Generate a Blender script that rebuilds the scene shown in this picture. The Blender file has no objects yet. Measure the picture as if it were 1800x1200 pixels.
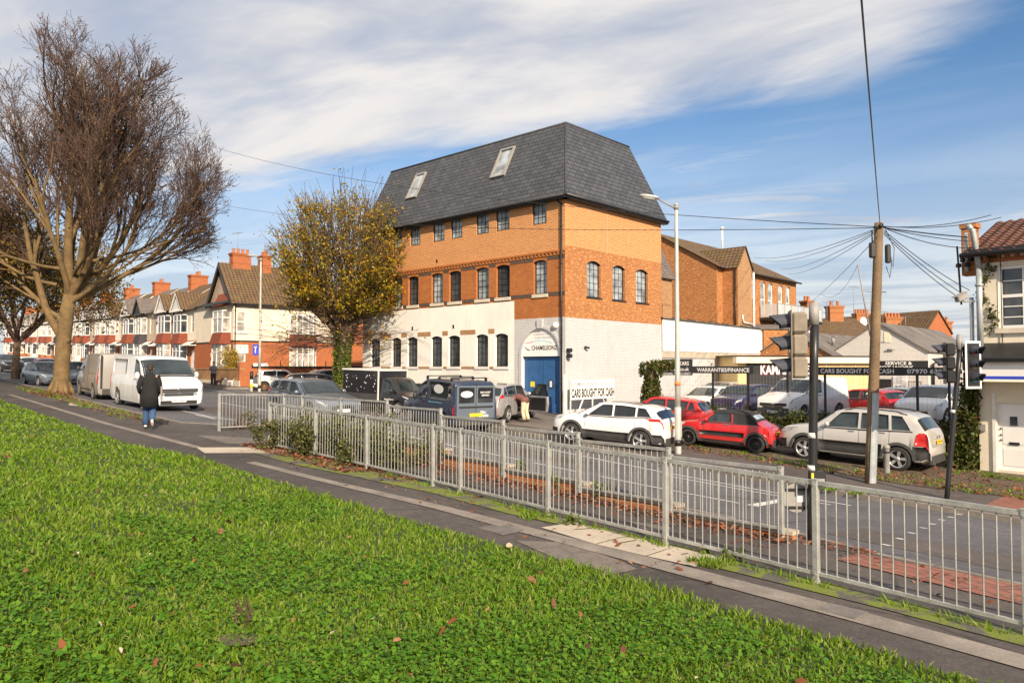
import bpy, bmesh, math, random
import numpy as np
from mathutils import Vector, Matrix
from mathutils.geometry import delaunay_2d_cdt
R=math.radians
scene=bpy.context.scene
col=scene.collection
# ---------------- camera ----------------
FPX=1311.0                                   # focal length in pixels of an 1800 px wide frame
PITCH=math.atan(45/FPX)
cd=bpy.data.cameras.new("camera"); cam=bpy.data.objects.new("camera",cd); col.objects.link(cam)
cd.sensor_width=36; cd.lens=36*FPX/1800; cd.clip_start=0.05; cd.clip_end=5000
cam.location=(0,0,0); cam.rotation_euler=(math.pi/2+PITCH,0,0)
scene.camera=cam
# ---------------- light ----------------
SUN_EL=30.0
SUN_DIR=Vector((0.33,-0.944,0)).normalized()  # horizontal direction towards the sun
sun_az=math.atan2(SUN_DIR.x,SUN_DIR.y)        # clockwise from +Y
sd=bpy.data.lights.new("sun","SUN"); sd.energy=5.0; sd.angle=R(0.8); sd.color=(1.0,0.82,0.61)
so=bpy.data.objects.new("sun",sd); col.objects.link(so)
tosun=Vector((SUN_DIR.x*math.cos(R(SUN_EL)),SUN_DIR.y*math.cos(R(SUN_EL)),math.sin(R(SUN_EL))))
so.rotation_euler=tosun.to_track_quat('Z','Y').to_euler(); so.location=tosun*50
w=bpy.data.worlds.new("World"); scene.world=w; w.use_nodes=True
def build_world():
    nt=w.node_tree; N=nt.nodes; L=nt.links; N.clear()
    out=N.new("ShaderNodeOutputWorld"); bg=N.new("ShaderNodeBackground"); bg.inputs[1].default_value=0.10
    L.new(bg.outputs[0],out.inputs[0])
    sky=N.new("ShaderNodeTexSky"); sky.sky_type='NISHITA'; sky.sun_disc=False
    sky.sun_elevation=R(SUN_EL); sky.sun_rotation=sun_az; sky.air_density=1.0; sky.dust_density=0.6; sky.ozone_density=2.5
    tc=N.new("ShaderNodeTexCoord"); sep=N.new("ShaderNodeSeparateXYZ"); L.new(tc.outputs['Generated'],sep.inputs[0])
    def M(op,a,b=None,c=None,clamp=False):
        n=N.new("ShaderNodeMath"); n.operation=op; n.use_clamp=clamp
        for i,x in enumerate((a,b,c)):
            if x is None: continue
            if isinstance(x,(int,float)): n.inputs[i].default_value=x
            else: L.new(x,n.inputs[i])
        return n.outputs[0]
    def SS(x,a,b):   # smoothstep a->b
        n=N.new("ShaderNodeMapRange"); n.interpolation_type='SMOOTHSTEP'
        L.new(x,n.inputs[0]); n.inputs[1].default_value=a; n.inputs[2].default_value=b; return n.outputs[0]
    X,Y,Z=sep.outputs; zc=M('MAXIMUM',Z,0.02)
    px=M('DIVIDE',X,M('ADD',zc,0.03)); py=M('DIVIDE',Y,M('ADD',zc,0.03))
    comb=N.new("ShaderNodeCombineXYZ"); L.new(px,comb.inputs[0]); L.new(py,comb.inputs[1])
    def noise(scale,sx,sy,rot,det=6,rough=.55,dist=0.0,off=0.0):
        m0=N.new("ShaderNodeMapping"); m0.inputs['Rotation'].default_value=(0,0,rot); L.new(comb.outputs[0],m0.inputs[0]); mp=N.new("ShaderNodeMapping"); mp.inputs['Scale'].default_value=(sx,sy,1); mp.inputs['Location'].default_value=(off,off*.7,0)
        L.new(m0.outputs[0],mp.inputs[0]); n=N.new("ShaderNodeTexNoise"); n.inputs['Scale'].default_value=scale
        n.inputs['Detail'].default_value=det; n.inputs['Roughness'].default_value=rough; n.inputs['Distortion'].default_value=dist
        L.new(mp.outputs[0],n.inputs['Vector']); return n.outputs[0]
    n1=noise(1.0,.60,1.25,R(30),7,.55,.5); n2=noise(3.0,.45,1.5,R(34),8,.62,.5,3.0); n3=noise(1.3,.40,1.3,R(22),8,.60,.8,9.0)
    # signed distance below the lower edge of the big cloud band (plane coordinates)
    e=M('SUBTRACT',M('ADD',M('MULTIPLY',px,-0.50),2.98),py)
    e=M('ADD',e,M('MULTIPLY',M('SUBTRACT',n1,.5),1.0)); e=M('ADD',e,M('MULTIPLY',M('SUBTRACT',n2,.5),.42))
    band=SS(e,-.16,.42)
    right=SS(M('ADD',px,M('MULTIPLY',M('SUBTRACT',n2,.5),.5)),1.36,.92)
    dens=M('ADD',.92,M('MULTIPLY',M('SUBTRACT',n1,.5),1.0)); dens=M('ADD',dens,M('MULTIPLY',M('SUBTRACT',n2,.5),.5))
    band=M('MULTIPLY',M('MULTIPLY',band,right),M('MINIMUM',M('MAXIMUM',dens,.25),1.0))
    # thin wisps low on the right
    lowr=M('MULTIPLY',SS(px,-.6,1.6),SS(py,2.6,3.9))
    wisp=M('MULTIPLY',SS(n3,.45,.68),M('ADD',.12,M('MULTIPLY',lowr,.75)))
    hz=M('MULTIPLY',SS(Z,.36,.0),.92)
    m=M('MAXIMUM',band,wisp); m=M('MAXIMUM',m,hz); m=M('MINIMUM',m,1.0)
    # clouds elsewhere (behind the camera) stay thin
    crgb=N.new("ShaderNodeRGB"); crgb.outputs[0].default_value=(5.7,5.5,5.35,1)
    cdark=N.new("ShaderNodeRGB"); cdark.outputs[0].default_value=(3.7,3.85,4.3,1)
    cm=N.new("ShaderNodeMix"); cm.data_type='RGBA'; L.new(SS(n1,.35,.62),cm.inputs[0]); L.new(cdark.outputs[0],cm.inputs[6]); L.new(crgb.outputs[0],cm.inputs[7])
    # richer blue for the clear part
    g=N.new("ShaderNodeMix"); g.data_type='RGBA'; g.blend_type='MULTIPLY'; g.inputs[0].default_value=1.0
    L.new(sky.outputs[0],g.inputs[6]); g.inputs[7].default_value=(.62,.80,.90,1)
    mx=N.new("ShaderNodeMix"); mx.data_type='RGBA'; L.new(m,mx.inputs[0]); L.new(g.outputs[2],mx.inputs[6]); L.new(cm.outputs[2],mx.inputs[7])
    L.new(mx.outputs[2],bg.inputs[0])
build_world()
scene.view_settings.view_transform='Standard'; scene.view_settings.look='None'
scene.view_settings.exposure=0.64; scene.view_settings.gamma=1
scene.cycles.max_bounces=6
# ---------------- rays and terrain ----------------
cp,sp=math.cos(PITCH),math.sin(PITCH)
def ray(px,py):
    a=(px-900)/FPX; b=(600-py)/FPX
    d=Vector((a,cp-b*sp,sp+b*cp)); return d/d.y
def at(px,py,Y): return ray(px,py)*Y
US=(-.66,.7513); UT=(.7513,.66)
def xy(s,t): return (US[0]*s+UT[0]*t, US[1]*s+UT[1]*t)
def st(x,y): return (US[0]*x+US[1]*y, UT[0]*x+UT[1]*y)
def sstep(a,b,x):
    u=min(1,max(0,(x-a)/(b-a))); return u*u*(3-2*u)
def H(x,y):
    s,t=st(x,y)
    z=-2.27+.026*min(s,260)
    A=1.05+(0.58-1.05)*sstep(8,26,s)
    z-=A*sstep(6,20,t)
    if t>24:                                      # bank up to the car lot
        k=sstep(24.5,30,t)*(1-sstep(22,27,s))
        z=z*(1-k)+(-2.45)*k
    return z
EDGE=[(-60,6.0),(-20,6.0),(3,5.9),(5,5.8),(8.5,5.5),(15.4,5.2),(19,4.7),(36,4.3),(200,4.2)]
def interp(tab,x):
    if x<=tab[0][0]: return tab[0][1]
    for (a,b),(c,d) in zip(tab,tab[1:]):
        if x<=c: return b+(d-b)*(x-a)/(c-a)
    return tab[-1][1]
def HG(x,y):                                     # grass bank
    s,t=st(x,y); d=interp(EDGE,s)-t
    return H(x,y)+.03+0.66*sstep(-.4,7.0,d)+.02*max(0,min(d,30)-5)+ (.035*math.sin(x*1.3+1)*math.sin(y*1.1+.6))*sstep(0,1.5,d)
def G(px,py,dz=0,h=H):
    r=ray(px,py); a,b=.5,400.0
    f=lambda Y: r.z*Y-(h(r.x*Y,Y)+dz)
    Y=.5; step=.25
    while f(Y)>0 and Y<500: Y+=step; step*=1.02
    lo,hi=Y-step,Y
    for _ in range(30):
        m=(lo+hi)/2
        if f(m)>0: lo=m
        else: hi=m
    return Vector((r.x*hi,hi,r.z*hi))
# ---------------- tagging ----------------
def tag(o,label=None,cat=None,group=None,kind=None):
    if label: o['label']=label
    if cat: o['category']=cat
    if group: o['group']=group
    if kind: o['kind']=kind
    return o
def empty(name,loc,rz=0,label=None,cat=None,group=None,scale=1.0):
    o=bpy.data.objects.new(name,None); col.objects.link(o); o.location=loc; o.rotation_euler=(0,0,rz); o.scale=(scale,)*3
    o.empty_display_size=.2
    return tag(o,label,cat,group)
def kids(o): return [c for c in bpy.data.objects if c.parent==o]
def copy_tree(o,parent=None,_map=None):
    if _map is None:
        _map={}
        for c in bpy.data.objects:
            if c.parent: _map.setdefault(c.parent.name,[]).append(c)
    c=o.copy(); col.objects.link(c); c.parent=parent
    for ch in _map.get(o.name,[]):
        copy_tree(ch,c,_map)
    return c
# ---------------- mesh builder ----------------
class Fr:                                        # frame: a along u, b up, c outwards
    def __init__(s,o,u,up=(0,0,1)):
        s.o=Vector(o); s.u=Vector(u).normalized(); s.w=Vector(up).normalized(); s.n=s.u.cross(s.w).normalized()
    def p(s,a,b,c=0): return s.o+s.u*a+s.w*b+s.n*c
class MB:
    def __init__(s): s.v=[]; s.f=[]; s.m=[]; s.cm=0; s.sm=[] ; s.smooth=False
    def add(s,vs,fs,m=None):
        k=len(s.v); s.v.extend([tuple(v) for v in vs])
        for f in fs: s.f.append([i+k for i in f]); s.m.append(s.cm if m is None else m); s.sm.append(s.smooth)
        return s
    def poly(s,vs,m=None): return s.add(vs,[list(range(len(vs)))],m)
    def box(s,c,d,M=None,m=None,bev=0):
        x,y,z=[q/2 for q in d]
        if bev:
            b=min(bev,x*.9,y*.9,z*.9); vs=[];
            for sx in(-1,1):
                for sy in(-1,1):
                    for sz in(-1,1):
                        vs+= [Vector((sx*(x-b),sy*(y-b),sz*z)),Vector((sx*(x-b),sy*y,sz*(z-b))),Vector((sx*x,sy*(y-b),sz*(z-b)))]
            bm=bmesh.new(); [bm.verts.new(v) for v in vs]; r=bmesh.ops.convex_hull(bm,input=bm.verts)
            bm.verts.index_update(); vv=[v.co.copy() for v in bm.verts]; ff=[[v.index for v in f.verts] for f in bm.faces]; bm.free()
        else:
            vv=[Vector((sx*x,sy*y,sz*z)) for sz in(-1,1) for sx,sy in((-1,-1),(1,-1),(1,1),(-1,1))]
            ff=[[3,2,1,0],[4,5,6,7],[0,1,5,4],[1,2,6,5],[2,3,7,6],[3,0,4,7]]
        if M is None: vv=[v+Vector(c) for v in vv]
        else: vv=[M@(v+Vector(c)) for v in vv]
        return s.add(vv,ff,m)
    def fbox(s,F,a0,a1,b0,b1,c0,c1,m=None):
        vs=[F.p(a,b,c) for c in(c0,c1) for a,b in((a0,b0),(a1,b0),(a1,b1),(a0,b1))]
        return s.add(vs,[[3,2,1,0],[4,5,6,7],[0,1,5,4],[1,2,6,5],[2,3,7,6],[3,0,4,7]],m)
    def fquad(s,F,a0,a1,b0,b1,c=0,m=None):
        return s.poly([F.p(a0,b0,c),F.p(a1,b0,c),F.p(a1,b1,c),F.p(a0,b1,c)],m)
    def fprism(s,F,pts,c0,c1,m=None):            # 2D polygon in frame, extruded along n
        n=len(pts); vs=[F.p(a,b,c0) for a,b in pts]+[F.p(a,b,c1) for a,b in pts]
        return s.add(vs,[list(range(n))[::-1],list(range(n,2*n))]+[[i,(i+1)%n,n+(i+1)%n,n+i] for i in range(n)],m)
    def tube(s,pts,rads,n=6,caps=True,m=None):
        pts=[Vector(p) for p in pts]
        if not hasattr(rads,'__len__'): rads=[rads]*len(pts)
        vs=[]; up=None
        for i,p in enumerate(pts):
            d=(pts[min(i+1,len(pts)-1)]-pts[max(i-1,0)])
            if d.length<1e-9: d=Vector((0,0,1))
            d.normalize()
            if up is None: up=d.cross(Vector((0,0,1)) if abs(d.z)<.9 else Vector((1,0,0))).normalized()
            up=(up-d*up.dot(d)).normalized(); w_=d.cross(up)
            for k in range(n):
                a=2*math.pi*k/n; vs.append(p+(up*math.cos(a)+w_*math.sin(a))*rads[i])
        fs=[]
        for i in range(len(pts)-1):
            for k in range(n): fs.append([i*n+k,i*n+(k+1)%n,(i+1)*n+(k+1)%n,(i+1)*n+k])
        if caps: fs.append(list(range(n))[::-1]); fs.append([(len(pts)-1)*n+k for k in range(n)])
        old=s.smooth; s.smooth=n>4; s.add(vs,fs,m); s.smooth=old; return s
    def lathe(s,prof,n=24,M=None,m=None,caps=False):        # prof: (r,z)
        vs=[]
        for r,z in prof:
            for k in range(n):
                a=2*math.pi*k/n; v=Vector((r*math.cos(a),r*math.sin(a),z)); vs.append(M@v if M is not None else v)
        fs=[]
        for i in range(len(prof)-1):
            for k in range(n): fs.append([i*n+k,i*n+(k+1)%n,(i+1)*n+(k+1)%n,(i+1)*n+k])
        if caps: fs.append(list(range(n))[::-1]); fs.append([(len(prof)-1)*n+k for k in range(n)])
        return s.add(vs,fs,m)
    def ball(s,c,r,M=None,n=10,m=None):
        prof=[(max(1e-4,math.cos(-math.pi/2+math.pi*i/n)),math.sin(-math.pi/2+math.pi*i/n)) for i in range(n+1)]
        r=(r,r,r) if not hasattr(r,'__len__') else r
        T=Matrix.Translation(Vector(c))@Matrix.Diagonal((*r,1))
        if M is not None: T=M@T
        old=s.smooth; s.smooth=True; s.lathe(prof,max(8,n),T,m); s.smooth=old; return s
    def wall(s,F,a0,a1,b0,b1,ops,depth=.12,m=None,mr=None,c=0):   # wall plane with rectangular openings and reveals
        A=sorted(set([a0,a1]+[o[0] for o in ops]+[o[1] for o in ops])); B=sorted(set([b0,b1]+[o[2] for o in ops]+[o[3] for o in ops]))
        A=[a for a in A if a0<=a<=a1]; B=[b for b in B if b0<=b<=b1]
        for i in range(len(A)-1):
            for j in range(len(B)-1):
                ca,cb=(A[i]+A[i+1])/2,(B[j]+B[j+1])/2
                if any(o[0]<ca<o[1] and o[2]<cb<o[3] for o in ops): continue
                s.fquad(F,A[i],A[i+1],B[j],B[j+1],c,m)
        for o in ops:
            x0,x1,y0,y1=o[:4]; k=mr if mr is not None else m
            P=lambda a,b,e: F.p(a,b,c-e)
            s.poly([P(x0,y0,0),P(x0,y1,0),P(x0,y1,depth),P(x0,y0,depth)],k); s.poly([P(x1,y0,0),P(x1,y0,depth),P(x1,y1,depth),P(x1,y1,0)],k)
            s.poly([P(x0,y1,0),P(x1,y1,0),P(x1,y1,depth),P(x0,y1,depth)],k); s.poly([P(x0,y0,0),P(x0,y0,depth),P(x1,y0,depth),P(x1,y0,0)],k)
        return s
    def arch_fill(s,F,x0,x1,y1,rise,c=0,m=None,n=8):  # fills the two top corners of an opening below y1
        for sgn in(0,1):
            pts=[]
            for i in range(n//2+1):
                u=i/(n/2); a=x0+(x1-x0)/2*u if sgn==0 else x1-(x1-x0)/2*u
                q=(a-(x0+x1)/2)/((x1-x0)/2); pts.append((a,y1-rise*q*q))
            pts.append(((x0) if sgn==0 else x1,y1))
            if sgn==1: pts=pts[::-1]
            pp=[F.p(a,b,c) for a,b in pts]; s.poly(pp[::-1] if True else pp,m)
        return s
    def build(s,name,mats,parent=None,uv=True,sharp=None,loc=None,label=None,cat=None,group=None,kind=None,local=None):
        me=bpy.data.meshes.new(name)
        vs=s.v
        if local is not None:                     # vertices given in world, object placed at local origin
            vs=[(v[0]-local[0],v[1]-local[1],v[2]-local[2]) for v in vs]
        me.from_pydata(vs,[],s.f)
        if not isinstance(mats,(list,tuple)): mats=[mats]
        for m in mats: me.materials.append(m)
        if len(mats)>1 : me.polygons.foreach_set('material_index',s.m)
        if any(s.sm): me.polygons.foreach_set('use_smooth',s.sm)
        if uv: box_uv(me)
        me.update()
        if sharp is not None:
            try: me.set_sharp_from_angle(angle=R(sharp))
            except Exception: pass
        o=bpy.data.objects.new(name,me); col.objects.link(o)
        if parent is not None: o.parent=parent
        if local is not None: o.location=local
        if loc is not None: o.location=loc
        return tag(o,label,cat,group,kind)
def box_uv(me):
    n=len(me.polygons)
    if n==0: return
    uvl=me.uv_layers.new(name="UVMap")
    nl=len(me.loops); nor=np.zeros(n*3,dtype=np.float32); me.polygons.foreach_get('normal',nor); nor=nor.reshape(-1,3)
    ls=np.zeros(n,dtype=np.int32); me.polygons.foreach_get('loop_total',ls); fi=np.repeat(np.arange(n),ls)
    vi=np.zeros(nl,dtype=np.int32); me.loops.foreach_get('vertex_index',vi)
    co=np.zeros(len(me.vertices)*3,dtype=np.float32); me.vertices.foreach_get('co',co); co=co.reshape(-1,3)[vi]
    t=np.stack([-nor[:,1],nor[:,0],np.zeros(n)],1); l=np.linalg.norm(t,axis=1); flat=l<.05
    t[flat]=(1,0,0); l[flat]=1; t/=l[:,None]; b=np.cross(nor,t); b[flat]=(0,1,0)
    u=(co*t[fi]).sum(1); v=(co*b[fi]).sum(1)
    uvl.data.foreach_set('uv',np.stack([u,v],1).astype(np.float32).ravel())
def npmesh(name,V,F,mat,parent=None,k=3,smooth=False,mi=None):      # fast mesh from arrays, F is (n,k)
    me=bpy.data.meshes.new(name); nf=len(F)
    me.vertices.add(len(V)); me.vertices.foreach_set('co',np.asarray(V,dtype=np.float32).ravel())
    me.loops.add(nf*k); me.loops.foreach_set('vertex_index',np.asarray(F,dtype=np.int32).ravel())
    me.polygons.add(nf); me.polygons.foreach_set('loop_start',np.arange(nf,dtype=np.int32)*k)
    mats=mat if isinstance(mat,(list,tuple)) else [mat]
    for m in mats: me.materials.append(m)
    if mi is not None: me.polygons.foreach_set('material_index',np.asarray(mi,dtype=np.int32))
    if smooth: me.polygons.foreach_set('use_smooth',np.ones(nf,dtype=bool))
    me.update(calc_edges=True)
    o=bpy.data.objects.new(name,me); col.objects.link(o)
    if parent is not None: o.parent=parent
    return o
def drape(name,poly,zf,mat,cell=1.0,kind='structure',dz=0.0,parent=None,label=None,cat=None):   # poly in (x,y)
    pts=[];
    for (a,b),(c,d) in zip(poly,poly[1:]+poly[:1]):
        n=max(1,int(math.hypot(c-a,d-b)/cell+.5))
        for i in range(n): pts.append((a+(c-a)*i/n,b+(d-b)*i/n))
    nb=len(pts); edges=[(i,(i+1)%nb) for i in range(nb)]
    xs=[p[0] for p in pts]; ys=[p[1] for p in pts]; P=np.array(pts)
    gx=np.arange(math.floor(min(xs)/cell)*cell,max(xs)+cell,cell); gy=np.arange(math.floor(min(ys)/cell)*cell,max(ys)+cell,cell)
    if len(gx)*len(gy)<60000:
        XX,YY=np.meshgrid(gx,gy); XX=XX.ravel(); YY=YY.ravel(); ins=np.zeros(len(XX),bool)
        for i in range(nb):
            x1,y1=P[i]; x2,y2=P[(i+1)%nb]
            if y1==y2: continue
            c=((y1>YY)!=(y2>YY))&(XX<(x2-x1)*(YY-y1)/(y2-y1)+x1); ins^=c
        near=np.zeros(len(XX),bool)
        for i in range(nb): near|=((XX-P[i,0])**2+(YY-P[i,1])**2)<(cell*.35)**2
        pts+= [(a,b) for a,b in zip(XX[ins&~near],YY[ins&~near])]
    r=delaunay_2d_cdt([Vector(p) for p in pts],edges,[list(range(nb))],1,1e-5)
    V=[(v.x,v.y,zf(v.x,v.y)+dz) for v in r[0]]; F=[list(f) for f in r[2]]
    mb=MB(); mb.smooth=True
    F=[f if ((V[f[1]][0]-V[f[0]][0])*(V[f[2]][1]-V[f[0]][1])-(V[f[1]][1]-V[f[0]][1])*(V[f[2]][0]-V[f[0]][0]))>0 else f[::-1] for f in F]
    mb.add(V,F); return mb.build(name,mat,parent,kind=kind,label=label,cat=cat)
def text_mesh(txt,size,font_w=0.0,depth=.004,shear=0,spacing=1.0,bold=0.0):
    c=bpy.data.curves.new("t","FONT"); c.body=txt; c.size=size; c.extrude=depth; c.offset=bold; c.shear=shear; c.space_character=spacing
    c.align_x='LEFT'; c.align_y='BOTTOM_BASELINE'; c.resolution_u=3
    o=bpy.data.objects.new("t",c); col.objects.link(o)
    bpy.context.view_layer.update(); dg=bpy.context.evaluated_depsgraph_get(); me=bpy.data.meshes.new_from_object(o.evaluated_get(dg))
    bpy.data.objects.remove(o); bpy.data.curves.remove(c)
    vs=[v.co.copy() for v in me.vertices]; fs=[list(p.vertices) for p in me.polygons]; bpy.data.meshes.remove(me)
    return vs,fs
def put_text(mb,txt,F,a0,a1,b0,b1,c,m=None,bold=.012,spacing=1.0):      # text filling the rectangle in a frame
    vs,fs=text_mesh(txt,1.0,depth=0.0,bold=bold,spacing=spacing)
    x0=min(v.x for v in vs); x1=max(v.x for v in vs); y0=min(v.y for v in vs); y1=max(v.y for v in vs)
    out=[F.p(a0+(v.x-x0)/(x1-x0)*(a1-a0),b0+(v.y-y0)/(y1-y0)*(b1-b0),c) for v in vs]
    mb.add(out,fs,m)
# ---------------- materials ----------------
def newmat(name):
    m=bpy.data.materials.new(name); m.use_nodes=True; nt=m.node_tree; b=nt.nodes["Principled BSDF"]; return m,nt,nt.nodes,nt.links,b
def rgb(c): return (c[0],c[1],c[2],1)
def ramp(N,L,fac,stops):
    r=N.new("ShaderNodeValToRGB"); L.new(fac,r.inputs[0]); e=r.color_ramp.elements
    while len(e)<len(stops): e.new(.5)
    for i,(p,c) in enumerate(stops): e[i].position=p; e[i].color=rgb(c)
    return r.outputs[0]
def noiseN(N,L,vec,scale,det=4,rough=.55,dist=0):
    n=N.new("ShaderNodeTexNoise"); n.inputs['Scale'].default_value=scale; n.inputs['Detail'].default_value=det; n.inputs['Roughness'].default_value=rough; n.inputs['Distortion'].default_value=dist
    if vec is not None: L.new(vec,n.inputs['Vector'])
    return n.outputs[0]
def mixc(N,L,f,a,b,mode='MIX'):
    n=N.new("ShaderNodeMix"); n.data_type='RGBA'; n.blend_type=mode
    for i,x in ((0,f),(6,a),(7,b)):
        if isinstance(x,(int,float)): n.inputs[i].default_value=x
        elif isinstance(x,tuple): n.inputs[i].default_value=rgb(x)
        else: L.new(x,n.inputs[i])
    return n.outputs[2]
def mathn(N,L,op,a,b=0.0,clamp=False):
    n=N.new("ShaderNodeMath"); n.operation=op; n.use_clamp=clamp
    for i,x in enumerate((a,b)):
        if isinstance(x,(int,float)): n.inputs[i].default_value=x
        else: L.new(x,n.inputs[i])
    return n.outputs[0]
def bumpn(N,L,h,strength,dist,b):
    n=N.new("ShaderNodeBump"); n.inputs['Strength'].default_value=strength; n.inputs['Distance'].default_value=dist
    L.new(h,n.inputs['Height']); L.new(n.outputs[0],b.inputs['Normal'])
def var(name,c,rough=.6,amt=.18,scale=2.0,metal=0,bump=0,bscale=30,spec=.5,coat=0,fine=0,co='Object'):
    """colour with broad and fine variation"""
    m,nt,N,L,b=newmat(name); tc=N.new("ShaderNodeTexCoord"); v=tc.outputs[co]
    n1=noiseN(N,L,v,scale,6,.6); lo=tuple(x*(1-amt) for x in c); hi=tuple(min(1,x*(1+amt)) for x in c)
    o=ramp(N,L,n1,[(.3,lo),(.7,hi)])
    if fine:
        n2=noiseN(N,L,v,scale*14,3,.7); o=mixc(N,L,.8,o,ramp(N,L,n2,[(.3,(1-fine,)*3),(.7,(1+fine*.3,)*3)]),'MULTIPLY')
    L.new(o,b.inputs['Base Color']); b.inputs['Roughness'].default_value=rough; b.inputs['Metallic'].default_value=metal
    b.inputs['Specular IOR Level'].default_value=spec; b.inputs['Coat Weight'].default_value=coat; b.inputs['Coat Roughness'].default_value=.06
    if bump: bumpn(N,L,noiseN(N,L,v,bscale,4,.6),bump,.02,b)
    return m
def brick(name,c1,c2,mort,bw=.225,bh=.075,mo=.012,dirt=.25,dirtc=(.25,.13,.07),rough=.85,offs=.5,bumps=.4,speck=None,bias=0.0,soft=.15):
    m,nt,N,L,b=newmat(name); tc=N.new("ShaderNodeTexCoord"); v=tc.outputs['UV']
    t=N.new("ShaderNodeTexBrick"); L.new(v,t.inputs['Vector']); t.offset=offs
    t.inputs['Color1'].default_value=rgb(c1); t.inputs['Color2'].default_value=rgb(c2); t.inputs['Mortar'].default_value=rgb(mort)
    t.inputs['Scale'].default_value=1; t.inputs['Brick Width'].default_value=bw; t.inputs['Row Height'].default_value=bh
    t.inputs['Mortar Size'].default_value=mo; t.inputs['Mortar Smooth'].default_value=soft; t.inputs['Bias'].default_value=bias
    o=t.outputs[0]
    n=noiseN(N,L,v,1.3,6,.65); o=mixc(N,L,mathn(N,L,'MULTIPLY',ramp(N,L,n,[(.42,(0,0,0)),(.72,(1,1,1))]),dirt),o,dirtc)
    if speck:
        mp=N.new("ShaderNodeMapping"); mp.inputs['Scale'].default_value=(4.6,13,1); L.new(v,mp.inputs[0])
        n3=noiseN(N,L,mp.outputs[0],1.0,2,.8); o=mixc(N,L,ramp(N,L,n3,[(.56,(0,0,0)),(.62,(1,1,1))]),o,speck)
    n2=noiseN(N,L,v,9,3,.6); o=mixc(N,L,.55,o,ramp(N,L,n2,[(.3,(.72,.72,.72)),(.7,(1,1,1))]),'MULTIPLY')
    L.new(o,b.inputs['Base Color']); b.inputs['Roughness'].default_value=rough; b.inputs['Specular IOR Level'].default_value=.25
    bumpn(N,L,mathn(N,L,'SUBTRACT',1.0,t.outputs[1]),bumps,.01,b)
    return m
def glassm(name,c=(.03,.04,.05),rough=.04,spec=.9):
    m,nt,N,L,b=newmat(name); tc=N.new("ShaderNodeTexCoord")
    n=noiseN(N,L,tc.outputs['Object'],1.6,3,.5); L.new(ramp(N,L,n,[(.35,tuple(x*.5 for x in c)),(.65,tuple(x*1.5 for x in c))]),b.inputs['Base Color'])
    b.inputs['Roughness'].default_value=rough; b.inputs['Specular IOR Level'].default_value=spec
    bumpn(N,L,noiseN(N,L,tc.outputs['Object'],.9,1,.4),.05,.05,b)
    return m
def paint(name,c,metal=.0,rough=.35,flake=.05):
    m,nt,N,L,b=newmat(name); tc=N.new("ShaderNodeTexCoord"); v=tc.outputs['Object']
    n=noiseN(N,L,v,1.7,5,.6); sepx=N.new("ShaderNodeSeparateXYZ"); L.new(v,sepx.inputs[0])
    o=ramp(N,L,n,[(.3,tuple(x*.9 for x in c)),(.7,tuple(min(1,x*1.04) for x in c))])
    # road film on the lower panels
    low=mathn(N,L,'SUBTRACT',.62,sepx.outputs[2]); low=mathn(N,L,'MULTIPLY',low,1.3,True)
    low=mathn(N,L,'MULTIPLY',low,noiseN(N,L,v,6,4,.7))
    o=mixc(N,L,mathn(N,L,'MULTIPLY',low,.8,True),o,(.16,.13,.10))
    L.new(o,b.inputs['Base Color']); b.inputs['Metallic'].default_value=metal; b.inputs['Roughness'].default_value=rough
    b.inputs['Coat Weight'].default_value=.8; b.inputs['Coat Roughness'].default_value=.05
    return m
def leafm(name,cols,trans=.35,rough=.6):
    m,nt,N,L,b=newmat(name); oi=N.new("ShaderNodeNewGeometry")
    st_=[((i+.5)/len(cols),c) for i,c in enumerate(cols)]
    o=ramp(N,L,oi.outputs['Random Per Island'],st_); 
    L.new(o,b.inputs['Base Color']); b.inputs['Roughness'].default_value=rough; b.inputs['Specular IOR Level'].default_value=.25
    tr=N.new("ShaderNodeBsdfTranslucent"); L.new(o,tr.inputs[0]); mx=N.new("ShaderNodeMixShader"); mx.inputs[0].default_value=trans
    out=N["Material Output"]; L.new(b.outputs[0],mx.inputs[1]); L.new(tr.outputs[0],mx.inputs[2]); L.new(mx.outputs[0],out.inputs[0])
    return m
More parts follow.
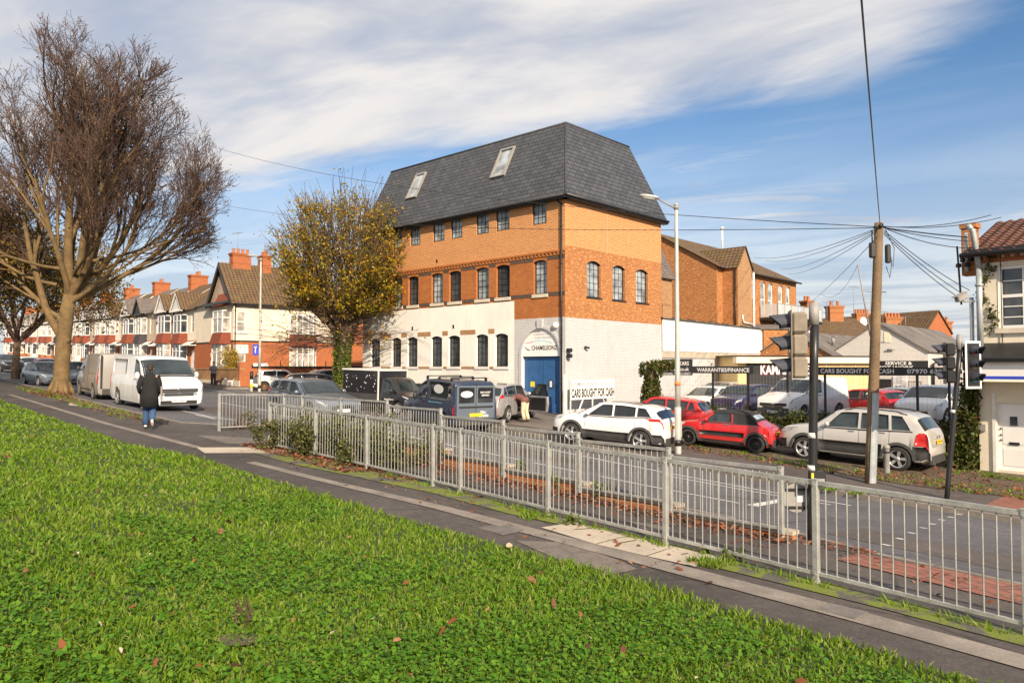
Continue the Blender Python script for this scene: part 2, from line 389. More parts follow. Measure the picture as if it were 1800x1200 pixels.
def asphalt(name,c,crack=.35,patch=.25,tint=(.5,.45,.4),scale=1.0,rough=.8):
    m,nt,N,L,b=newmat(name); tc=N.new("ShaderNodeTexCoord"); v=tc.outputs['Object']
    n1=noiseN(N,L,v,.35*scale,6,.65); o=ramp(N,L,n1,[(.3,tuple(x*(1-patch) for x in c)),(.7,tuple(x*(1+patch) for x in c))])
    n6=noiseN(N,L,v,9,6,.75); o=mixc(N,L,.9,o,ramp(N,L,n6,[(.36,(.72,.70,.68)),(.66,(1.12,1.1,1.08))]),'MULTIPLY'); n2=noiseN(N,L,v,38,3,.8); o=mixc(N,L,.9,o,ramp(N,L,n2,[(.32,(.55,.55,.55)),(.68,(1.0,1.0,1.0))]),'MULTIPLY')
    n5=noiseN(N,L,v,150,2,.9); o=mixc(N,L,ramp(N,L,n5,[(.66,(0,0,0)),(.72,(.5,.5,.5))]),o,tuple(min(1,x*3.2) for x in c))
    n3=noiseN(N,L,v,1.9,8,.7,1.2); o=mixc(N,L,mathn(N,L,'MULTIPLY',ramp(N,L,n3,[(.53,(0,0,0)),(.66,(1,1,1))]),.35),o,tuple(x*t*3 for x,t in zip(c,tint)))
    vo=N.new("ShaderNodeTexVoronoi"); vo.feature='DISTANCE_TO_EDGE'; vo.inputs['Scale'].default_value=.32
    mp=mixc(N,L,.12,v,noiseN(N,L,v,2.5,5,.7)); L.new(mp,vo.inputs['Vector'])
    o=mixc(N,L,mathn(N,L,'MULTIPLY',ramp(N,L,vo.outputs[0],[(.0,(1,1,1)),(.012,(0,0,0))]),crack),o,tuple(x*.35 for x in c))
    L.new(o,b.inputs['Base Color']); b.inputs['Roughness'].default_value=rough; b.inputs['Specular IOR Level'].default_value=.4
    bumpn(N,L,n2,.35,.01,b)
    return m
M={}
def mm():
    M['road']=asphalt('road_asphalt',(.128,.129,.145),crack=.8,patch=.30)
    M['path']=asphalt('path_asphalt',(.092,.081,.077),crack=.8,patch=.42)
    M['path2']=asphalt('pavement_asphalt',(.115,.10,.095),crack=.6,patch=.3)
    M['patch']=asphalt('patched_asphalt',(.19,.17,.155),crack=.3,patch=.3)
    M['conc']=var('concrete',(.46,.40,.32),.85,.2,1.5,fine=.25,bump=.15)
    M['kerb']=var('kerb_stone',(.23,.20,.175),.85,.3,2.5,fine=.3,bump=.15)
    M['line']=var('road_paint',(.62,.62,.6),.7,.15,3,fine=.45)
    M['tactile']=brick('tactile_paving',(.33,.135,.10),(.25,.10,.08),(.13,.08,.065),.40,.20,.022,offs=0,dirt=.5)
    M['soil']=var('soil',(.10,.075,.05),.95,.4,3,fine=.4,bump=.5)
    M['moss']=var('moss',(.13,.17,.03),.95,.5,6,fine=.5,bump=.6,bscale=60)
    M['earth']=var('lawn_soil',(.035,.06,.014),.95,.35,1.5,fine=.4)
    M['ground']=var('distant_ground',(.09,.085,.07),.95,.3,.05)
    M['gravel']=asphalt('lot_gravel',(.14,.13,.12),crack=.1)
    M['bricknew']=brick('new_orange_brick',(.62,.225,.05),(.50,.16,.03),(.62,.42,.24),bw=.25,bh=.088,mo=.017,dirt=.08,bumps=.3)
    M['brickold']=brick('old_mottled_brick',(.54,.215,.065),(.40,.13,.04),(.34,.19,.10),bw=.24,bh=.083,mo=.014,dirt=.35,dirtc=(.26,.10,.045),speck=(.62,.36,.14))
    M['brickmid']=brick('deep_orange_brick',(.52,.165,.035),(.40,.11,.022),(.36,.19,.09),bw=.24,bh=.083,mo=.014,dirt=.25,dirtc=(.2,.07,.025))
    M['brickred']=brick('orange_red_brick',(.50,.13,.035),(.38,.085,.02),(.36,.19,.11),dirt=.2)
    M['brickdark']=brick('blue_black_brick',(.045,.035,.035),(.08,.06,.055),(.14,.11,.09),dirt=.2)
    M['brickterr']=brick('terrace_brick',(.47,.155,.05),(.36,.10,.03),(.40,.24,.13),dirt=.2)
    M['bricktan']=brick('tan_brick',(.50,.27,.12),(.38,.18,.07),(.35,.26,.17),dirt=.3)
    M['whitebrick']=brick('white_painted_brick',(.72,.70,.68),(.68,.66,.64),(.60,.58,.56),dirt=.15,dirtc=(.5,.46,.42),bumps=.8)
    M['greybrick']=brick('grey_painted_brick',(.64,.64,.65),(.61,.61,.62),(.50,.50,.51),dirt=.35,dirtc=(.42,.41,.40),bumps=.8,mo=.016)
    M['render']=var('white_render',(.78,.76,.71),.85,.06,.8,bump=.05)
    M['cream']=var('cream_render',(.76,.68,.55),.85,.10,1.0,fine=.08,bump=.1)
    M['pebble']=var('pebbledash',(.52,.42,.31),.95,.14,1.2,fine=.3,bump=.5,bscale=60)
    M['pebblepink']=var('pink_pebbledash',(.47,.36,.29),.95,.14,1.2,fine=.3,bump=.5,bscale=60)
    M['slate']=brick('slate_roof',(.060,.066,.078),(.088,.094,.107),(.012,.013,.016),.50,.25,.017,dirt=.12,dirtc=(.05,.05,.055),rough=.55,bumps=.9)
    M['oldslate']=brick('old_slate',(.13,.115,.11),(.19,.17,.16),(.06,.05,.05),.25,.2,.010,dirt=.5,dirtc=(.22,.15,.10),rough=.7,bumps=.9)
    M['tile']=brick('brown_roof_tile',(.20,.125,.075),(.15,.09,.055),(.045,.03,.02),.30,.28,.035,offs=0,dirt=.5,dirtc=(.16,.13,.04),rough=.8,bumps=1.0)
    M['tilered']=brick('red_hung_tile',(.30,.085,.045),(.24,.06,.035),(.10,.03,.02),.17,.12,.010,dirt=.3,dirtc=(.2,.08,.04),bumps=.8)
    M['tiledark']=brick('dark_hung_tile',(.07,.07,.08),(.05,.05,.06),(.02,.02,.02),.17,.12,.010,dirt=.2,bumps=.8)
    M['asbestos']=var('weathered_grey_roof',(.15,.135,.125),.9,.35,.7,fine=.3,bump=.3)
    M['black']=var('black_metal',(.018,.018,.02),.4,.2,4)
    M['blackpl']=var('black_plastic',(.025,.025,.027),.55,.25,3,fine=.2)
    M['sealed']=var('window_frame_black',(.02,.022,.025),.4,.2,4)
    M['white']=var('white_upvc',(.80,.79,.77),.4,.04,2)
    M['whitew']=var('white_weathered_paint',(.70,.69,.66),.6,.1,2,fine=.1)
    M['stone']=var('pale_stone',(.62,.55,.44),.8,.15,3,fine=.15)
    M['galv']=var('galvanised_steel',(.46,.46,.44),.45,.28,5,metal=.4,fine=.35)
    M['lamp']=var('lamp_post_paint',(.50,.50,.47),.5,.15,3,metal=.2,fine=.2)
    M['greycap']=var('grey_cap',(.27,.26,.25),.6,.15,4)
    M['tan']=var('dusty_signal_casing',(.24,.205,.16),.7,.2,3,fine=.2)
    M['visor']=var('signal_visor',(.045,.05,.07),.6,.2,4)
    M['yellow']=var('yellow_plastic',(.80,.62,.03),.5,.1,3)
    M['plateY']=var('yellow_plate',(.85,.58,.03),.5,.05,3)
    M['plateW']=var('white_plate',(.8,.8,.8),.5,.04,3)
    M['ink']=var('black_ink',(.02,.02,.02),.6,.1,3)
    M['redink']=var('dark_red_ink',(.32,.03,.03),.6,.1,3)
    M['greyink']=var('faded_grey_ink',(.33,.35,.38),.6,.2,8)
    M['whiteink']=var('white_lettering',(.85,.85,.85),.6,.03,3)
    M['blueink']=var('blue_ink',(.03,.06,.55),.5,.1,3)
    M['cyanink']=var('cyan_ink',(.2,.55,.75),.5,.2,3)
    M['pinkink']=var('pink_ink',(.7,.1,.4),.5,.2,3)
    M['board']=var('black_signboard',(.022,.022,.024),.45,.2,2)
    M['wood']=var('weathered_pole_wood',(.20,.135,.075),.85,.3,2,fine=.5,bump=.5,bscale=25)
    M['steelcap']=var('pale_cable_guard',(.40,.44,.46),.45,.2,3,metal=.3,fine=.25)
    M['bark']=var('bark',(.175,.115,.050),.95,.35,3,fine=.5,bump=.9,bscale=14)
    M['barkd']=var('bark_twig',(.080,.047,.034),.95,.3,.6,fine=.2)
    M['barki']=var('bark_brown',(.13,.085,.05),.95,.35,3,fine=.5,bump=.8,bscale=14)
    M['grass']=leafm('grass_blade',[(.09,.18,.010),(.12,.235,.012),(.16,.28,.016),(.20,.31,.024),(.145,.245,.016),(.27,.31,.07)],.42,.5)
    M['clover']=leafm('clover_leaf',[(.06,.165,.010),(.09,.22,.014),(.13,.26,.02)],.35,.5)
    M['litter']=leafm('fallen_leaf',[(.16,.055,.028),(.26,.085,.035),(.11,.045,.028),(.36,.19,.10),(.20,.06,.035),(.09,.05,.03)],.15,.85)
    M['litterpale']=leafm('pale_leaf',[(.55,.42,.33),(.62,.5,.4),(.35,.12,.06)],.1,.8)
    M['leafA']=leafm('autumn_leaf',[(.17,.18,.012),(.29,.23,.015),(.46,.31,.02),(.50,.26,.015),(.22,.22,.015),(.36,.17,.015),(.13,.15,.01)],.35,.55)
    M['leafB']=leafm('brown_leaf',[(.13,.06,.03),(.20,.09,.03),(.26,.13,.03),(.10,.05,.03)],.25,.6)
    M['leafC']=leafm('yellow_brown_leaf',[(.16,.09,.02),(.26,.15,.02),(.36,.25,.03),(.12,.08,.02),(.16,.14,.02)],.35,.6)
    M['ivy']=leafm('ivy_leaf',[(.05,.09,.012),(.09,.15,.02),(.16,.22,.03),(.24,.28,.06),(.06,.08,.02)],.2,.4)
    M['ivyd']=leafm('dark_ivy_leaf',[(.03,.05,.01),(.05,.075,.012),(.09,.11,.02),(.12,.10,.03)],.2,.4)
    M['shrub']=leafm('shrub_leaf',[(.06,.07,.02),(.12,.15,.03),(.09,.06,.03),(.18,.2,.06),(.05,.05,.03)],.2,.6)
    M['weed']=leafm('weed_leaf',[(.08,.15,.02),(.13,.22,.03),(.2,.24,.05)],.3,.6)
    M['gold']=leafm('golden_shrub_leaf',[(.45,.30,.03),(.35,.22,.03),(.22,.22,.03),(.5,.36,.06)],.35,.6)
    M['glass']=glassm('window_glass',(.05,.055,.06))
    M['glassc']=glassm('window_with_curtain',(.34,.32,.29),.06,.6)
    M['glassl']=glassm('skylit_glass',(.30,.34,.37),.05,.8)
    M['cglass']=glassm('car_glass',(.022,.032,.036),.025,.7)
    M['tint']=glassm('tinted_car_glass',(.015,.017,.02),.03,.8)
    M['rubber']=var('tyre_rubber',(.025,.024,.023),.85,.2,8,fine=.2)
    M['alloy']=var('alloy_rim',(.52,.52,.53),.32,.15,6,metal=.6)
    M['rimblack']=var('black_rim',(.03,.03,.032),.3,.2,6,metal=.3)
    M['rimbronze']=var('bronze_rim',(.22,.12,.06),.4,.2,6,metal=.5)
    M['chrome']=var('chrome',(.62,.62,.62),.15,.05,6,metal=.95)
    M['clad']=var('grey_cladding',(.055,.055,.057),.6,.2,3,fine=.15)
    M['lampr']=var('red_lamp_lens',(.42,.015,.015),.2,.3,9)
    M['lampw']=var('clear_lamp_lens',(.50,.52,.54),.12,.5,9,metal=.3)
    M['canvas']=var('black_canvas',(.018,.018,.019),.9,.2,3,fine=.15)
    M['pwhite']=paint('white_paint',(.74,.74,.73)); M['pvan']=paint('van_white_paint',(.72,.72,.72))
    M['psilver']=paint('silver_paint',(.46,.46,.46),.45,.35); M['psand']=paint('pale_silver_paint',(.56,.54,.51),.3,.38)
    M['pgrey']=paint('grey_van_paint',(.34,.32,.29),.25,.45); M['psteel']=paint('steel_blue_paint',(.20,.245,.30),.5,.35)
    M['pblack']=paint('black_paint',(.022,.022,.026),.2,.3); M['pnavy']=paint('navy_paint',(.035,.05,.09),.3,.3)
    M['pred']=paint('red_paint',(.52,.015,.018),.1,.3); M['ppurple']=paint('purple_paint',(.024,.020,.085),.35,.3)
    M['pbluegrey']=paint('blue_grey_paint',(.16,.21,.27),.4,.32); M['pice']=paint('ice_blue_paint',(.34,.42,.48),.4,.35)
    M['blued']=var('blue_door_paint',(.03,.115,.30),.55,.2,2.5,fine=.3)
    M['skin']=var('skin',(.45,.27,.19),.55,.08,5); M['coat']=var('black_coat',(.010,.010,.011),.9,.25,6,fine=.2)
    M['jeans']=var('blue_jeans',(.035,.085,.19),.9,.3,6,fine=.3); M['hair']=var('dark_hair',(.03,.02,.018),.8,.3,20)
    M['trainer']=var('pale_trainer',(.55,.55,.56),.6,.15,10); M['khaki']=var('cream_trousers',(.62,.52,.36),.9,.12,6,fine=.1)
    M['maroon']=var('brown_jacket',(.17,.07,.06),.9,.2,6,fine=.2); M['greyj']=var('grey_jacket',(.20,.20,.22),.9,.25,5,fine=.3)
    M['darkt']=var('dark_trousers',(.02,.022,.03),.9,.2,5); M['fur']=var('dark_brown_fur',(.09,.045,.03),.9,.3,12); M['furw']=var('white_fur',(.75,.72,.68),.9,.1,12)
    M['claypot']=var('chimney_pot',(.42,.16,.07),.85,.2,4,fine=.2)
    M['roofroman']=var('roman_tile',(.125,.055,.040),.8,.5,3,fine=.4)
    M['ply']=var('yellow_boards',(.66,.50,.25),.8,.1,1.2,fine=.1)
    M['creamfas']=var('cream_fascia',(.74,.66,.50),.7,.08,1)
    M['poster']=var('poster',(.55,.55,.6),.6,.5,2.5)
mm()
def mossy():
    m,nt,N,L,b=newmat('mossy_asphalt'); tc=N.new("ShaderNodeTexCoord"); v=tc.outputs['Object']
    a=noiseN(N,L,v,2.2,7,.75,.6); f=noiseN(N,L,v,45,3,.8)
    g=mixc(N,L,f,(.045,.06,.012),(.24,.30,.03)); d=mixc(N,L,f,(.05,.045,.04),(.13,.12,.115))
    L.new(mixc(N,L,ramp(N,L,a,[(.44,(0,0,0)),(.52,(1,1,1))]),d,g),b.inputs['Base Color']); b.inputs['Roughness'].default_value=.95
    bumpn(N,L,f,.6,.02,b); return m
M['moss']=mossy()

def streaks(m,amt=.35,tint=(.36,.33,.28)):
    """rain streaks and grime running down a wall"""
    nt=m.node_tree; N=nt.nodes; L=nt.links; b=N["Principled BSDF"]; src=b.inputs['Base Color'].links[0].from_socket
    tc=N.new("ShaderNodeTexCoord"); mp=N.new("ShaderNodeMapping"); mp.inputs['Scale'].default_value=(3.2,.28,1); L.new(tc.outputs['UV'],mp.inputs[0])
    a=noiseN(N,L,mp.outputs[0],1.0,7,.72); c=noiseN(N,L,tc.outputs['UV'],.45,5,.6)
    f=mathn(N,L,'MULTIPLY',ramp(N,L,a,[(.50,(0,0,0)),(.74,(1,1,1))]),ramp(N,L,c,[(.35,(0,0,0)),(.65,(1,1,1))]))
    L.new(mixc(N,L,mathn(N,L,'MULTIPLY',f,amt),src,tint),b.inputs['Base Color'])
streaks(M['render'],.55,(.50,.46,.40)); streaks(M['greybrick'],.6,(.36,.35,.34)); streaks(M['cream'],.5,(.42,.36,.28)); streaks(M['bricknew'],.35,(.40,.18,.07)); streaks(M['brickmid'],.5,(.20,.08,.04)); streaks(M['brickold'],.5,(.22,.10,.05)); streaks(M['white'],.3,(.5,.48,.43)); streaks(M['slate'],.5,(.13,.135,.14))
# ---------------- ground, roads, pavements ----------------
rng=random.Random(7)
def stp(L_): return [xy(s,t) for s,t in L_]
KERB=0.11
near=[(-60,9.7),(4,9.75),(6,10.3),(10,10.35),(20,10.25),(21.8,9.7),(22.4,8.5),(23.6,7.5),(30,7.25),(60,7.2),(200,7.2)]
# base sheet to the horizon
def base_ground():
    rad=[0,4,8,14,20,28,38,50,66,90,130,200,320,600,1200,3000]; n=48; vs=[];fs=[]
    for i,r in enumerate(rad):
        for k in range(n):
            a=2*math.pi*k/n; x,y=r*math.cos(a),r*math.sin(a)+20; s,t=st(x,y)
            q=min(1,max(0,(r-90)/400)); vs.append((x,y,(H(x,y)-.45)*(1-q)+(-2.9)*q))
    for i in range(len(rad)-1):
        for k in range(n): fs.append([i*n+k,(i+1)*n+k,(i+1)*n+(k+1)%n,i*n+(k+1)%n])
    mb=MB(); mb.add(vs,fs); mb.build('ground',M['ground'],kind='structure')
base_ground()
T_FAR=18.3
# road surface (main street and side street)
rd=near+[(200,19.0),(56,18.9),(53.5,19.6),(52.6,22),(52.6,80),(44.2,80),(44.2,24),(43.4,21),(41.2,19.2),(38,18.7),(24,18.7),(8,T_FAR),(-60,T_FAR)]
drape('road',stp([(s,t) for s,t in rd]),H,M['road'],1.0,dz=-KERB)
# lawn bank
lawn=[(-12,-26)]+[(s,t) for s,t in EDGE if -12<s<100]
lawn=[(-12,-26),(-12,6.0)]+[e for e in EDGE if -12<e[0]<100]+[(100,4.2),(100,-26)]
drape('lawn_ground',stp(lawn),HG,M['earth'],1.0,dz=-.012)
# footpath by the lawn and the strip up to the kerb
pth=[(100,4.2)]+[e for e in EDGE if -12<e[0]<100][::-1]+[(-12,6.0),(-12,9.7),(4,9.75),(6,10.3),(10,10.35),(20,10.25),(21.8,9.7),(22.4,8.5),(23.6,7.5),(30,7.25),(100,7.2)]
drape('footpath',stp(pth),H,M['path'],1.0)
# concrete edging strip along the path
strip_in=[(-12,6.75),(3,6.68),(5,6.6),(7,6.5),(8.9,6.42),(12,6.1),(14.6,5.92)]
wdt=lambda s: .10+.07*sstep(12,4,s)
sxp=[(s,t-wdt(s)) for s,t in strip_in]+[(s,t+wdt(s)) for s,t in strip_in[::-1]]
drape('path_edging',stp(sxp),H,M['kerb'],1.0,dz=.008)
sxp=[(17.4,5.75),(24,5.4),(40,5.1),(40,5.25),(24,5.6),(17.4,5.95)]
drape('path_edging',stp(sxp),H,M['kerb'],1.0,dz=.006)
def pxpoly(px,dz=0,h=H): return [tuple(G(a,b,0,h)[:2]) for a,b in px]
# concrete slabs and repairs
for i,pp in enumerate([[(951,928),(1008,919),(1100,943),(1046,957)],[(1048,957.5),(1102,943.5),(1184,962),(1135,978)],[(1137,978.5),(1186,962.5),(1273,981),(1221,997)]]):
    drape('concrete_slab',pxpoly(pp),H,M['conc'],.5,dz=.012)
drape('path_patch',pxpoly([(905,950),(990,953),(1090,985),(1120,1000),(1068,1012),(985,985)]),H,M['patch'],.5,dz=.005)
drape('path_patch',pxpoly([(1100,915),(1180,925),(1175,935),(1130,930)]),H,M['patch'],.5,dz=.005)
drape('path_patch',pxpoly([(345,787),(470,787),(510,793),(480,797),(360,797)]),H,M['conc'],.5,dz=.012)
drape('path_patch',pxpoly([(125,707),(170,710),(165,716),(120,712)]),H,M['conc'],.5,dz=.008)
drape('path_patch',pxpoly([(345,765),(478,772),(478,782),(400,780)]),H,M['patch'],.5,dz=.005)
for a,b,c,d in [(1009,932,1040,930),(1078,938,1092,937),(1088,956,1118,951),(1198,976,1210,974)]:
    p=G(a,b); q=G(c,d); mb=MB(); n=Vector((-(q-p).y,(q-p).x,0)).normalized()*.012
    mb.poly([p-n+Vector((0,0,.018)),q-n+Vector((0,0,.018)),q+n+Vector((0,0,.018)),p+n+Vector((0,0,.018))]); mb.build('slab_joint',M['soil'],kind='structure')
# far pavement
far=[(-60,T_FAR),(8,T_FAR),(24,18.7),(38,18.7),(41.2,19.2),(43.4,21),(44.2,24),(44.2,80),(41.0,80),(41.0,23.0),(23.0,26.2),(22.5,31.2),(10.5,31.2),(8.6,25.2),(-60,25.2)]
drape('pavement',stp(far),H,M['path2'],1.0)
drape('pavement',stp([(200,19.0),(56,18.9),(53.5,19.6),(52.6,22),(52.6,80),(54.6,80),(54.6,21.4),(200,21.4)]),H,M['path2'],1.5)
drape('forecourt',stp([(17.5,20.6),(24.5,19.6),(41.0,20.6),(41.0,23.2),(24.2,25.7),(22.6,26.5),(22.4,31.0),(20,25)]),H,M['patch'],1.0,dz=.006)
# car lot plateau
lot=[(23.8,31.0),(8.2,31.0),(6.0,33.0),(-4,60),(30,75),(42,60)]
drape('car_lot',stp(lot),lambda x,y:-2.45,M['gravel'],2.0)
# tactile paving
drape('tactile_paving',pxpoly([(1470,984),(1512,973),(1640,998),(1830,1036),(1850,1075),(1700,1040)]),H,M['tactile'],.5,dz=.010)
drape('tactile_paving',pxpoly([(1733,887),(1800,855),(1860,852),(1900,930),(1800,899)]),H,M['tactile'],.5,dz=.010)
# kerbs
def kerb(line,sign,name='kerb'):
    mb=MB(); n=len(line); pts=[]
    for (a,b),(c,d) in zip(line,line[1:]):
        k=max(1,int(math.hypot(c-a,d-b)/.9)); pts+=[(a+(c-a)*i/k,b+(d-b)*i/k) for i in range(k)]
    pts.append(line[-1]); rows=[]
    for i,p in enumerate(pts):
        q=pts[min(i+1,len(pts)-1)]; r=pts[max(i-1,0)]; d=Vector((q[0]-r[0],q[1]-r[1])).normalized(); nn=Vector((-d.y,d.x))*sign
        s,t=p; row=[]
        for off,dz in ((0.0,-KERB-.03),(0.0,-.012),(.02,.012),(.14,.012),(.14,-.02)):
            x,y=xy(s+nn.x*off,t+nn.y*off); x0,y0=xy(s,t); row.append((x,y,H(x,y)+dz))
        rows.append(row)
    for r0,r1 in zip(rows,rows[1:]):
        for k in range(4): mb.poly([r0[k],r1[k],r1[k+1],r0[k+1]] if sign<0 else [r0[k+1],r1[k+1],r1[k],r0[k]])
    mb.build(name,M['kerb'],kind='structure')
kerb([p for p in near if p[0]<100],-1)
kerb([(-30,T_FAR),(8,T_FAR),(24,18.7),(38,18.7),(41.2,19.2),(43.4,21),(44.2,24),(44.2,60)],1)
kerb([(120,19.0),(56,18.9),(53.5,19.6),(52.6,22),(52.6,60)],-1)
# verge with soil by the near kerb beyond the railings, and under the parked cars opposite
drape('verge',stp([(22.9,6.9),(24,6.75),(30,6.35),(36,6.3),(46,6.3),(46,7.05),(30,7.1),(24.3,7.3)]),H,M['soil'],.8,dz=.012)
drape('verge',stp([(4.0,21.6),(8,20.9),(12,21.6),(17.5,22.2),(19,23.2),(22.4,26.5),(22.2,31.0),(8.4,31.0),(4.6,25.2)]),H,M['soil'],.8,dz=.012)
drape('verge',stp([(-2.0,7.06),(3,7.10),(4.6,7.02),(5.4,7.16),(7,7.12),(8,6.98),(10,7.0),(12,6.75),(14,6.5),(16.6,6.5),(17,7.2),(12,7.55),(-2,7.5)]),H,M['moss'],.5,dz=.009)
# road markings: one object per painted line
def rline(pts,wd=.10,dz=.004):
    mb=MB(); P_=[]
    for (a,b),(c,d) in zip(pts,pts[1:]):
        k=max(1,int(math.hypot(c-a,d-b)/1.0)); P_+=[(a+(c-a)*i/k,b+(d-b)*i/k) for i in range(k)]
    P_.append(pts[-1])
    for p,q in zip(P_,P_[1:]):
        d=Vector((q[0]-p[0],q[1]-p[1])).normalized(); n=Vector((-d.y,d.x))*wd/2; v=[]
        for (s,t) in ((p[0]-n.x,p[1]-n.y),(q[0]-n.x,q[1]-n.y),(q[0]+n.x,q[1]+n.y),(p[0]+n.x,p[1]+n.y)):
            x,y=xy(s,t); v.append((x,y,H(x,y)-KERB+dz+.004))
        mb.poly(v[::-1])
    return mb.build('road_marking',M['line'],kind='structure')
for a,b in [(8.3,12.0),(12.6,14.3),(14.9,18.6),(19.4,23.2),(24,27.6),(28.6,32.4),(33.4,37)]:
    rline([(a,13.35),(b,13.35)],.12)
for a in (40,46,52,58,64,70,76,82): rline([(a,13.3),(a+3.6,13.3)],.12)
rline([(7.6,16.75),(12.5,16.7),(18,16.7),(24,16.8)],.11); rline([(7.8,16.2),(12,16.15)],.10)
rline([(24,16.8),(36,16.8)],.10)
for i in range(12): rline([(26+i*6.0,9.3),(28+i*6.0,9.3)],.10)
rline([(22.8,10.2),(27,9.5),(60,9.4)],.10)
p=st(*G(1322,879)[:2]); q=st(*G(1397,865)[:2]); rline([p,q],.22)
rline([(41.5,18.2),(46,18.0),(52,18.4)],.12)
for a,b in [(1529,968),(1558,958),(1582,947),(1602,937),(1623,928),(1639,921),(1655,914),(1671,909),(1686,904)]:
    s,t=st(*G(a,b,-KERB)[:2]); rline([(s-.06,t),(s+.06,t)],.13)
rline([(4.4,10.3),(3.1,10.15),(1.0,10.1)],.05)

for i,(a,b,c,d) in enumerate([(2.0,5.6,11.2,13.0),(14.5,19.0,14.2,15.9),(27,33,10.2,12.0)]):
    drape('road_patch',stp([(a,c),(b,c+.15),(b+.1,d),(a-.1,d-.1)]),H,M['path2'] if i!=1 else M['path'],.6,dz=-KERB+.004)
def cover(px,py,w_,label,dz,mat):
    g=G(px,py); a=math.atan2(US[1],US[0]); T=Matrix.Translation((g.x,g.y,H(g.x,g.y)+dz))@Matrix.Rotation(a,4,'Z')
    o=MB(); o.box((0,0,0),(w_,w_*.75,.012),T); o.build('inspection_cover',mat,None,label=label,cat='cover')
cover(880,930,.5,'grey metal inspection cover set in the footpath beside the lawn',.004,M['asbestos'])
cover(1480,1075,.35,'small square metal cover in the footpath near the right corner',.010,M['asbestos'])
# ---------------- guard rails: one object per bay ----------------
def px_on_line(px,line):                          # intersection of an image column with a plan polyline given in (s,t)
    k=(px-900)/FPX
    for (a,b),(c,d) in zip(line,line[1:]):
        x0,y0=xy(a,b); x1,y1=xy(c,d); f0=x0-k*y0; f1=x1-k*y1
        if f0*f1<=0: q=f0/(f0-f1); return (a+(c-a)*q,b+(d-b)*q)
    raise ValueError(px)
BARMESH={}
def guardrail(p0,p1,zb0,zb1,h0,h1,label,group,post0=True,post1=False,level=False,drop=.0,nb=None,foot=.10):
    """bay from plan point p0 to p1 (world xy); zb ground z at both ends; h rail height"""
    A=Vector((p0[0],p0[1],zb0)); B=Vector((p1[0],p1[1],zb1)); d=(B-A).xy.length
    root=empty('guardrail_bay',A,math.atan2(B.y-A.y,B.x-A.x),label,'guardrail',group)
    root.rotation_euler.x=random.Random(int(p0[0]*97)).uniform(-.011,.011)
    dz=zb1-zb0; tz=(zb1+h1)-(zb0+h0)
    z=lambda x: dz*x/d
    ztop=lambda x: h0+tz*x/d
    def rail(name,za,zb,x0,x1,r):
        mb=MB(); n=6
        for sx in (0,):
            P=[Vector((x0,-r,za-r)),Vector((x0,r,za-r)),Vector((x0,r,za+r)),Vector((x0,-r,za+r)),Vector((x1,-r,zb-r)),Vector((x1,r,zb-r)),Vector((x1,r,zb+r)),Vector((x1,-r,zb+r))]
            mb.add(P,[[3,2,1,0],[4,5,6,7],[0,1,5,4],[1,2,6,5],[2,3,7,6],[3,0,4,7]])
        return mb.build(name,M['galv'],root)
    rail('top_rail',ztop(.03),ztop(d-.03),.03,d-.03,.022)
    bl=foot+drop
    rail('bottom_rail',z(.03)+bl,z(d-.03)+bl,.03,d-.03,.017)
    def post(x,g,top):
        mb=MB(); mb.box((0,0,(g-.25+top)/2),(.062,.062,top-g+.25),bev=.006); mb.box((0,0,top+.004),(.066,.066,.01))
        for zz in (top-.05,g+bl): mb.box((.0,-.036,zz),(.022,.012,.022))
        return mb.build('post',M['galv'],root,loc=(x,0,0))
    if post0: post(0,0,ztop(0)+.03)
    if post1: post(d,z(d),ztop(d)+.03)
    n=nb or max(3,int(round((d-.1)/.108)))
    for i in range(n):
        x=.05+(d-.10)*(i+.5)/n; b0=z(x)+bl+.015; b1=ztop(x)-.018; key=round(b1-b0,3)
        if key not in BARMESH:
            mb=MB(); mb.tube([(0,0,0),(0,0,b1-b0)],.0075,6,caps=False); o=mb.build('bar',M['galv'],root,loc=(x,0,b0)); BARMESH[key]=o.data
        else:
            o=bpy.data.objects.new('bar',BARMESH[key]); col.objects.link(o); o.parent=root; o.location=(x,0,b0)
    return root
# front run, between the footpath and the lower path
fl_line=[(-6,7.42),(3,7.42),(12,7.42),(15,7.30),(17.2,7.1),(19,7.0)]
fp=[475,555,646,762,810,963,1168,1430,1795]
fpts=[px_on_line(p,fl_line) for p in fp]; s9,t9=fpts[-1]; fpts.append((s9-2.0,t9)); 
LF=['short far end bay of the front railing, beside the shrubs and leaf pile','second bay from the far end of the front railing, rising out of the shrubs','front railing bay over the leaf litter, just right of the shrubs','narrow front railing bay between two closely set posts','front railing bay ending near the start of the pale concrete slabs','front railing bay beside the left half of the pale concrete slabs','front railing bay beside the right end of the pale concrete slabs','widest railing bay, nearest whole one to the camera, right of the black signal pole','cropped railing bay running out of the frame at the right edge']
def Hp(s,t): x,y=xy(s,t); return H(x,y)
for i in range(len(fpts)-1):
    (s0,t0),(s1,t1)=fpts[i],fpts[i+1]; a=xy(s0,t0); b=xy(s1,t1)
    # rail top fitted to the photographed height
    guardrail(a,b,H(*a),H(*b),1.02,1.02,LF[i],'front pedestrian railings',True,i==len(fpts)-2)
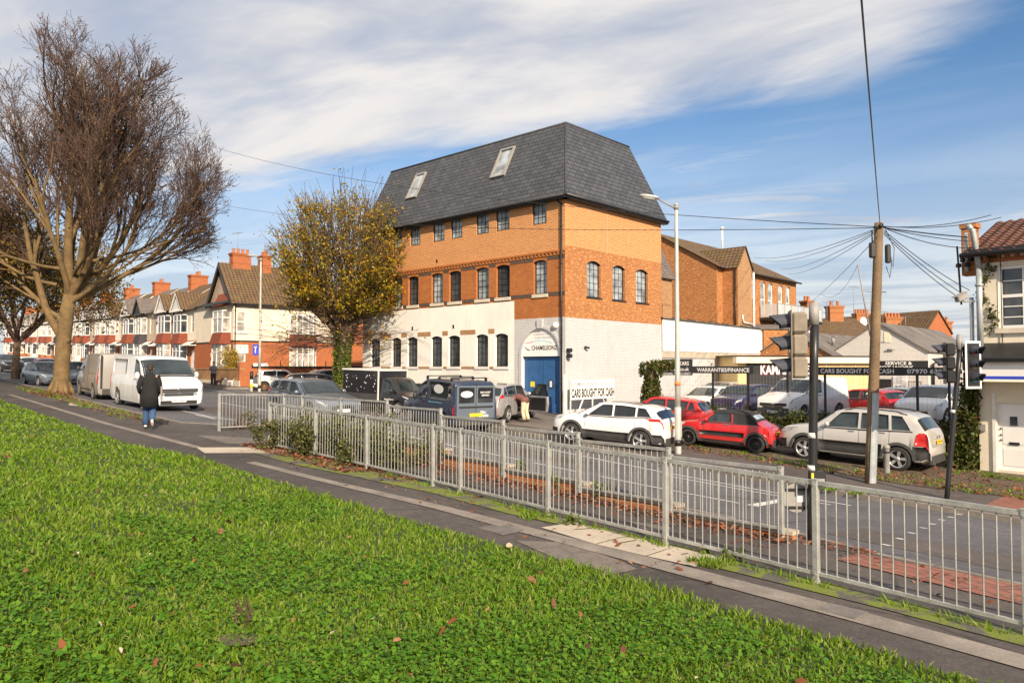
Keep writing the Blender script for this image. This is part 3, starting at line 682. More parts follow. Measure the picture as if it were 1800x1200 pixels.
# back run: stepped bays on the low brick walls, plus the angled bays at its far end
bk_line=[(2,9.35),(6,9.35),(9,9.35),(14,9.4),(20.2,9.6)]
pA=G(385,757); pB=px_on_line(500,bk_line+[(23,9.7)])
xB=xy(*pB)
seg=[500,532,600,681]
bp=[px_on_line(p,bk_line+[(23,9.7)]) for p in seg]
def ztop_at(px,py,p): r=ray(px,py); x,y=xy(*p); return r.z*y
LB=['angled end bay of the back railing, turned across the path','narrow bay at the corner of the back railing','back railing bay in front of the silver estate bonnet','back railing bay standing before the black box van wheel']
ang=(pA.x,pA.y); 
guardrail(ang,xB,pA.z,Hp(*pB),1.0,ztop_at(500,694,pB)-Hp(*pB),LB[0],'back pedestrian railings',True,False)
tops=[694,696,701,706]
for i in range(3):
    a,b=bp[i],bp[i+1]
    guardrail(xy(*a),xy(*b),Hp(*a),Hp(*b),ztop_at(seg[i],tops[i],a)-Hp(*a),ztop_at(seg[i+1],tops[i+1],b)-Hp(*b),LB[i+1],'back pedestrian railings',True,i==2)
steps=[(684,714,774,720),(776,731,884,741),(886,750,1015,764),(1018,775,1174,789),(1177,805,1370,822)]
LS=['stepped back railing bay in front of the dark box van and blue van','stepped back railing bay in front of the blue van rear','stepped back railing bay with sprouting weeds at its foot, second from its near end','longest stepped back railing bay seen past the white crossover car','nearest stepped back railing bay, standing on the brick planter end']
WL=['farthest low brick kerb wall under the back railing','second farthest low brick wall step under the back railing','middle low brick wall step with weeds growing over it','low brick wall step heaped with brown leaves','nearest low brick wall step with an exposed brick end']
for i,(x0,y0,x1,y1) in enumerate(steps):
    a=px_on_line(x0,bk_line); b=px_on_line(x1,bk_line); za=ztop_at(x0,y0,a); zb=ztop_at(x1,y1,b); zt=(za+zb)/2
    g0,g1=Hp(*a),Hp(*b); base=min(g0,g1)
    wtop=zt-.86
    h=.98
    r=guardrail(xy(*a),xy(*b),zt-h+.0,zt-h+.0,h,h,LS[i],'back pedestrian railings',True,True,foot=.19)
    # low wall under the bay
    A=Vector((*xy(*a),0)); B=Vector((*xy(*b),0)); d=(B-A).length; F=Fr(A,(B-A))
    wt=empty('low_brick_wall',(A.x,A.y,base),0,WL[i],'wall','stepped low walls under the back railing')
    wt.rotation_euler.z=math.atan2(B.y-A.y,B.x-A.x)
    mb=MB(); L0=(d)
    ztw=zt-h+.165-base
    F2=Fr((0,0,0),(1,0,0))
    mb.fbox(F2,-.03,L0+.12,-.3,ztw-.05,-.19,-.04)
    mb.build('brickwork',M['brickterr'],wt)
    mb=MB(); mb.fbox(F2,-.05,L0+.14,ztw-.05,ztw,-.21,-.03); mb.build('coping',M['conc'],wt)
# ---------------- buildings ----------------
def onF(px,py,F,c=0):
    r=ray(px,py); o=F.p(0,0,c); q=F.n.dot(o)/F.n.dot(r); p=r*q-F.o
    return p.dot(F.u),p.dot(F.w)
def window(par,F,a0,a1,b0,b1,inset,fm,gm,cols=2,rows=3,fw=.05,bw=.012,name='window',tran=None,mull=None,sill=None,th=.05,sash=None):
    """frame with glazing bars at c=-inset; pane is a child"""
    mb=MB(); c1=-inset; c0=-inset-th
    mb.fbox(F,a0,a1,b0,b0+fw,c0,c1); mb.fbox(F,a0,a1,b1-fw,b1,c0,c1); mb.fbox(F,a0,a0+fw,b0+fw,b1-fw,c0,c1); mb.fbox(F,a1-fw,a1,b0+fw,b1-fw,c0,c1)
    ia,ib,ja,jb=a0+fw,a1-fw,b0+fw,b1-fw
    for q in (mull or []): x=ia+(ib-ia)*q; mb.fbox(F,x-fw*.5,x+fw*.5,ja,jb,c0+.004,c1-.004)
    for q in (tran or []): y=ja+(jb-ja)*q; mb.fbox(F,ia,ib,y-fw*.5,y+fw*.5,c0+.006,c1-.006)
    for i in range(1,cols): x=ia+(ib-ia)*i/cols; mb.fbox(F,x-bw/2,x+bw/2,ja,jb,c0+.01,c1-.012)
    for j in range(1,rows): y=ja+(jb-ja)*j/rows; mb.fbox(F,ia,ib,y-bw/2,y+bw/2,c0+.012,c1-.014)
    w_=mb.build(name,fm,par)
    mb=MB(); mb.fquad(F,a0+.01,a1-.01,b0+.01,b1-.01,c0+.016); mb.build('pane',gm,w_)
    if sill:
        mb=MB(); mb.fbox(F,a0-.08,a1+.08,b0-sill[0],b0,-inset-.02,sill[1]); mb.build('sill',sill[2],w_)
    return w_
def gutterpipe(par,F,a,b0,b1,c=.09,r=.05,mat=None,name='downpipe'):
    mb=MB(); mb.tube([F.p(a,b0,c),F.p(a,b1,c)],r,8)
    for q in range(1,int((b1-b0)/1.8)+1): mb.tube([F.p(a,b0+q*1.8,c),F.p(a,b0+q*1.8+.07,c)],r*1.35,8)
    return mb.build(name,mat or M['black'],par)
C0=Vector((2.5,35,0)); dL=Vector((-.735,.678,0)).normalized(); dR=Vector((.678,.735,0)).normalized()
LL=15.85; LR=8.55
FL=Fr(C0+dL*LL,-dL); FRt=Fr(C0,dR)
def main_building():
    B=empty('brick_building',(C0.x,C0.y,-2.27),0,'three storey orange brick and white painted building with dark slate mansard roof and blue doors','building')
    B.location=(0,0,0)
    F=FL
    aS=onF(904,600,F)[0]                         # where the white paint ends
    zW=onF(904,529,F)[1]; zG=onF(950,559,F)[1]; zD=onF(990,440,F)[1]; zE=onF(990,345,F)[1]
    g=lambda x0,x1: (onF(x0,600,F)[0],onF(x1,600,F)[0])
    zt3=zE+.12; zb3=onF(948,394,F)[1]
    w3=[g(*q) for q in((936,961),(872,895.5),(837,859),(792,812),(760.5,780.5),(720.5,738),(690,706),(652,668))]
    zt2=onF(950,457,F)[1]; zb2=onF(950,517,F)[1]
    w2=[g(*q) for q in((938,961.6),(872,896),(836.5,859),(789,810),(758,778),(717,735),(690,706.6),(652,668))]
    zt1=onF(881,586,F)[1]; zb1=onF(881,644,F)[1]
    w1=[g(*q) for q in((870,893),(836.5,858),(788,808.6),(757.7,777),(716,733.7),(688.5,705),(651.5,668))]
    # walls -------------------------------------------------
    mb=MB(); D=.20
    mats=[M['render'],M['greybrick'],M['brickmid'],M['bricknew'],M['brickold'],M['brickdark'],M['stone'],M['whitew']]
    mb.wall(F,0,aS,-2.9,zW,[(a,b,zb1,zt1) for a,b in w1],D,0)
    for a,b in w1: mb.arch_fill(F,a,b,zt1,.12,0.0,0)
    d0,d1=onF(917,700,F)[0],onF(985,700,F)[0]; zs=onF(950,626,F)[1]; za=onF(950,577,F)[1]; dm=(d0+d1)/2; rr=(d1-d0)/2
    # arched door recess in the grey part: a polygon with the opening cut out as strips
    n=14; pts=[(dm-rr*math.cos(math.pi*i/n),zs+(za-zs)*math.sin(math.pi*i/n)) for i in range(n+1)]
    mb.fquad(F,aS,d0,-2.9,zs,0,1); mb.fquad(F,d1,LL,-2.9,zs,0,1)
    for i in range(n):
        (x0,y0),(x1,y1)=pts[i],pts[i+1]; mb.poly([F.p(x0,y0,0),F.p(x1,y1,0),F.p(x1,zG,0),F.p(x0,zG,0)],1)
        mb.poly([F.p(x0,y0,0),F.p(x0,y0,-.25),F.p(x1,y1,-.25),F.p(x1,y1,0)],7)
    mb.fquad(F,aS,d0,zs,zG,0,1); mb.fquad(F,d1,LL,zs,zG,0,1)
    mb.poly([F.p(d0,-2.9,0),F.p(d0,zs,0),F.p(d0,zs,-.25),F.p(d0,-2.9,-.25)][::1],7); mb.poly([F.p(d1,-2.9,0),F.p(d1,-2.9,-.25),F.p(d1,zs,-.25),F.p(d1,zs,0)],7)
    mb.wall(F,aS,LL,zG,zW,[],D,2)
    mb.wall(F,0,LL,zW,zD,[(a,b,zb2,zt2) for a,b in w2 if b<LL],D,2)
    for a,b in w2: mb.arch_fill(F,a,b,zt2,.10,0.0,2)
    mb.wall(F,0,LL,zD,zE+.3,[(a,b,zb3,zt3) for a,b in w3],.10,3)
    # right facade
    G_=FRt; zg2=onF(1080,564,G_)[1]; zo=onF(1080,447,G_)[1]
    wr=[(onF(p,500,G_)[0],onF(q,500,G_)[0]) for p,q in((1032,1056),(1077,1099),(1118,1139))]
    zrb=onF(1044,523,G_)[1]; zrt=onF(1044,459,G_)[1]
    mb.fquad(G_,0,LR,-2.9,zg2,0,1)
    mb.wall(G_,0,LR,zg2,zo,[(a,b,zrb,zrt) for a,b in wr],D,4)
    for a,b in wr: mb.arch_fill(G_,a,b,zrt,.16,0.0,4)
    mb.fquad(G_,0,LR,zo,zE+.3,0,3)
    # hidden sides
    FB=Fr(C0+dR*LR,dL); mb.fquad(FB,0,LL,-2.9,zE+.3,0,3); FE=Fr(C0+dR*LR+dL*LL,-dR); mb.fquad(FE,0,LR,-2.9,zE+.3,0,3)
    mb.build('wall',mats,B)
    # joints where new brick begins on the gable: a vertical movement joint
    mb=MB(); aj=onF(1068,400,G_)[0]; mb.fbox(G_,aj-.008,aj+.008,zo,zE,.001,.006); mb.build('movement_joint',M['stone'],B)
    # windows ------------------------------------------------
    for a,b in w3: window(B,F,a,b,zb3,zt3,.06,M['sealed'],M['glassl'],3,4,.06,.015)
    for i,(a,b) in enumerate(w2): window(B,F,a,b,zb2,zt2,.13,M['sealed'],M['glass'] if i%2 else M['glassl'],3,5,.06,.014,sill=(.16,.06,M['stone']))
    for a,b in w1: window(B,F,a,b,zb1,zt1,.13,M['sealed'],M['glass'],3,5,.06,.014,tran=[.80],sill=(.14,.05,M['whitew']))
    for a,b in wr: window(B,G_,a,b,zrb,zrt,.13,M['sealed'],M['glassl'],3,5,.06,.014,sill=(.05,.05,M['black']))
    # dark brick bands between the windows, dentil course
    def band(ws,z0,z1,mat,name,lo,hi,c=.012):
        e=sorted(ws); x=lo
        for a,b in e+[(hi,hi)]:
            if a-x>.12: mb=MB(); mb.fbox(F,x+.03,min(a,hi)-.03,z0,z1,-.02,c); mb.build(name,mat,B)
            x=max(x,b)
    band(w2,zt2-.05,zt2+.17,M['brickdark'],'dark_brick_band',0,LL+.012)
    band(w2,zb2-.13,zb2+.05,M['brickdark'],'dark_brick_band',0,LL+.012)
    band(w1[:],zt1+.02,zt1+.26,M['bricktan'],'brick_band',0,w1[0][0])
    band(w1[:],zb1-.13,zb1+.0,M['bricktan'],'brick_band',0,w1[0][0])
    mb=MB(); mb.fbox(F,0,LL+.03,zD-.04,zD+.05,-.02,.07); mb.fbox(F,0,LL+.02,zD-.20,zD-.16,-.02,.03)
    for i in range(int(LL/.24)): mb.fbox(F,.05+i*.24,.17+i*.24,zD-.16,zD-.04,-.02,.055)
    mb.build('dentil_course',M['brickmid'],B)
    # door, sign
    mb=MB(); 
    zb=-2.22
    for s_ in(0,1):
        x0=d0 if s_==0 else dm+.01; x1=dm-.01 if s_==0 else d1
        mb=MB(); k=9
        for i in range(k):
            q0=x0+(x1-x0)*i/k; q1=x0+(x1-x0)*(i+1)/k; mb.fbox(F,q0+.006,q1-.006,zb,zs-.02,-.24,-.205)
        mb.fbox(F,x0,x1,zb,zb+.45,-.203,-.17); mb.fbox(F,x0,x1,zs-.16,zs-.02,-.203,-.18); mb.fbox(F,x0,x1,zb-.1,zs-.01,-.30,-.243)
        door=mb.build('door',M['blued'],B)
        if s_==0:
            mb=MB(); a_,b_=onF(931.5,675,F); mb.fbox(F,a_-.13,a_+.13,b_-.13,b_+.13,-.200,-.19); mb.build('notice',M['yellow'],door)
            mb=MB(); mb.fbox(F,x1-.42,x1-.22,zb+1.36,zb+1.40,-.20,-.18); mb.build('letter_slot',M['black'],door)
        else:
            mb=MB(); a_,b_=onF(964,675,F); mb.fbox(F,a_-.11,a_+.11,b_-.2,b_+.2,-.203,-.185); nt_=mb.build('notice',M['black'],door)
            mb=MB(); mb.fbox(F,a_-.07,a_+.07,b_-.15,b_+.15,-.184,-.18); mb.build('panel',M['whitew'],nt_)
            mb=MB(); mb.tube([F.p(x0+.2,zb+.95,-.2),F.p(x0+.2,zb+.95,-.14),F.p(x0+.2,zb+1.15,-.14),F.p(x0+.2,zb+1.15,-.2)],.015,6); mb.build('handle',M['black'],door)
    mb=MB(); n=20; P_=[(dm-rr*math.cos(math.pi*i/n),zs+(za-zs)*math.sin(math.pi*i/n)) for i in range(n+1)]
    mb.fprism(F,P_[::-1],-.10,-.14) if False else mb.poly([F.p(a,b,-.06) for a,b in P_[::-1]])
    sg=mb.build('arched_sign',M['white'],B)
    tb=MB(); 
    put_text(tb,'CHAMELEONZ',F,dm-.62,dm+1.0,zs+.30,zs+.52,-.055,0,.02); put_text(tb,'COMPLETE CAR',F,dm-.5,dm+.5,zs+1.02,zs+1.10,-.055,1); put_text(tb,'CARE CENTRE',F,dm-.42,dm+.6,zs+.86,zs+.94,-.055,1)
    def sw(pts,wd,m):
        for (x0,y0),(x1,y1) in zip(pts,pts[1:]): tb.poly([F.p(x0,y0,-.055),F.p(x1,y1,-.055),F.p(x1,y1+wd,-.055),F.p(x0,y0+wd,-.055)],m)
    sw([(dm-1.15,zs+.62),(dm-.8,zs+.66),(dm-.5,zs+.70)],.03,3); sw([(dm-.5,zs+.70),(dm-.1,zs+.76),(dm+.3,zs+.70),(dm+.7,zs+.62)],.03,2); sw([(dm-1.1,zs+.48),(dm-.95,zs+.34),(dm-.75,zs+.27)],.05,0)
    tb.build('lettering',[M['ink'],M['greyink'],M['cyanink'],M['pinkink']],sg)
    mb=MB(); 
    for i in range(n):
        a0,b0=P_[i]; a1,b1=P_[i+1]; k=1.10
        f=lambda a,b: (dm+(a-dm)*1.12,zs+(b-zs)*1.10)
        (c0,e0),(c1,e1)=f(a0,b0),f(a1,b1); mb.fprism(F,[(a0,b0),(a1,b1),(c1,e1),(c0,e0)][::-1],0.0,.04)
    mb.fbox(F,dm-.17,dm+.17,za,za+.45,0.0,.09); mb.fbox(F,d0-.16,d0,-2.4,zs,.0,.03); mb.fbox(F,d1,d1+.16,-2.4,zs,0,.03); mb.build('door_surround',M['greybrick'],B)
    # roof ---------------------------------------------------
    ez=zE; o=.28; TL=(1.9,1.45); zt=onF(993,215,Fr(C0+dR*1.9+dL*1.45,dR))[1]
    def pt(l,r,z): return C0+dL*l+dR*r+Vector((0,0,z))
    e=[pt(-o,-o,ez),pt(-o,LR+o,ez),pt(LL+.1,LR+o,ez),pt(LL+.1,-o,ez)]
    t=[pt(1.45,1.9,zt),pt(1.45,7.6,zt),pt(LL-.25,7.6,zt),pt(LL-.25,1.9,zt)]
    mb=MB(); 
    mb.poly([e[3],e[0],t[0],t[3]]); mb.poly([e[0],e[1],t[1],t[0]]); mb.poly([e[1],e[2],t[2],t[1]]); mb.poly([e[2],e[3],t[3],t[2]]); mb.poly([t[0],t[1],t[2],t[3]])
    rf=mb.build('roof',M['slate'],B)
    mb=MB()
    for p,q in((t[3],t[0]),(t[0],t[1]),(e[0],t[0]),(t[1],t[2])): mb.tube([p,q],.05,6)
    mb.build('ridge_trim',M['slate'],rf)
    mb=MB()
    for p,q in((e[3],e[0]),(e[0],e[1])):
        d=(q-p).normalized(); f=Fr(p,d); L0=(q-p).length
        mb.fbox(f,0,L0,-.14,.02,-.02,.04); mb.fbox(f,0,L0,-.16,-.13,-.30,.0)
    mb.build('eaves',M['black'],B)
    f=Fr(e[3]+Vector((0,0,.03)),(e[0]-e[3])); mb=MB(); mb.tube([f.p(0,-.05,.09),f.p(LL+.3,-.05,.09)],.06,8); f=Fr(e[0]+Vector((0,0,.03)),(e[1]-e[0])); mb.tube([f.p(-.05,-.05,.09),f.p(LR+.5,-.05,.09)],.06,8); mb.build('gutter',M['black'],B)
    # skylights in the left slope
    sl=(t[3]-e[3]); u=(e[0]-e[3]).normalized(); sl=(sl-u*sl.dot(u)).normalized(); FS=Fr(e[3],u,sl)
    for q in (((877.5,266),(904,259.5),(890,310),(867.5,312.5)),((730,309),(749,304),(734,347.5),(717.5,350))):
        P=[onF(a,b,FS) for a,b in q]; a0=(P[0][0]+P[3][0])/2; a1=(P[1][0]+P[2][0])/2; b1=(P[0][1]+P[1][1])/2; b0=(P[2][1]+P[3][1])/2
        window(B,FS,a0,a1,b0,b1,-.11,M['greycap'],M['glassl'],1,1,.10,.01,name='skylight',th=.10)
    # pipe, cameras, alarm, vents
    ap=onF(990,500,F)[0]; gutterpipe(B,F,ap-.05,-2.35,ez-.35,.08,.045)
    mb=MB(); mb.tube([F.p(ap-.05,ez-.37,.08),F.p(ap-.3,ez-.15,.12),F.p(ap-.35,ez-.1,.3)],.045,8); mb.build('swan_neck_pipe',M['black'],B)
    a_,b_=onF(978,572,F); mb=MB(); mb.ball(F.p(a_,b_,.06),(.17,.17,.16),n=8); mb.build('alarm_box',M['white'],B)
    a_,b_=onF(996,620,G_); mb=MB()
    for z_ in (.12,-.14): mb.box((0,0,0),(.22,.22,.18),Matrix.Translation(G_.p(a_,b_+z_,.18))@Matrix.Rotation(.6,4,'Z'),bev=.03)
    mb.tube([G_.p(a_,b_+.2,0),G_.p(a_,b_+.2,.2),G_.p(a_,b_-.25,.2)],.02,6); mb.build('floodlight',M['black'],B)
    a_,b_=onF(1029,612,G_); mb=MB(); mb.tube([G_.p(a_,b_,0),G_.p(a_-.05,b_+.03,.12)],.015,6); mb.box((0,0,0),(.26,.08,.08),Matrix.Translation(G_.p(a_-.05,b_+.04,.14))@Matrix.Rotation(.5,4,'Z')@Matrix.Rotation(.25,4,'Y')); mb.build('camera',M['black'],B)
    for x,y in((797,574),(725,577)):
        a_,b_=onF(x,y,F); mb=MB(); mb.fbox(F,a_-.06,a_+.06,b_-.1,b_+.1,-.01,.015); mb.build('air_vent',M['black'],B)
    a_,b_=onF(768,459,F); mb=MB(); mb.fbox(F,a_-.06,a_+.06,b_-.08,b_+.08,-.01,.015); mb.build('air_vent',M['black'],B)
    return B
main_building()
# plain shed wall running on from the building, with the row of buildings behind ------------------------------------------------
def shed_wall():
    B=empty('low_shed',(0,0,0),0,'long low shed with white corrugated cladding over a grey painted wall, behind the car lot','shed')
    F=Fr(C0+dR*LR,dR); L0=13.1; zt=lambda a: 2.68-.13*a/13; zm=.9; zc=.53
    # main body
    mb=MB(); mb.fquad(F,0,L0,-2.9,zc,-.06,0); mb.fquad(F,0,L0,zc,zm,0,1)
    F2=Fr(F.p(L0,0,0),dL); mb.fquad(F2,0,7,-2.9,2.45,0,0); mb.build('wall',[M['greybrick'],M['conc']],B)
    mb=MB(); N=170
    pr=[(L0*i/N,.018 if i%2 else .045) for i in range(N+1)]
    for (a,c),(a2,c2) in zip(pr,pr[1:]): mb.poly([F.p(a,zm,c),F.p(a2,zm,c2),F.p(a2,zt(a2),c2),F.p(a,zt(a),c)])
    mb.build('cladding',M['white'],B)
    mb=MB()
    for i in range(1,15): mb.fbox(F,L0*i/15-.006,L0*i/15+.006,zm,2.5,.046,.05)
    for i in range(60): mb.fbox(F,L0*i/60,L0*i/60+.05,1.75,1.78,.046,.052)
    mb.build('cladding_seam',M['greyink'],B)
    mb=MB(); mb.poly([F.p(-.1,2.74,.15),F.p(L0+.1,2.6,.15),F.p(L0+.1,3.1,-7),F.p(-.1,3.2,-7)]); mb.poly([F.p(-.1,2.70,.15),F.p(-.1,3.16,-7),F.p(L0+.1,3.06,-7),F.p(L0+.1,2.56,.15)])
    mb.poly([F.p(-.1,2.70,.15),F.p(L0+.1,2.56,.15),F.p(L0+.1,2.6,.15),F.p(-.1,2.74,.15)]); mb.build('roof',M['asbestos'],B)
    mb=MB(); rg=random.Random(3)
    for i in range(14):
        a=1+i*.85; mb.tube([F.p(a,2.78-.01*a,.05),F.p(a+1.6,2.80-.012*a+rg.uniform(-.02,.05),-.3-rg.random()*.4)],.03,5)
    mb.build('roof_batten',M['black'],B)
    mb=MB(); mb.tube([F.p(8.6,-2.4,.1),F.p(8.6,.5,.1)],.3,4); 
    mb=MB(); mb.fbox(F,6.6,7.3,-2.6,.1,.0,.02); mb.build('white_door',M['white'],B)
    # second steep roofed block next to the main building
    B2=empty('side_block',(0,0,0),0,'narrow tan brick block with steep dark tiled roof, tucked behind the main building','building')
    F=Fr(C0+dR*(LR+.15)+dL*1.2,dR); zE=onF(1180,492,F)[1]; zT=onF(1175,395,Fr(F.p(0,0,-1.3),dR))[1]; L1=3.0
    ws=[(.35,.85,2.75,3.6),(1.3,1.95,2.75,3.6)]
    mb=MB(); mb.wall(F,0,L1,-2,zE,ws,.12,0); F2=Fr(F.p(L1,0,0),dL); mb.fquad(F2,0,8,-2,zE,0,0); mb.build('wall',M['bricktan'],B2)
    for o in ws: window(B2,F,*o,.08,M['sealed'],M['glass'],2,3)
    mb=MB(); mb.poly([F.p(0,zE,.2),F.p(L1+.2,zE,.2),F.p(L1-.6,zT,-1.3),F.p(0,zT,-1.3)]); mb.poly([F.p(L1+.2,zE,.2),F.p(L1+.2,zE,-8),F.p(L1-.6,zT,-8),F.p(L1-.6,zT,-1.3)]); mb.poly([F.p(0,zT,-1.3),F.p(L1-.6,zT,-1.3),F.p(L1-.6,zT,-8),F.p(0,zT,-8)]); mb.build('roof',M['oldslate'],B2)
    mb=MB(); 
    for i in range(14): mb.fbox(F,.05+i*.2,.15+i*.2,zE-1.55,zE-1.43,0,.05)
    mb.build('dentil_course',M['bricktan'],B2)
shed_wall()
def factory():
    B=empty('brick_factory',(0,0,0),0,'large old red brick factory with brown tiled roof and glazed balcony behind the car lot','building')
    E=Vector((17.9,56,0)); F=Fr(E,dR); zE=7.1; L1=8.8; a0=-5.2; W=9.9
    ws=[(onF(p,540,F)[0],onF(q,540,F)[0]) for p,q in((1337,1346),(1350,1359),(1368,1376),(1381,1389))]
    wz=(4.05,onF(1342,495,F)[1]); w0=(onF(1322,540,F)[0],onF(1329,540,F)[0],onF(1325,524,F)[1],onF(1325,491,F)[1])
    ops=[(a,b,*wz) for a,b in ws]+[w0]
    mb=MB(); mb.wall(F,a0,L1,-2.5,zE,ops,.15,0)
    FB=Fr(F.p(a0,0,-W),(-F.n)*-1) 
    F1=Fr(F.p(a0,0,-W),F.n); # left gable end, faces -dR
    mb.poly([F1.p(0,-2.5),F1.p(W,-2.5),F1.p(W,zE),F1.p(W/2,zE+2.95),F1.p(0,zE)],0)
    F3=Fr(F.p(L1,0,0),-F.n); mb.fquad(F3,0,W,-2.5,zE,0,0)
    mb.build('wall',M['brickold'],B)
    r=zE+2.95; hp=3.2
    mb=MB(); mb.poly([F.p(a0-.2,zE-.08,.3),F.p(L1+.3,zE-.08,.3),F.p(L1-hp,r,-W/2),F.p(a0-.2,r,-W/2)]); mb.poly([F.p(L1+.3,zE-.08,.3),F.p(L1+.3,zE-.08,-W-.3),F.p(L1-hp,r,-W/2)]); mb.poly([F.p(a0-.2,r,-W/2),F.p(L1-hp,r,-W/2),F.p(L1+.3,zE-.08,-W-.3),F.p(a0-.2,zE-.08,-W-.3)])
    rf=mb.build('roof',M['tile'],B)
    mb=MB(); mb.tube([F.p(a0,zE-.1,.33),F.p(L1+.3,zE-.1,.33)],.07,6); mb.build('gutter',M['black'],B)
    mb=MB(); q=F.p(1.6,0,-3.0); zz=zE+1.9; mb.tube([Vector((q.x,q.y,zz)),Vector((q.x,q.y,zz+2.0))],.07,6); mb.tube([Vector((q.x,q.y,zz+2.0)),Vector((q.x,q.y,zz+2.15))],.13,8); mb.build('flue',M['white'],rf)
    for a,b in ws: window(B,F,a,b,*wz,.08,M['white'],M['glassl'],1,1,.08,.03,tran=[.45])
    window(B,F,*w0,.08,M['white'],M['glassc'],2,4,.06,.03)
    for a,b in ws:
        mb=MB(); mb.arch_fill(F,a-.02,b+.02,wz[1]+.02,.18,.003); mb.build('window_arch',M['brickold'],B)
    # outrigger
    K=Vector((15.8,52,0)); W2=2.2; D2=5.5
    G1=Fr(K,dR); G2=Fr(K+dL*D2,-dL); zk=zE-.05
    O=MB(); O.poly([G1.p(0,-2.5),G1.p(W2,-2.5),G1.p(W2,zk),G1.p(W2/2,zk+1.5),G1.p(0,zk)],0); O.fquad(G2,0,D2,-2.5,zk,0,1); G3=Fr(K+dR*W2,dL); O.fquad(G3,0,D2,-2.5,zk,0,0)
    O.build('outrigger_wall',[M['bricktan'],M['brickold']],B)
    O=MB(); 
    O.poly([G2.p(-.05,zk-.1,.15),G2.p(D2+.12,zk-.1,.15),G2.p(D2+.12,zk+1.55,-W2/2),G2.p(-.05,zk+1.55,-W2/2)]); O.poly([G3.p(-.12,zk-.1,.15),G3.p(D2,zk-.1,.15),G3.p(D2,zk+1.55,-W2/2),G3.p(-.12,zk+1.55,-W2/2)]); O.build('outrigger_roof',M['tile'],B)
    gutterpipe(B,G2,D2-.15,0,zk-.15,.08,.05); gutterpipe(B,G1,W2+.12,.5,zk-.25,.08,.08,M['white'])
    mb=MB(); mb.tube([G1.p(.5,zk-3.4,.08),G1.p(.6,zk-3.9,.1),G1.p(W2-.1,zk-4.0,.1)],.06,6); mb.build('waste_pipe',M['white'],B)
    # balcony
    bx0,bx1=ws[0][0]-.25,L1+1.7; bz=3.75
    mb=MB(); mb.fbox(F,bx0,bx1,bz-.18,bz,.0,1.5); mb.fbox(F,L1,bx1,bz-.18,bz,-1,0)
    for a in (bx0+.3,bx0+1.9): mb.tube([F.p(a,1.9,0.02),F.p(a+.0,bz-.15,1.35)],.06,6)
    dk=mb.build('balcony',M['black'],B)
    n=7; 
    for i in range(n):
        a=bx0+(bx1-bx0)*i/n; b=bx0+(bx1-bx0)*(i+1)/n; mb=MB(); mb.fbox(F,a+.04,b-.04,bz+.05,bz+1.05,1.46,1.48); mb.build('glass_panel',M['pane'] ,dk)
    mb=MB(); mb.fbox(F,bx0,bx0+.02,bz+.05,bz+1.05,.1,1.45); mb.build('glass_panel',M['pane'],dk)
    mb=MB(); mb.fbox(F,bx0,bx1,bz+1.06,bz+1.11,1.44,1.5)
    for i in range(n+1): a=bx0+(bx1-bx0)*i/n; mb.fbox(F,a-.025,a+.025,bz,bz+1.06,1.45,1.49)
    mb.build('handrail',M['greycap'],dk)
    mb=MB(); mb.fbox(F,ws[0][0]-.1,ws[1][0]-.4,.9,2.9,.0,.02); mb.fbox(F,ws[1][0],ws[1][1]+.2,.9,2.9,.0,.02); mb.build('ground_window',M['whitew'],B)
m_,nt_,N_,L_,b_=newmat('balcony_glass'); b_.inputs['Base Color'].default_value=(.62,.66,.68,1); b_.inputs['Roughness'].default_value=.08; b_.inputs['Alpha'].default_value=.55; M['pane']=m_
factory()
def simple_gable(label,cat,A,u,W,D,zb,ze,rise,wm,rm,name='house',over=.25,ridge_along=True):
    """block with front along u; ridge parallel to u if ridge_along else running back"""
    B=empty(name,(0,0,0),0,label,cat); F=Fr(Vector((A[0],A[1],0)),u)
    mb=MB(); c=[F.p(0,0,0),F.p(W,0,0),F.p(W,0,-D),F.p(0,0,-D)]
    fr=[F,Fr(c[1],-F.n),Fr(c[2],-F.u),Fr(c[3],F.n)]; ln=[W,D,W,D]
    for i,(f,l) in enumerate(zip(fr,ln)):
        if (i%2==1)==ridge_along: mb.poly([f.p(0,zb),f.p(l,zb),f.p(l,ze),f.p(l/2,ze+rise),f.p(0,ze)])
        else: mb.fquad(f,0,l,zb,ze)
    mb.build('wall',wm,B); mb=MB(); o=over; s=rise/((D if ridge_along else W)/2)
    th=.08
    for k in(0,1):
        f,l,hw=(fr[0 if k==0 else 2],W,D/2) if ridge_along else (fr[1 if k==0 else 3],D,W/2)
        a=[f.p(-o,ze-o*s,o),f.p(l+o,ze-o*s,o),f.p(l+o,ze+rise,-hw),f.p(-o,ze+rise,-hw)]; b=[q+Vector((0,0,th)) for q in a]
        mb.add(a+b,[[3,2,1,0],[4,5,6,7],[0,1,5,4],[1,2,6,5],[2,3,7,6],[3,0,4,7]])
    mb.build('roof',rm,B); return B,F,fr
def chimney(par,p,w,d,h,ang,pots=4,mat=None,potm=None,cap=True,name='chimney'):
    T=Matrix.Translation(Vector(p))@Matrix.Rotation(ang,4,'Z')
    mb=MB(); mb.box((0,0,h/2-.6),(w,d,h+1.2-.3),T)
    mb.box((0,0,h-.22),(w+.10,d+.10,.10),T); mb.box((0,0,h-.10),(w+.18,d+.18,.12),T); mb.box((0,0,h*.45),(w+.06,d+.06,.08),T)
    c=mb.build(name,mat or M['brickterr'],par)
    for i in range(pots):
        x=(i+.5)/pots*w-w/2; mb=MB(); mb.lathe([(.13,h-.04),(.12,h+.28),(.14,h+.30),(.14,h+.36),(.10,h+.36),(.09,h+.1)],10,T@Matrix.Translation((x,0,0))); mb.smooth=True; mb.build('chimney_pot',potm or M['claypot'],c)
    return c
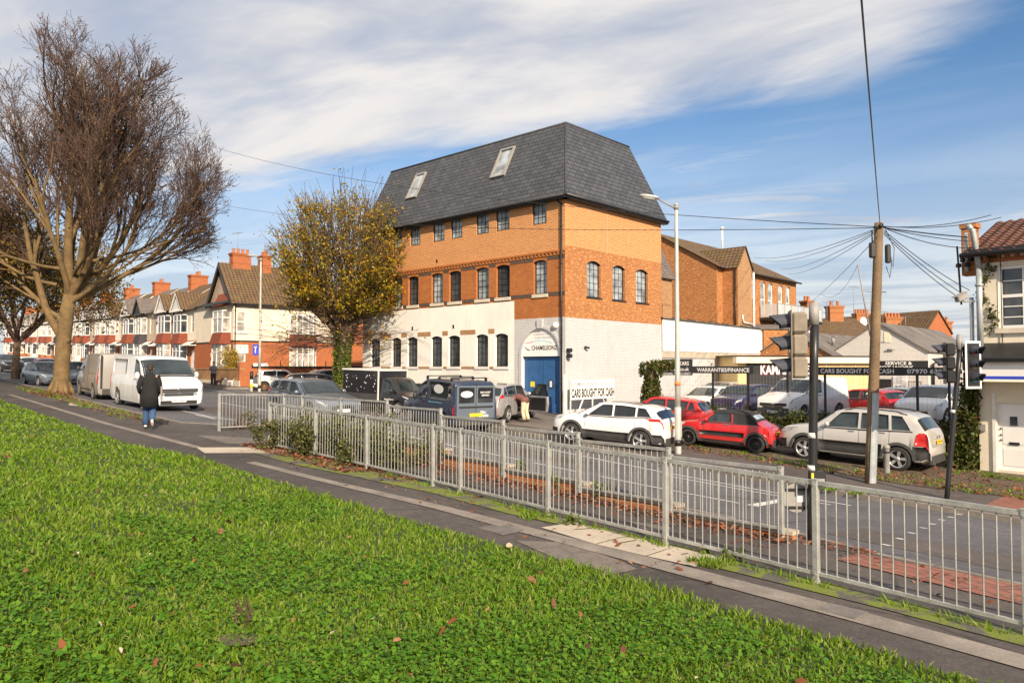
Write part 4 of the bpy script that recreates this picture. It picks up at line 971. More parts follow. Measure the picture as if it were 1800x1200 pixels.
def aerial(par,p,h,ang,name='aerial'):
    mb=MB(); p=Vector(p); mb.tube([p,p+Vector((0,0,h))],.022,5); d=Vector((math.cos(ang),math.sin(ang),0)); t=p+Vector((0,0,h-.05)); mb.tube([t-d*.55,t+d*.65],.014,4)
    e=Vector((-d.y,d.x,0))
    for i in range(6): q=t+d*(-.45+i*.2); mb.tube([q-e*.22,q+e*.22],.008,4)
    return mb.build(name,M['greycap'],par)
# ---------------- office of the car lot ----------------
def lot_office():
    B=empty('sales_office',(0,0,0),0,'low flat roofed sales office with cream fascia, yellow boards and a black front sign','building')
    A=Vector((13.3,44,0)); Z=Vector((22.3,46.3,0)); F=Fr(A,Z-A); L0=(Z-A).length; zt=.62
    mb=MB(); mb.fquad(F,0,L0,-2.6,zt,0,0); F2=Fr(F.p(0,0,-6),F.n); mb.fquad(F2,0,6,-2.6,zt,0,0); F3=Fr(F.p(L0,0,0),-F.n); mb.fquad(F3,0,6,-2.6,zt,0,0); mb.build('wall',M['ply'],B)
    mb=MB(); mb.fbox(F,-.25,L0+.2,zt-.38,zt,-.1,.32); mb.build('fascia',M['creamfas'],B)
    mb=MB(); mb.fbox(F,-.3,L0+.25,zt,zt+.07,-6.2,.37); mb.build('roof',M['black'],B)
    mb=MB(); a0=onF(1312,650,F)[0]; a1=onF(1436,650,F)[0]; mb.fbox(F,a0,a1,-2.4,zt-.42,.0,.05); mb.build('black_front',M['board'],B)
    mb=MB()
    for p in (1452,1478,1503,1530): 
        a=onF(p,650,F)[0]; mb.fbox(F,a-.03,a+.03,-2.5,zt-.4,.0,.03)
    mb.build('batten',M['creamfas'],B)
    tb=MB(); x0=onF(1336,650,F)[0]; x1=onF(1423,650,F)[0]; b0=onF(1380,658,F)[1]; b1=onF(1380,641,F)[1]; put_text(tb,'KAMAL KARS',F,x0+.05,x1+.05,b0-.03,b1-.03,.06,1,.03); put_text(tb,'KAMAL KARS',F,x0,x1,b0,b1,.064,0,.02); tb.build('lettering',[M['whiteink'],M['redink']],B)
lot_office()
# ---------------- buildings behind the lot ----------------
def behind():
    # white painted gable workshop
    ug=Vector((.735,-.678,0))
    B,F,fr=simple_gable('white painted brick workshop gable with a dark grey roof and a service signboard','workshop',(21.04,48.9),ug,5.6,15,-2.6,.96,1.8,M['whitebrick'],M['asbestos'],'workshop',.12,False)
    tb=MB(); a0=onF(1541,650,F)[0]; mb=MB(); a1=onF(1632,650,F)[0]; bt=onF(1580,634,F)[1]; bb=onF(1580,650,F)[1]; mb.fbox(F,a0,a1,bb-.1,bt,.02,.08); s=mb.build('signboard',M['board'],B)
    x0=onF(1557,640,F)[0]; x1=onF(1604,640,F)[0]; y1=onF(1580,635.5,F)[1]; y0=onF(1580,641,F)[1]
    put_text(tb,'SERVICE &',F,x0,x1,y0,y1,.085,0,.02); put_text(tb,'MOT WORK',F,x0-.5,x1+.1,y0-.27,y0-.07,.085,0,.02); tb.build('lettering',[M['whiteink']],s)
    mb=MB(); a0=onF(1541,660,F)[0]; a1=onF(1567,660,F)[0]; mb.fbox(F,a0,a1,-2.6,-.75,.0,.03); mb.build('dark_doorway',M['black'],B)
    a0=onF(1570,660,F)[0]; a1=onF(1594,660,F)[0]; b1=onF(1580,661,F)[1]; b0=onF(1580,682,F)[1]; mb=MB(); mb.fbox(F,a0,a1,b0,b1,.0,.05); ps=mb.build('poster',M['poster'],B); tb=MB(); put_text(tb,'PREMIUM',F,a0+.1,a1-.1,b0+.04,b0+.16,.055,0); tb.build('lettering',[M['ink']],ps)
    window(B,F,onF(1597,665,F)[0],onF(1620,665,F)[0],-1.9,-.85,-.02,M['greycap'],M['glass'],6,4,.05,.02,name='grilled_window')
    mb=MB(); a=onF(1560,600,F)[0]; b=onF(1560,600,F)[1]; mb.fbox(F,a-.18,a+.18,b-.05,b+.6,.0,.03); mb.build('small_window',M['creamfas'],B)
    mb=MB(); mb.tube([F.p(a+.0,b-.5,.1),F.p(a+.4,b-.5,.1)],.05,6); mb.build('vent_pipe',M['greycap'],B)
    # brick gabled shed to its left
    B2,F2,_=simple_gable('low brick outbuilding with a weathered grey sheet roof left of the white gable','outbuilding',(16.2,51.07),ug,6.0,13,-2.6,.47,1.85,M['brickold'],M['asbestos'],'outbuilding',.15,False)
    q=F2.p(4.6,1.5,-3); mb=MB(); mb.tube([q,q+Vector((.0,0,.5))],.12,8); mb.tube([q+Vector((.1,0,.5)),q+Vector((.1,0,.55))],.2,8); mb.build('roof_vent',M['greycap'],B2)
    mb=MB(); f=_[1]; mb.fbox(Fr(f.p(1.0,.0,.0),f.u),0,2.2,.47,.62,.05,.5); mb.build('metal_flashing',M['steelcap'],B2)
    B6,F6,_6=simple_gable('small white walled lean building with a dark roof behind the far signal','building',(25.6,45.2),ug,4.2,9,-2.6,.2,1.2,M['whitebrick'],M['asbestos'],'outbuilding',.15,False)
    # brick wall right of the shed
    B3=empty('brick_wall_block',(0,0,0),0,'square red brick building end between the white shed and the signal head','building')
    F=Fr(at(1343,600,50.5).xy.to_3d(),Vector((.98,.2,0))); F.o.z=0
    mb=MB(); mb.fquad(F,0,3.9,-2.6,2.55,0,0); mb.fquad(Fr(F.p(0,0,-4),F.n),0,4,-2.6,2.55,0,0); mb.fquad(Fr(F.p(3.9,0,0),-F.n),0,5,-2.6,2.55,0,0); mb.build('wall',M['brickold'],B3)
    mb=MB(); mb.fbox(F,3.3,3.55,-.5,2.5,.0,.12); mb.build('white_pipe_box',M['white'],B3); mb=MB(); mb.poly([F.p(-.1,2.56,.1),F.p(4,2.56,.1),F.p(4,3.2,-5),F.p(-.1,3.2,-5)]); mb.build('roof',M['asbestos'],B3)
    # terrace seen from the rear: roofs and chimneys
    def terr(px0,px1,Y,pt,pe,label,rm,wm,u=(1,.1,0),chs=()):
        a=at(px0,pt,Y); b=at(px1,pt,Y); ze=at(px0,pe,Y).z; rise=at(px0,pt,Y+3).z-ze
        B,F,fr=simple_gable(label,'house',(a.x,a.y),Vector(u),b.x-a.x,7,-2.6,ze,rise,wm,rm,'terraced_house',.2,True)
        for (cx,cy,w,pots,h) in chs:
            p=at(cx,cy,Y+3.5); T=chimney(B,(p.x,p.y,p.z),w,.8,h,.1,pots)
        return B,F
    terr(1437,1546,62,560,590,'brown roofed terraced house with a tall square chimney right of the factory',M['tile'],M['brickterr'],chs=((1467,560,1.25,2,1.15),))
    B4,F4=terr(1484,1560,70,572,590,'red tiled rear house with a chimney and round satellite dish behind the timber pole',M['tilered'],M['brickterr'],chs=((1515,575,1.5,5,1.4),))
    p=at(1517,565,69); mb=MB(); mb.lathe([(.0,0),(.28,.02),(.42,.1)],14,Matrix.Translation(p)@Matrix.Rotation(R(80),4,'X')@Matrix.Rotation(R(20),4,'Y')); mb.tube([p,p+Vector((0,.1,-.9))],.03,5); mb.build('satellite_dish',M['white'],B4)
    terr(1552,1592,66,580,600,'brick rear extension with stepped chimney stacks above the white gable',M['oldslate'],M['brickterr'],chs=((1568,585,1.6,5,1.5),(1585,590,.8,2,1.2)))
    terr(1590,1640,68,585,600,'house with a long low chimney stack and two tall pots, plants growing on it',M['oldslate'],M['brickterr'],chs=((1610,592,1.9,5,1.35),(1626,590,.9,2,1.9)))
    a=at(1627,600,66); B5,F5,_=simple_gable('orange brick gabled house with brown roof right of the chimneys','house',(a.x,a.y),Vector((.9,.42,0)),3.4,12,-2.6,at(1630,583,66).z,1.9,M['brickred'],M['tile'],'terraced_house',.15,False)
    chimney(B5,tuple(at(1664,585,68)),.7,.6,1.1,.3,1)
    for (x,y0,y1,Y) in ((1454,530,575,64),(1465,528,570,66),(1501,503,560,68),(1531,512,560,68),(1552,547,572,66),(1592,556,585,66)):
        a=at(x,y1,Y); b=at(x,y0,Y); aerial(None,a,(b.z-a.z),.4,'tv_aerial')
behind()
for i,o in enumerate([o for o in bpy.data.objects if o.name.startswith('tv_aerial')]):
    tag(o,['thin aerial mast on the leftmost rear rooftop','second thin aerial above the square chimney','tall thin aerial mast left of the timber pole','thin aerial rising just left of the timber pole','t shaped aerial just right of the timber pole','small aerial above the long low chimney stack'][i],'aerial','television aerials on the rear roofs')
# tall brick chimney by the balcony
def lone_stack():
    p=at(1419,600,64); T=empty('chimney_stack',(0,0,0),0,'slim red brick chimney stack just right of the balcony','chimney'); p2=at(1419,528,64)
    chimney(T,(p.x,p.y,p2.z-2.2),.75,.75,2.2,.5,2); mb=MB(); mb.box((p.x,p.y,(p2.z-3.2-3)/2),(.75,.75,p2.z-3.4+3)); mb.build('stack_base',M['brickred'],T)
lone_stack()
# ---------------- terrace up the hill ----------------
P0=Vector((*G(410,668)[:2],0)); P0=Vector((-22.2,59.4,0))
nU=Vector((US[0],US[1],0)).normalized(); nT=Vector((nU.y,-nU.x,0))     # nT points away from the street
FT=Fr(P0,-nU)                                     # facade frame: a to the right (downhill)
def bay(par,F,a0,a1,b0,b1,proj,fm,gm,cols=4,name='bay_window',cill=.0,open_=False):
    """canted bay: three faces of white frames with glass"""
    s=.45; pts=[(a0,0),(a0+s,proj),(a1-s,proj),(a1,0)]
    mb=MB(); w_=None
    holder=MB(); gl=MB()
    for k,((x0,c0),(x1,c1)) in enumerate(zip(pts,pts[1:])):
        o=F.p(x0,0,c0); e=F.p(x1,0,c1); f=Fr(o,e-o); L0=(e-o).length; fw=.07
        n=1 if k!=1 else max(2,cols-2)
        holder.fbox(f,0,L0,b0,b0+fw,-.06,0); holder.fbox(f,0,L0,b1-fw,b1,-.06,0)
        for i in range(n+1): x=L0*i/n; x=min(max(x,fw/2),L0-fw/2); holder.fbox(f,x-fw/2,x+fw/2,b0+fw,b1-fw,-.062,-.002)
        y=b0+(b1-b0)*.66; holder.fbox(f,fw,L0-fw,y-.035,y+.035,-.058,-.004)
        gl.fquad(f,.02,L0-.02,b0+.02,b1-.02,-.045)
    holder.poly([F.p(a,b1,c) for a,c in pts]); holder.poly([F.p(a,b0,c) for a,c in pts][::-1])
    w_=holder.build(name,fm,par); gl.build('pane',gm,w_); return w_
def skirt(par,F,a0,a1,z0,z1,p0,p1,mat,name='tile_hanging',s=.45):
    q=lambda p,z,e=0: [F.p(a0-e,z,0),F.p(a0+s-e,z,p),F.p(a1-s+e,z,p),F.p(a1+e,z,0)]
    A=q(p0,z0,.10); B=q(p1,z1); mb=MB()
    for i in range(3): mb.poly([A[i],A[i+1],B[i+1],B[i]])
    mb.poly(A[::-1]); mb.poly(B); return mb.build(name,mat,par)
def terraced(a0,W,zb,label,wall_up,wall_dn,tile,mirror=False,gable='white',door=(.75,.73,.7),roofm=None,chim=True,curt=0,detail=True):
    B=empty('terraced_house',(0,0,0),0,label,'house','terraced houses up the hill')
    F=Fr(FT.p(a0,0,0),FT.u); X=(lambda a: W-a) if mirror else (lambda a: a)
    def rg(a,b): x,y=X(a),X(b); return (min(x,y),max(x,y))
    ze=zb+6.0; zf=zb+3.05; rz=zb+8.9; D=8.5
    b0,b1=rg(2.45,5.35); dd=rg(.55,1.55); uw=rg(.75,1.5)
    mb=MB(); mb.wall(F,0,W,zb-1.2,zf,[(b0+.1,b1-.1,zb+.9,zb+2.7),(*dd,zb,zb+2.15)],.15,0); mb.wall(F,0,W,zf,ze,[(b0+.1,b1-.1,zb+3.75,zb+5.4),(*uw,zb+3.75,zb+5.3)],.1,1)
    F2=Fr(F.p(0,0,-D),F.n); mb.poly([F2.p(0,zb-1),F2.p(D,zb-1),F2.p(D,ze),F2.p(D/2,rz),F2.p(0,ze)],1)
    F3=Fr(F.p(W,0,0),-F.n); mb.poly([F3.p(0,zb-1),F3.p(D,zb-1),F3.p(D,ze),F3.p(D/2,rz),F3.p(0,ze)],1)
    mb.build('wall',[wall_dn,wall_up],B)
    g=[M['glassc'],M['glass']][curt%2]; g2=[M['glass'],M['glassc']][(curt//2)%2]
    # lower bay with brick plinth, upper bay, tiles between, small gable over
    mb=MB(); s=.45; q=lambda z: [F.p(b0,z,0),F.p(b0+s,z,.55),F.p(b1-s,z,.55),F.p(b1,z,0)]
    A=q(zb-1.2);Bq=q(zb+.85)
    for i in range(3): mb.poly([A[i],A[i+1],Bq[i+1],Bq[i]])
    mb.poly(Bq); mb.build('bay_plinth',wall_dn,B)
    bay(B,F,b0,b1,zb+.85,zb+2.75,.55,M['white'],g,4); skirt(B,F,b0,b1,zb+2.76,zb+3.74,.75,.52,tile); bay(B,F,b0,b1,zb+3.75,zb+5.45,.5,M['white'],g2,4)
    window(B,F,*uw,zb+3.75,zb+5.3,.04,M['white'],g2,1,1,.07,tran=[.6])
    mb=MB(); mb.fbox(F,dd[0],dd[1],zb,zb+2.15,-.13,-.08); mb.fbox(F,dd[0]+.2,dd[1]-.2,zb+1.2,zb+1.85,-.079,-.06); dr=mb.build('door',M['white'] if curt%3 else M['brickdark'],B)
    mb=MB(); mb.fbox(F,dd[1]-.18,dd[1]-.12,zb+.95,zb+1.1,-.08,-.04); mb.build('handle',M['black'],dr)
    mb=MB(); x0,x1=rg(.1,2.4); mb.fbox(F,x0,x1,zb+2.55,zb+2.63,0,.6); mb.poly([F.p(x0,zb+2.63,.6),F.p(x1,zb+2.63,.6),F.p(x1,zb+2.95,.0),F.p(x0,zb+2.95,0)]); mb.build('porch_roof',M['whitew'],B)
    # roof
    mb=MB(); rm=roofm or M['tile']; o=.3; sl=(rz-ze)/(D/2)
    mb.poly([F.p(0,ze-o*sl+.05,o),F.p(W,ze-o*sl+.05,o),F.p(W,rz+.05,-D/2),F.p(0,rz+.05,-D/2)]); mb.poly([F.p(0,rz+.05,-D/2),F.p(W,rz+.05,-D/2),F.p(W,ze-.1,-D-.2),F.p(0,ze-.1,-D-.2)])
    mb.poly([F.p(0,ze-o*sl-.02,o),F.p(0,ze-o*sl+.05,o),F.p(W,ze-o*sl+.05,o),F.p(W,ze-o*sl-.02,o)][::-1])
    # gable over the bay
    gm=(b0+b1)/2; gw=(b1-b0)/2+.25; gz=ze-.15; gp=gz+1.75; ridge_c=-(gp-ze)/sl
    mb.poly([F.p(gm-gw,gz,.72),F.p(gm,gp,.72),F.p(gm,gp,ridge_c-.0),F.p(gm-gw,gz,.0)][::-1]); mb.poly([F.p(gm,gp,.72),F.p(gm+gw,gz,.72),F.p(gm+gw,gz,0),F.p(gm,gp,ridge_c)][::-1])
    rf=mb.build('roof',rm,B)
    mb=MB(); mb.poly([F.p(gm-gw+.15,gz,.52),F.p(gm+gw-.15,gz,.52),F.p(gm,gp-.15,.52)]); mb.build('gable',M['whitew'] if gable=='white' else M['tiledark'],B)
    mb=MB()
    for sg in(-1,1):
        P_=[(gm+sg*gw,gz-.1),(gm,gp-.02),(gm,gp-.26),(gm+sg*(gw-.16),gz-.1)]
        if sg<0: P_=P_[::-1]
        mb.fprism(F,P_,.60,.70)
    mb.fbox(F,gm-gw+.1,gm+gw-.1,gz-.12,gz+.02,.5,.62); mb.build('bargeboard',M['white'] if gable=='white' else M['black'],B)
    if chim: chimney(rf,tuple(F.p(0 if not mirror else W,rz-.5,-D/2)),1.0,1.7,1.75,math.atan2(F.u.y,F.u.x),4,M['brickred'])
    if detail: gutterpipe(B,F,W-.08 if not mirror else .08,zb,ze-.2,.07,.045)
    # garden wall
    mb=MB(); mb.fbox(F,.02,W-.02,zb-1.2,zb+.45,1.02,1.26); mb.build('garden_wall',wall_dn,B)
    return B
def base(k): s=st(P0.x,P0.y)[0]+k; x,y=xy(s,21.0); return H(x,y)+.35
L1=['narrow terraced house beside the corner house, white gable, dark red tiles under the bay','terraced house second from the corner house, white gable and bright red tiles under the bay','terraced house third from the corner, with black gable and charcoal tiles under the bay','terraced house fourth from the corner, half hidden by twigs, white upper bay','terraced house fifth from the corner, seen behind drooping brown twigs','terraced house sixth from the corner, right of the big trunk','terraced house seventh from the corner, just right of the big trunk','terraced house hidden mostly behind the big tree trunk','terraced house first to the left of the big trunk','terraced house with an orange tile panel left of the trunk','terraced house above the white parked car','terraced house above the dark parked car','farthest terraced house at the left edge of the street','far terraced house beyond the left edge of the street','tiny terraced house far up the hill, nearest of the last four','tiny terraced house far up the hill, second of the last four','tiny terraced house far up the hill, third of the last four','very last terraced house at the top of the hill']
spec=[(M['cream'],M['brickterr'],M['tilered'],1,'white',1),(M['pebblepink'],M['brickterr'],M['tilered'],0,'white',0),(M['pebble'],M['brickterr'],M['tiledark'],1,'black',2),(M['pebble'],M['cream'],M['tilered'],0,'white',1),(M['cream'],M['brickterr'],M['tilered'],1,'white',3)]
CW=8.6; Wd=6.3
for k in range(18):
    u_,d_,t_,mi,ga,cu=spec[k] if k<5 else spec[[0,1,3,4,2][k%5]]
    a=-(CW+Wd*(k+1)); z=base(CW+Wd*(k+.5))
    terraced(a,Wd,z,L1[k],u_,d_,t_,bool((k+1)%2),ga,chim=(k%2==1),curt=cu+k//5,roofm=M['tile'] if k in(0,1,4,7) else M['oldslate'],detail=k<8)
def corner_house():
    B=empty('corner_house',(0,0,0),0,'large corner house with brown tiled roof, cream pebbledash above orange brick, facing the junction','house')
    W=CW; zb=base(2); F=Fr(FT.p(-W,0,0),FT.u); ze=zb+6.3; zf=zb+3.0; D=8.8; rz=zb+9.5; gx0,gx1=W-5.3,W; gm=(gx0+gx1)/2
    S=Fr(F.p(W,0,0),-F.n)                         # side wall frame, a runs away from the street
    fb=(W-3.6,W-.6); door=(W-5.2,W-4.25); uw=(W-4.9,W-4.2)
    mb=MB(); mb.wall(F,0,W,zb-1.5,zf,[(fb[0]+.1,fb[1]-.1,zb+.9,zb+2.7),(*door,zb,zb+2.2)],.15,0); mb.wall(F,0,W,zf,ze,[(fb[0]+.1,fb[1]-.1,zb+3.7,zb+5.4),(*uw,zb+3.7,zb+5.4)],.1,1)
    mb.poly([F.p(gx0,ze,0),F.p(gx1,ze,0),F.p(gm,rz-.2,0)],2)
    sx=lambda p: onF(p,600,S)[0]
    sb=(sx(509),sx(556)); sd=(sx(414),sx(432)); su=(sx(415),sx(432))
    mb.wall(S,0,D,zb-1.5,zf,[(sb[0]+.1,sb[1]-.1,zb+.75,zb+2.6),(*sd,zb-.1,zb+2.5)],.15,0); mb.wall(S,0,D,zf,ze,[(sb[0]+.1,sb[1]-.1,zb+3.7,zb+5.2),(*su,zb+3.7,zb+5.4)],.1,1)
    mb.fquad(Fr(F.p(0,0,-D),F.n),0,D,zb-1,ze,0,0); mb.fquad(Fr(F.p(W,0,-D),-F.u),0,W,zb-1,ze,0,0)
    mb.build('wall',[M['brickred'],M['cream'],M['pebblepink']],B)
    bay(B,F,*fb,zb+.85,zb+2.75,.6,M['white'],M['glassc'],4); skirt(B,F,*fb,zb+2.76,zb+3.68,.8,.55,M['tilered']); bay(B,F,*fb,zb+3.7,zb+5.5,.55,M['white'],M['glassc'],4); skirt(B,F,fb[0],fb[1],zb+5.9,zb+6.9,.6,.05,M['tilered'],'gable_tiles')
    mb=MB(); q=lambda z: [F.p(fb[0],z,0),F.p(fb[0]+.45,z,.6),F.p(fb[1]-.45,z,.6),F.p(fb[1],z,0)]
    A=q(zb-1.2);Bq=q(zb+.84)
    for i in range(3): mb.poly([A[i],A[i+1],Bq[i+1],Bq[i]])
    mb.build('bay_plinth',M['brickred'],B)
    window(B,F,*uw,zb+3.7,zb+5.4,.04,M['white'],M['glassc'],1,1,.08,tran=[.6])
    mb=MB(); mb.fbox(F,*door,zb,zb+2.2,-.13,-.06); mb.fbox(F,door[0]+.3,door[1]-.3,zb+1.2,zb+1.9,-.059,-.04); dr=mb.build('door',M['white'],B)
    mb=MB(); mb.fbox(F,door[1]-.2,door[1]-.13,zb+.95,zb+1.1,-.06,-.02); mb.build('handle',M['black'],dr)
    window(B,S,*su,zb+3.7,zb+5.4,.04,M['whitew'],M['glassc'],1,1,.1,tran=[.5],sill=(.1,.08,M['whitew'])); window(B,S,*sd,zb+.6,zb+2.0,.04,M['whitew'],M['glassc'],1,1,.12,tran=[.5])
    mb=MB(); mb.fbox(S,sd[0]-.15,sd[1]+.2,zb+2.0,zb+2.7,0,.05); mb.fbox(S,sd[0],sd[1],zb-.5,zb+.58,-.08,.0); mb.build('door_panel',M['whitew'],B)
    bay(B,S,*sb,zb+.7,zb+2.65,.5,M['white'],M['glassc'],5); skirt(B,S,*sb,zb+2.66,zb+3.65,.75,.5,M['tilered']); bay(B,S,*sb,zb+3.66,zb+5.3,.45,M['white'],M['glassc'],5)
    mb=MB(); mb.fbox(S,0,D,zf-.05,zf+.05,-.02,.04); mb.fbox(F,0,W,zf-.05,zf+.05,-.02,.04); mb.build('string_course',M['black'],B)
    gutterpipe(B,S,.1,zb,ze-.1,.07,.05)
    # roof: ridge runs back from the front gable
    o=.35; sl=(rz-ze)/((gx1-gx0)/2); mb=MB(); hipd=2.6
    mb.poly([F.p(gx1+o,ze-o*sl+.1,o),F.p(gx1+o,ze-o*sl+.1,-D-o),F.p(gm,rz+.05,-D+hipd),F.p(gm,rz+.05,o)])
    mb.poly([F.p(gm,rz+.05,o),F.p(gm,rz+.05,-D+hipd),F.p(gx0-o,ze-o*sl+.1,-D-o),F.p(gx0-o,ze-o*sl+.1,o)]); mb.poly([F.p(gx1+o,ze-o*sl+.1,-D-o),F.p(gx0-o,ze-o*sl+.1,-D-o),F.p(gm,rz+.05,-D+hipd)])
    # main roof over the rest, parallel to the street
    mb.poly([F.p(0,ze-.1,.3),F.p(gx0+.5,ze-.1,.3),F.p(gm-.4,rz-.2,-4.2),F.p(0,rz-.2,-4.2)]); mb.poly([F.p(0,rz-.2,-4.2),F.p(gm-.4,rz-.2,-4.2),F.p(gm-.4,ze,-9),F.p(0,ze,-9)])
    rf=mb.build('roof',M['tile'],B)
    mb=MB(); 
    for sg in(-1,1):
        P_=[(gm+sg*((gx1-gx0)/2+.3),ze-.35*sl-.02),(gm,rz),(gm,rz-.35),(gm+sg*((gx1-gx0)/2+.05),ze-.35*sl-.05)]
        if sg<0: P_=P_[::-1]
        mb.fprism(F,P_,.28,.36)
    mb.fbox(S,0,D,ze-.42,ze-.28,.0,.38); mb.fbox(F,gx0-.2,gx1+.2,ze-.3,ze-.1,.0,.6); mb.build('bargeboard',M['black'],B)
    for px,py,w_,n in((421,462,1.55,4),(464,474,1.1,3)):
        p=F.p(gm,rz-.6,-1.5 if px<450 else -3.6); chimney(rf,tuple(p),w_,.75,1.55,math.atan2(-F.n.y,-F.n.x) if px<450 else math.atan2(F.u.y,F.u.x),n,M['brickred'])
    a=F.p(gm-.6,rz+.9,-1.5); aerial(B,a,1.9,2.6); aerial(B,F.p(gm,rz+1.2,-3.6),1.9,.3)
    # boundary walls
    mb=MB(); mb.fbox(F,0,W+4.6,zb-1.8,zb+.72,.98,1.24); mb.fbox(F,0,W+4.64,zb+.72,zb+.82,.94,1.28); mb.build('garden_wall',M['bricktan'],B)
    mb=MB(); mb.fbox(F,0,W+4.65,zb-1.9,zb-.10,1.24,1.29); mb.build('wall_base_render',M['stone'],B)
    S2=Fr(F.p(W+4.6,0,1.28),-F.n); mb=MB(); mb.fbox(S2,0,.9,zb-1.9,zb+1.3,-.28,.02,0); mb.fbox(S2,.9,16,zb-1.9,zb+.85,-.28,0,0); mb.fbox(S2,.9,16,zb+.85,zb+.97,-.33,.05,1)
    for i in range(6): mb.fbox(S2,3.2+i*1.9,3.25+i*1.9,zb+.97,zb+1.4,-.15,-.1,1)
    mb.build('boundary_wall',[M['brickred'],M['black']],B)
    # rear red brick range along the side street
    B2=empty('rear_wing',(0,0,0),0,'plain red brick wing behind the corner house, mostly hidden by the ivy clad tree','house')
    F5=Fr(S.p(D,0,-.2),S.u); mb=MB(); mb.wall(F5,0,9,zb-1.5,zb+5.2,[(3.6,4.6,zb+.7,zb+2.3),(6.0,7.0,zb+.7,zb+2.3),(3.8,4.6,zb+3.2,zb+4.5)],.1,0); mb.fquad(Fr(F5.p(9,0,0),-F5.n),0,6,zb-1,zb+5.2); mb.fquad(Fr(F5.p(0,0,-6),F5.n),0,6,zb-1,zb+5.2); mb.build('wall',M['brickred'],B2)
    for o_ in [(3.6,4.6,zb+.7,zb+2.3),(6.0,7.0,zb+.7,zb+2.3),(3.8,4.6,zb+3.2,zb+4.5)]: window(B2,F5,*o_,.05,M['white'],M['glassc'],1,2,.08,sill=(.08,.08,M['black']))
    mb=MB(); mb.poly([F5.p(-.1,zb+5.15,.2),F5.p(9.2,zb+5.15,.2),F5.p(9.2,zb+7,-3),F5.p(-.1,zb+7,-3)]); mb.poly([F5.p(-.1,zb+7,-3),F5.p(9.2,zb+7,-3),F5.p(9.2,zb+5.15,-6.2),F5.p(-.1,zb+5.15,-6.2)]); mb.build('roof',M['oldslate'],B2); gutterpipe(B2,F5,.5,zb,zb+5.1,.07,.05)
corner_house()
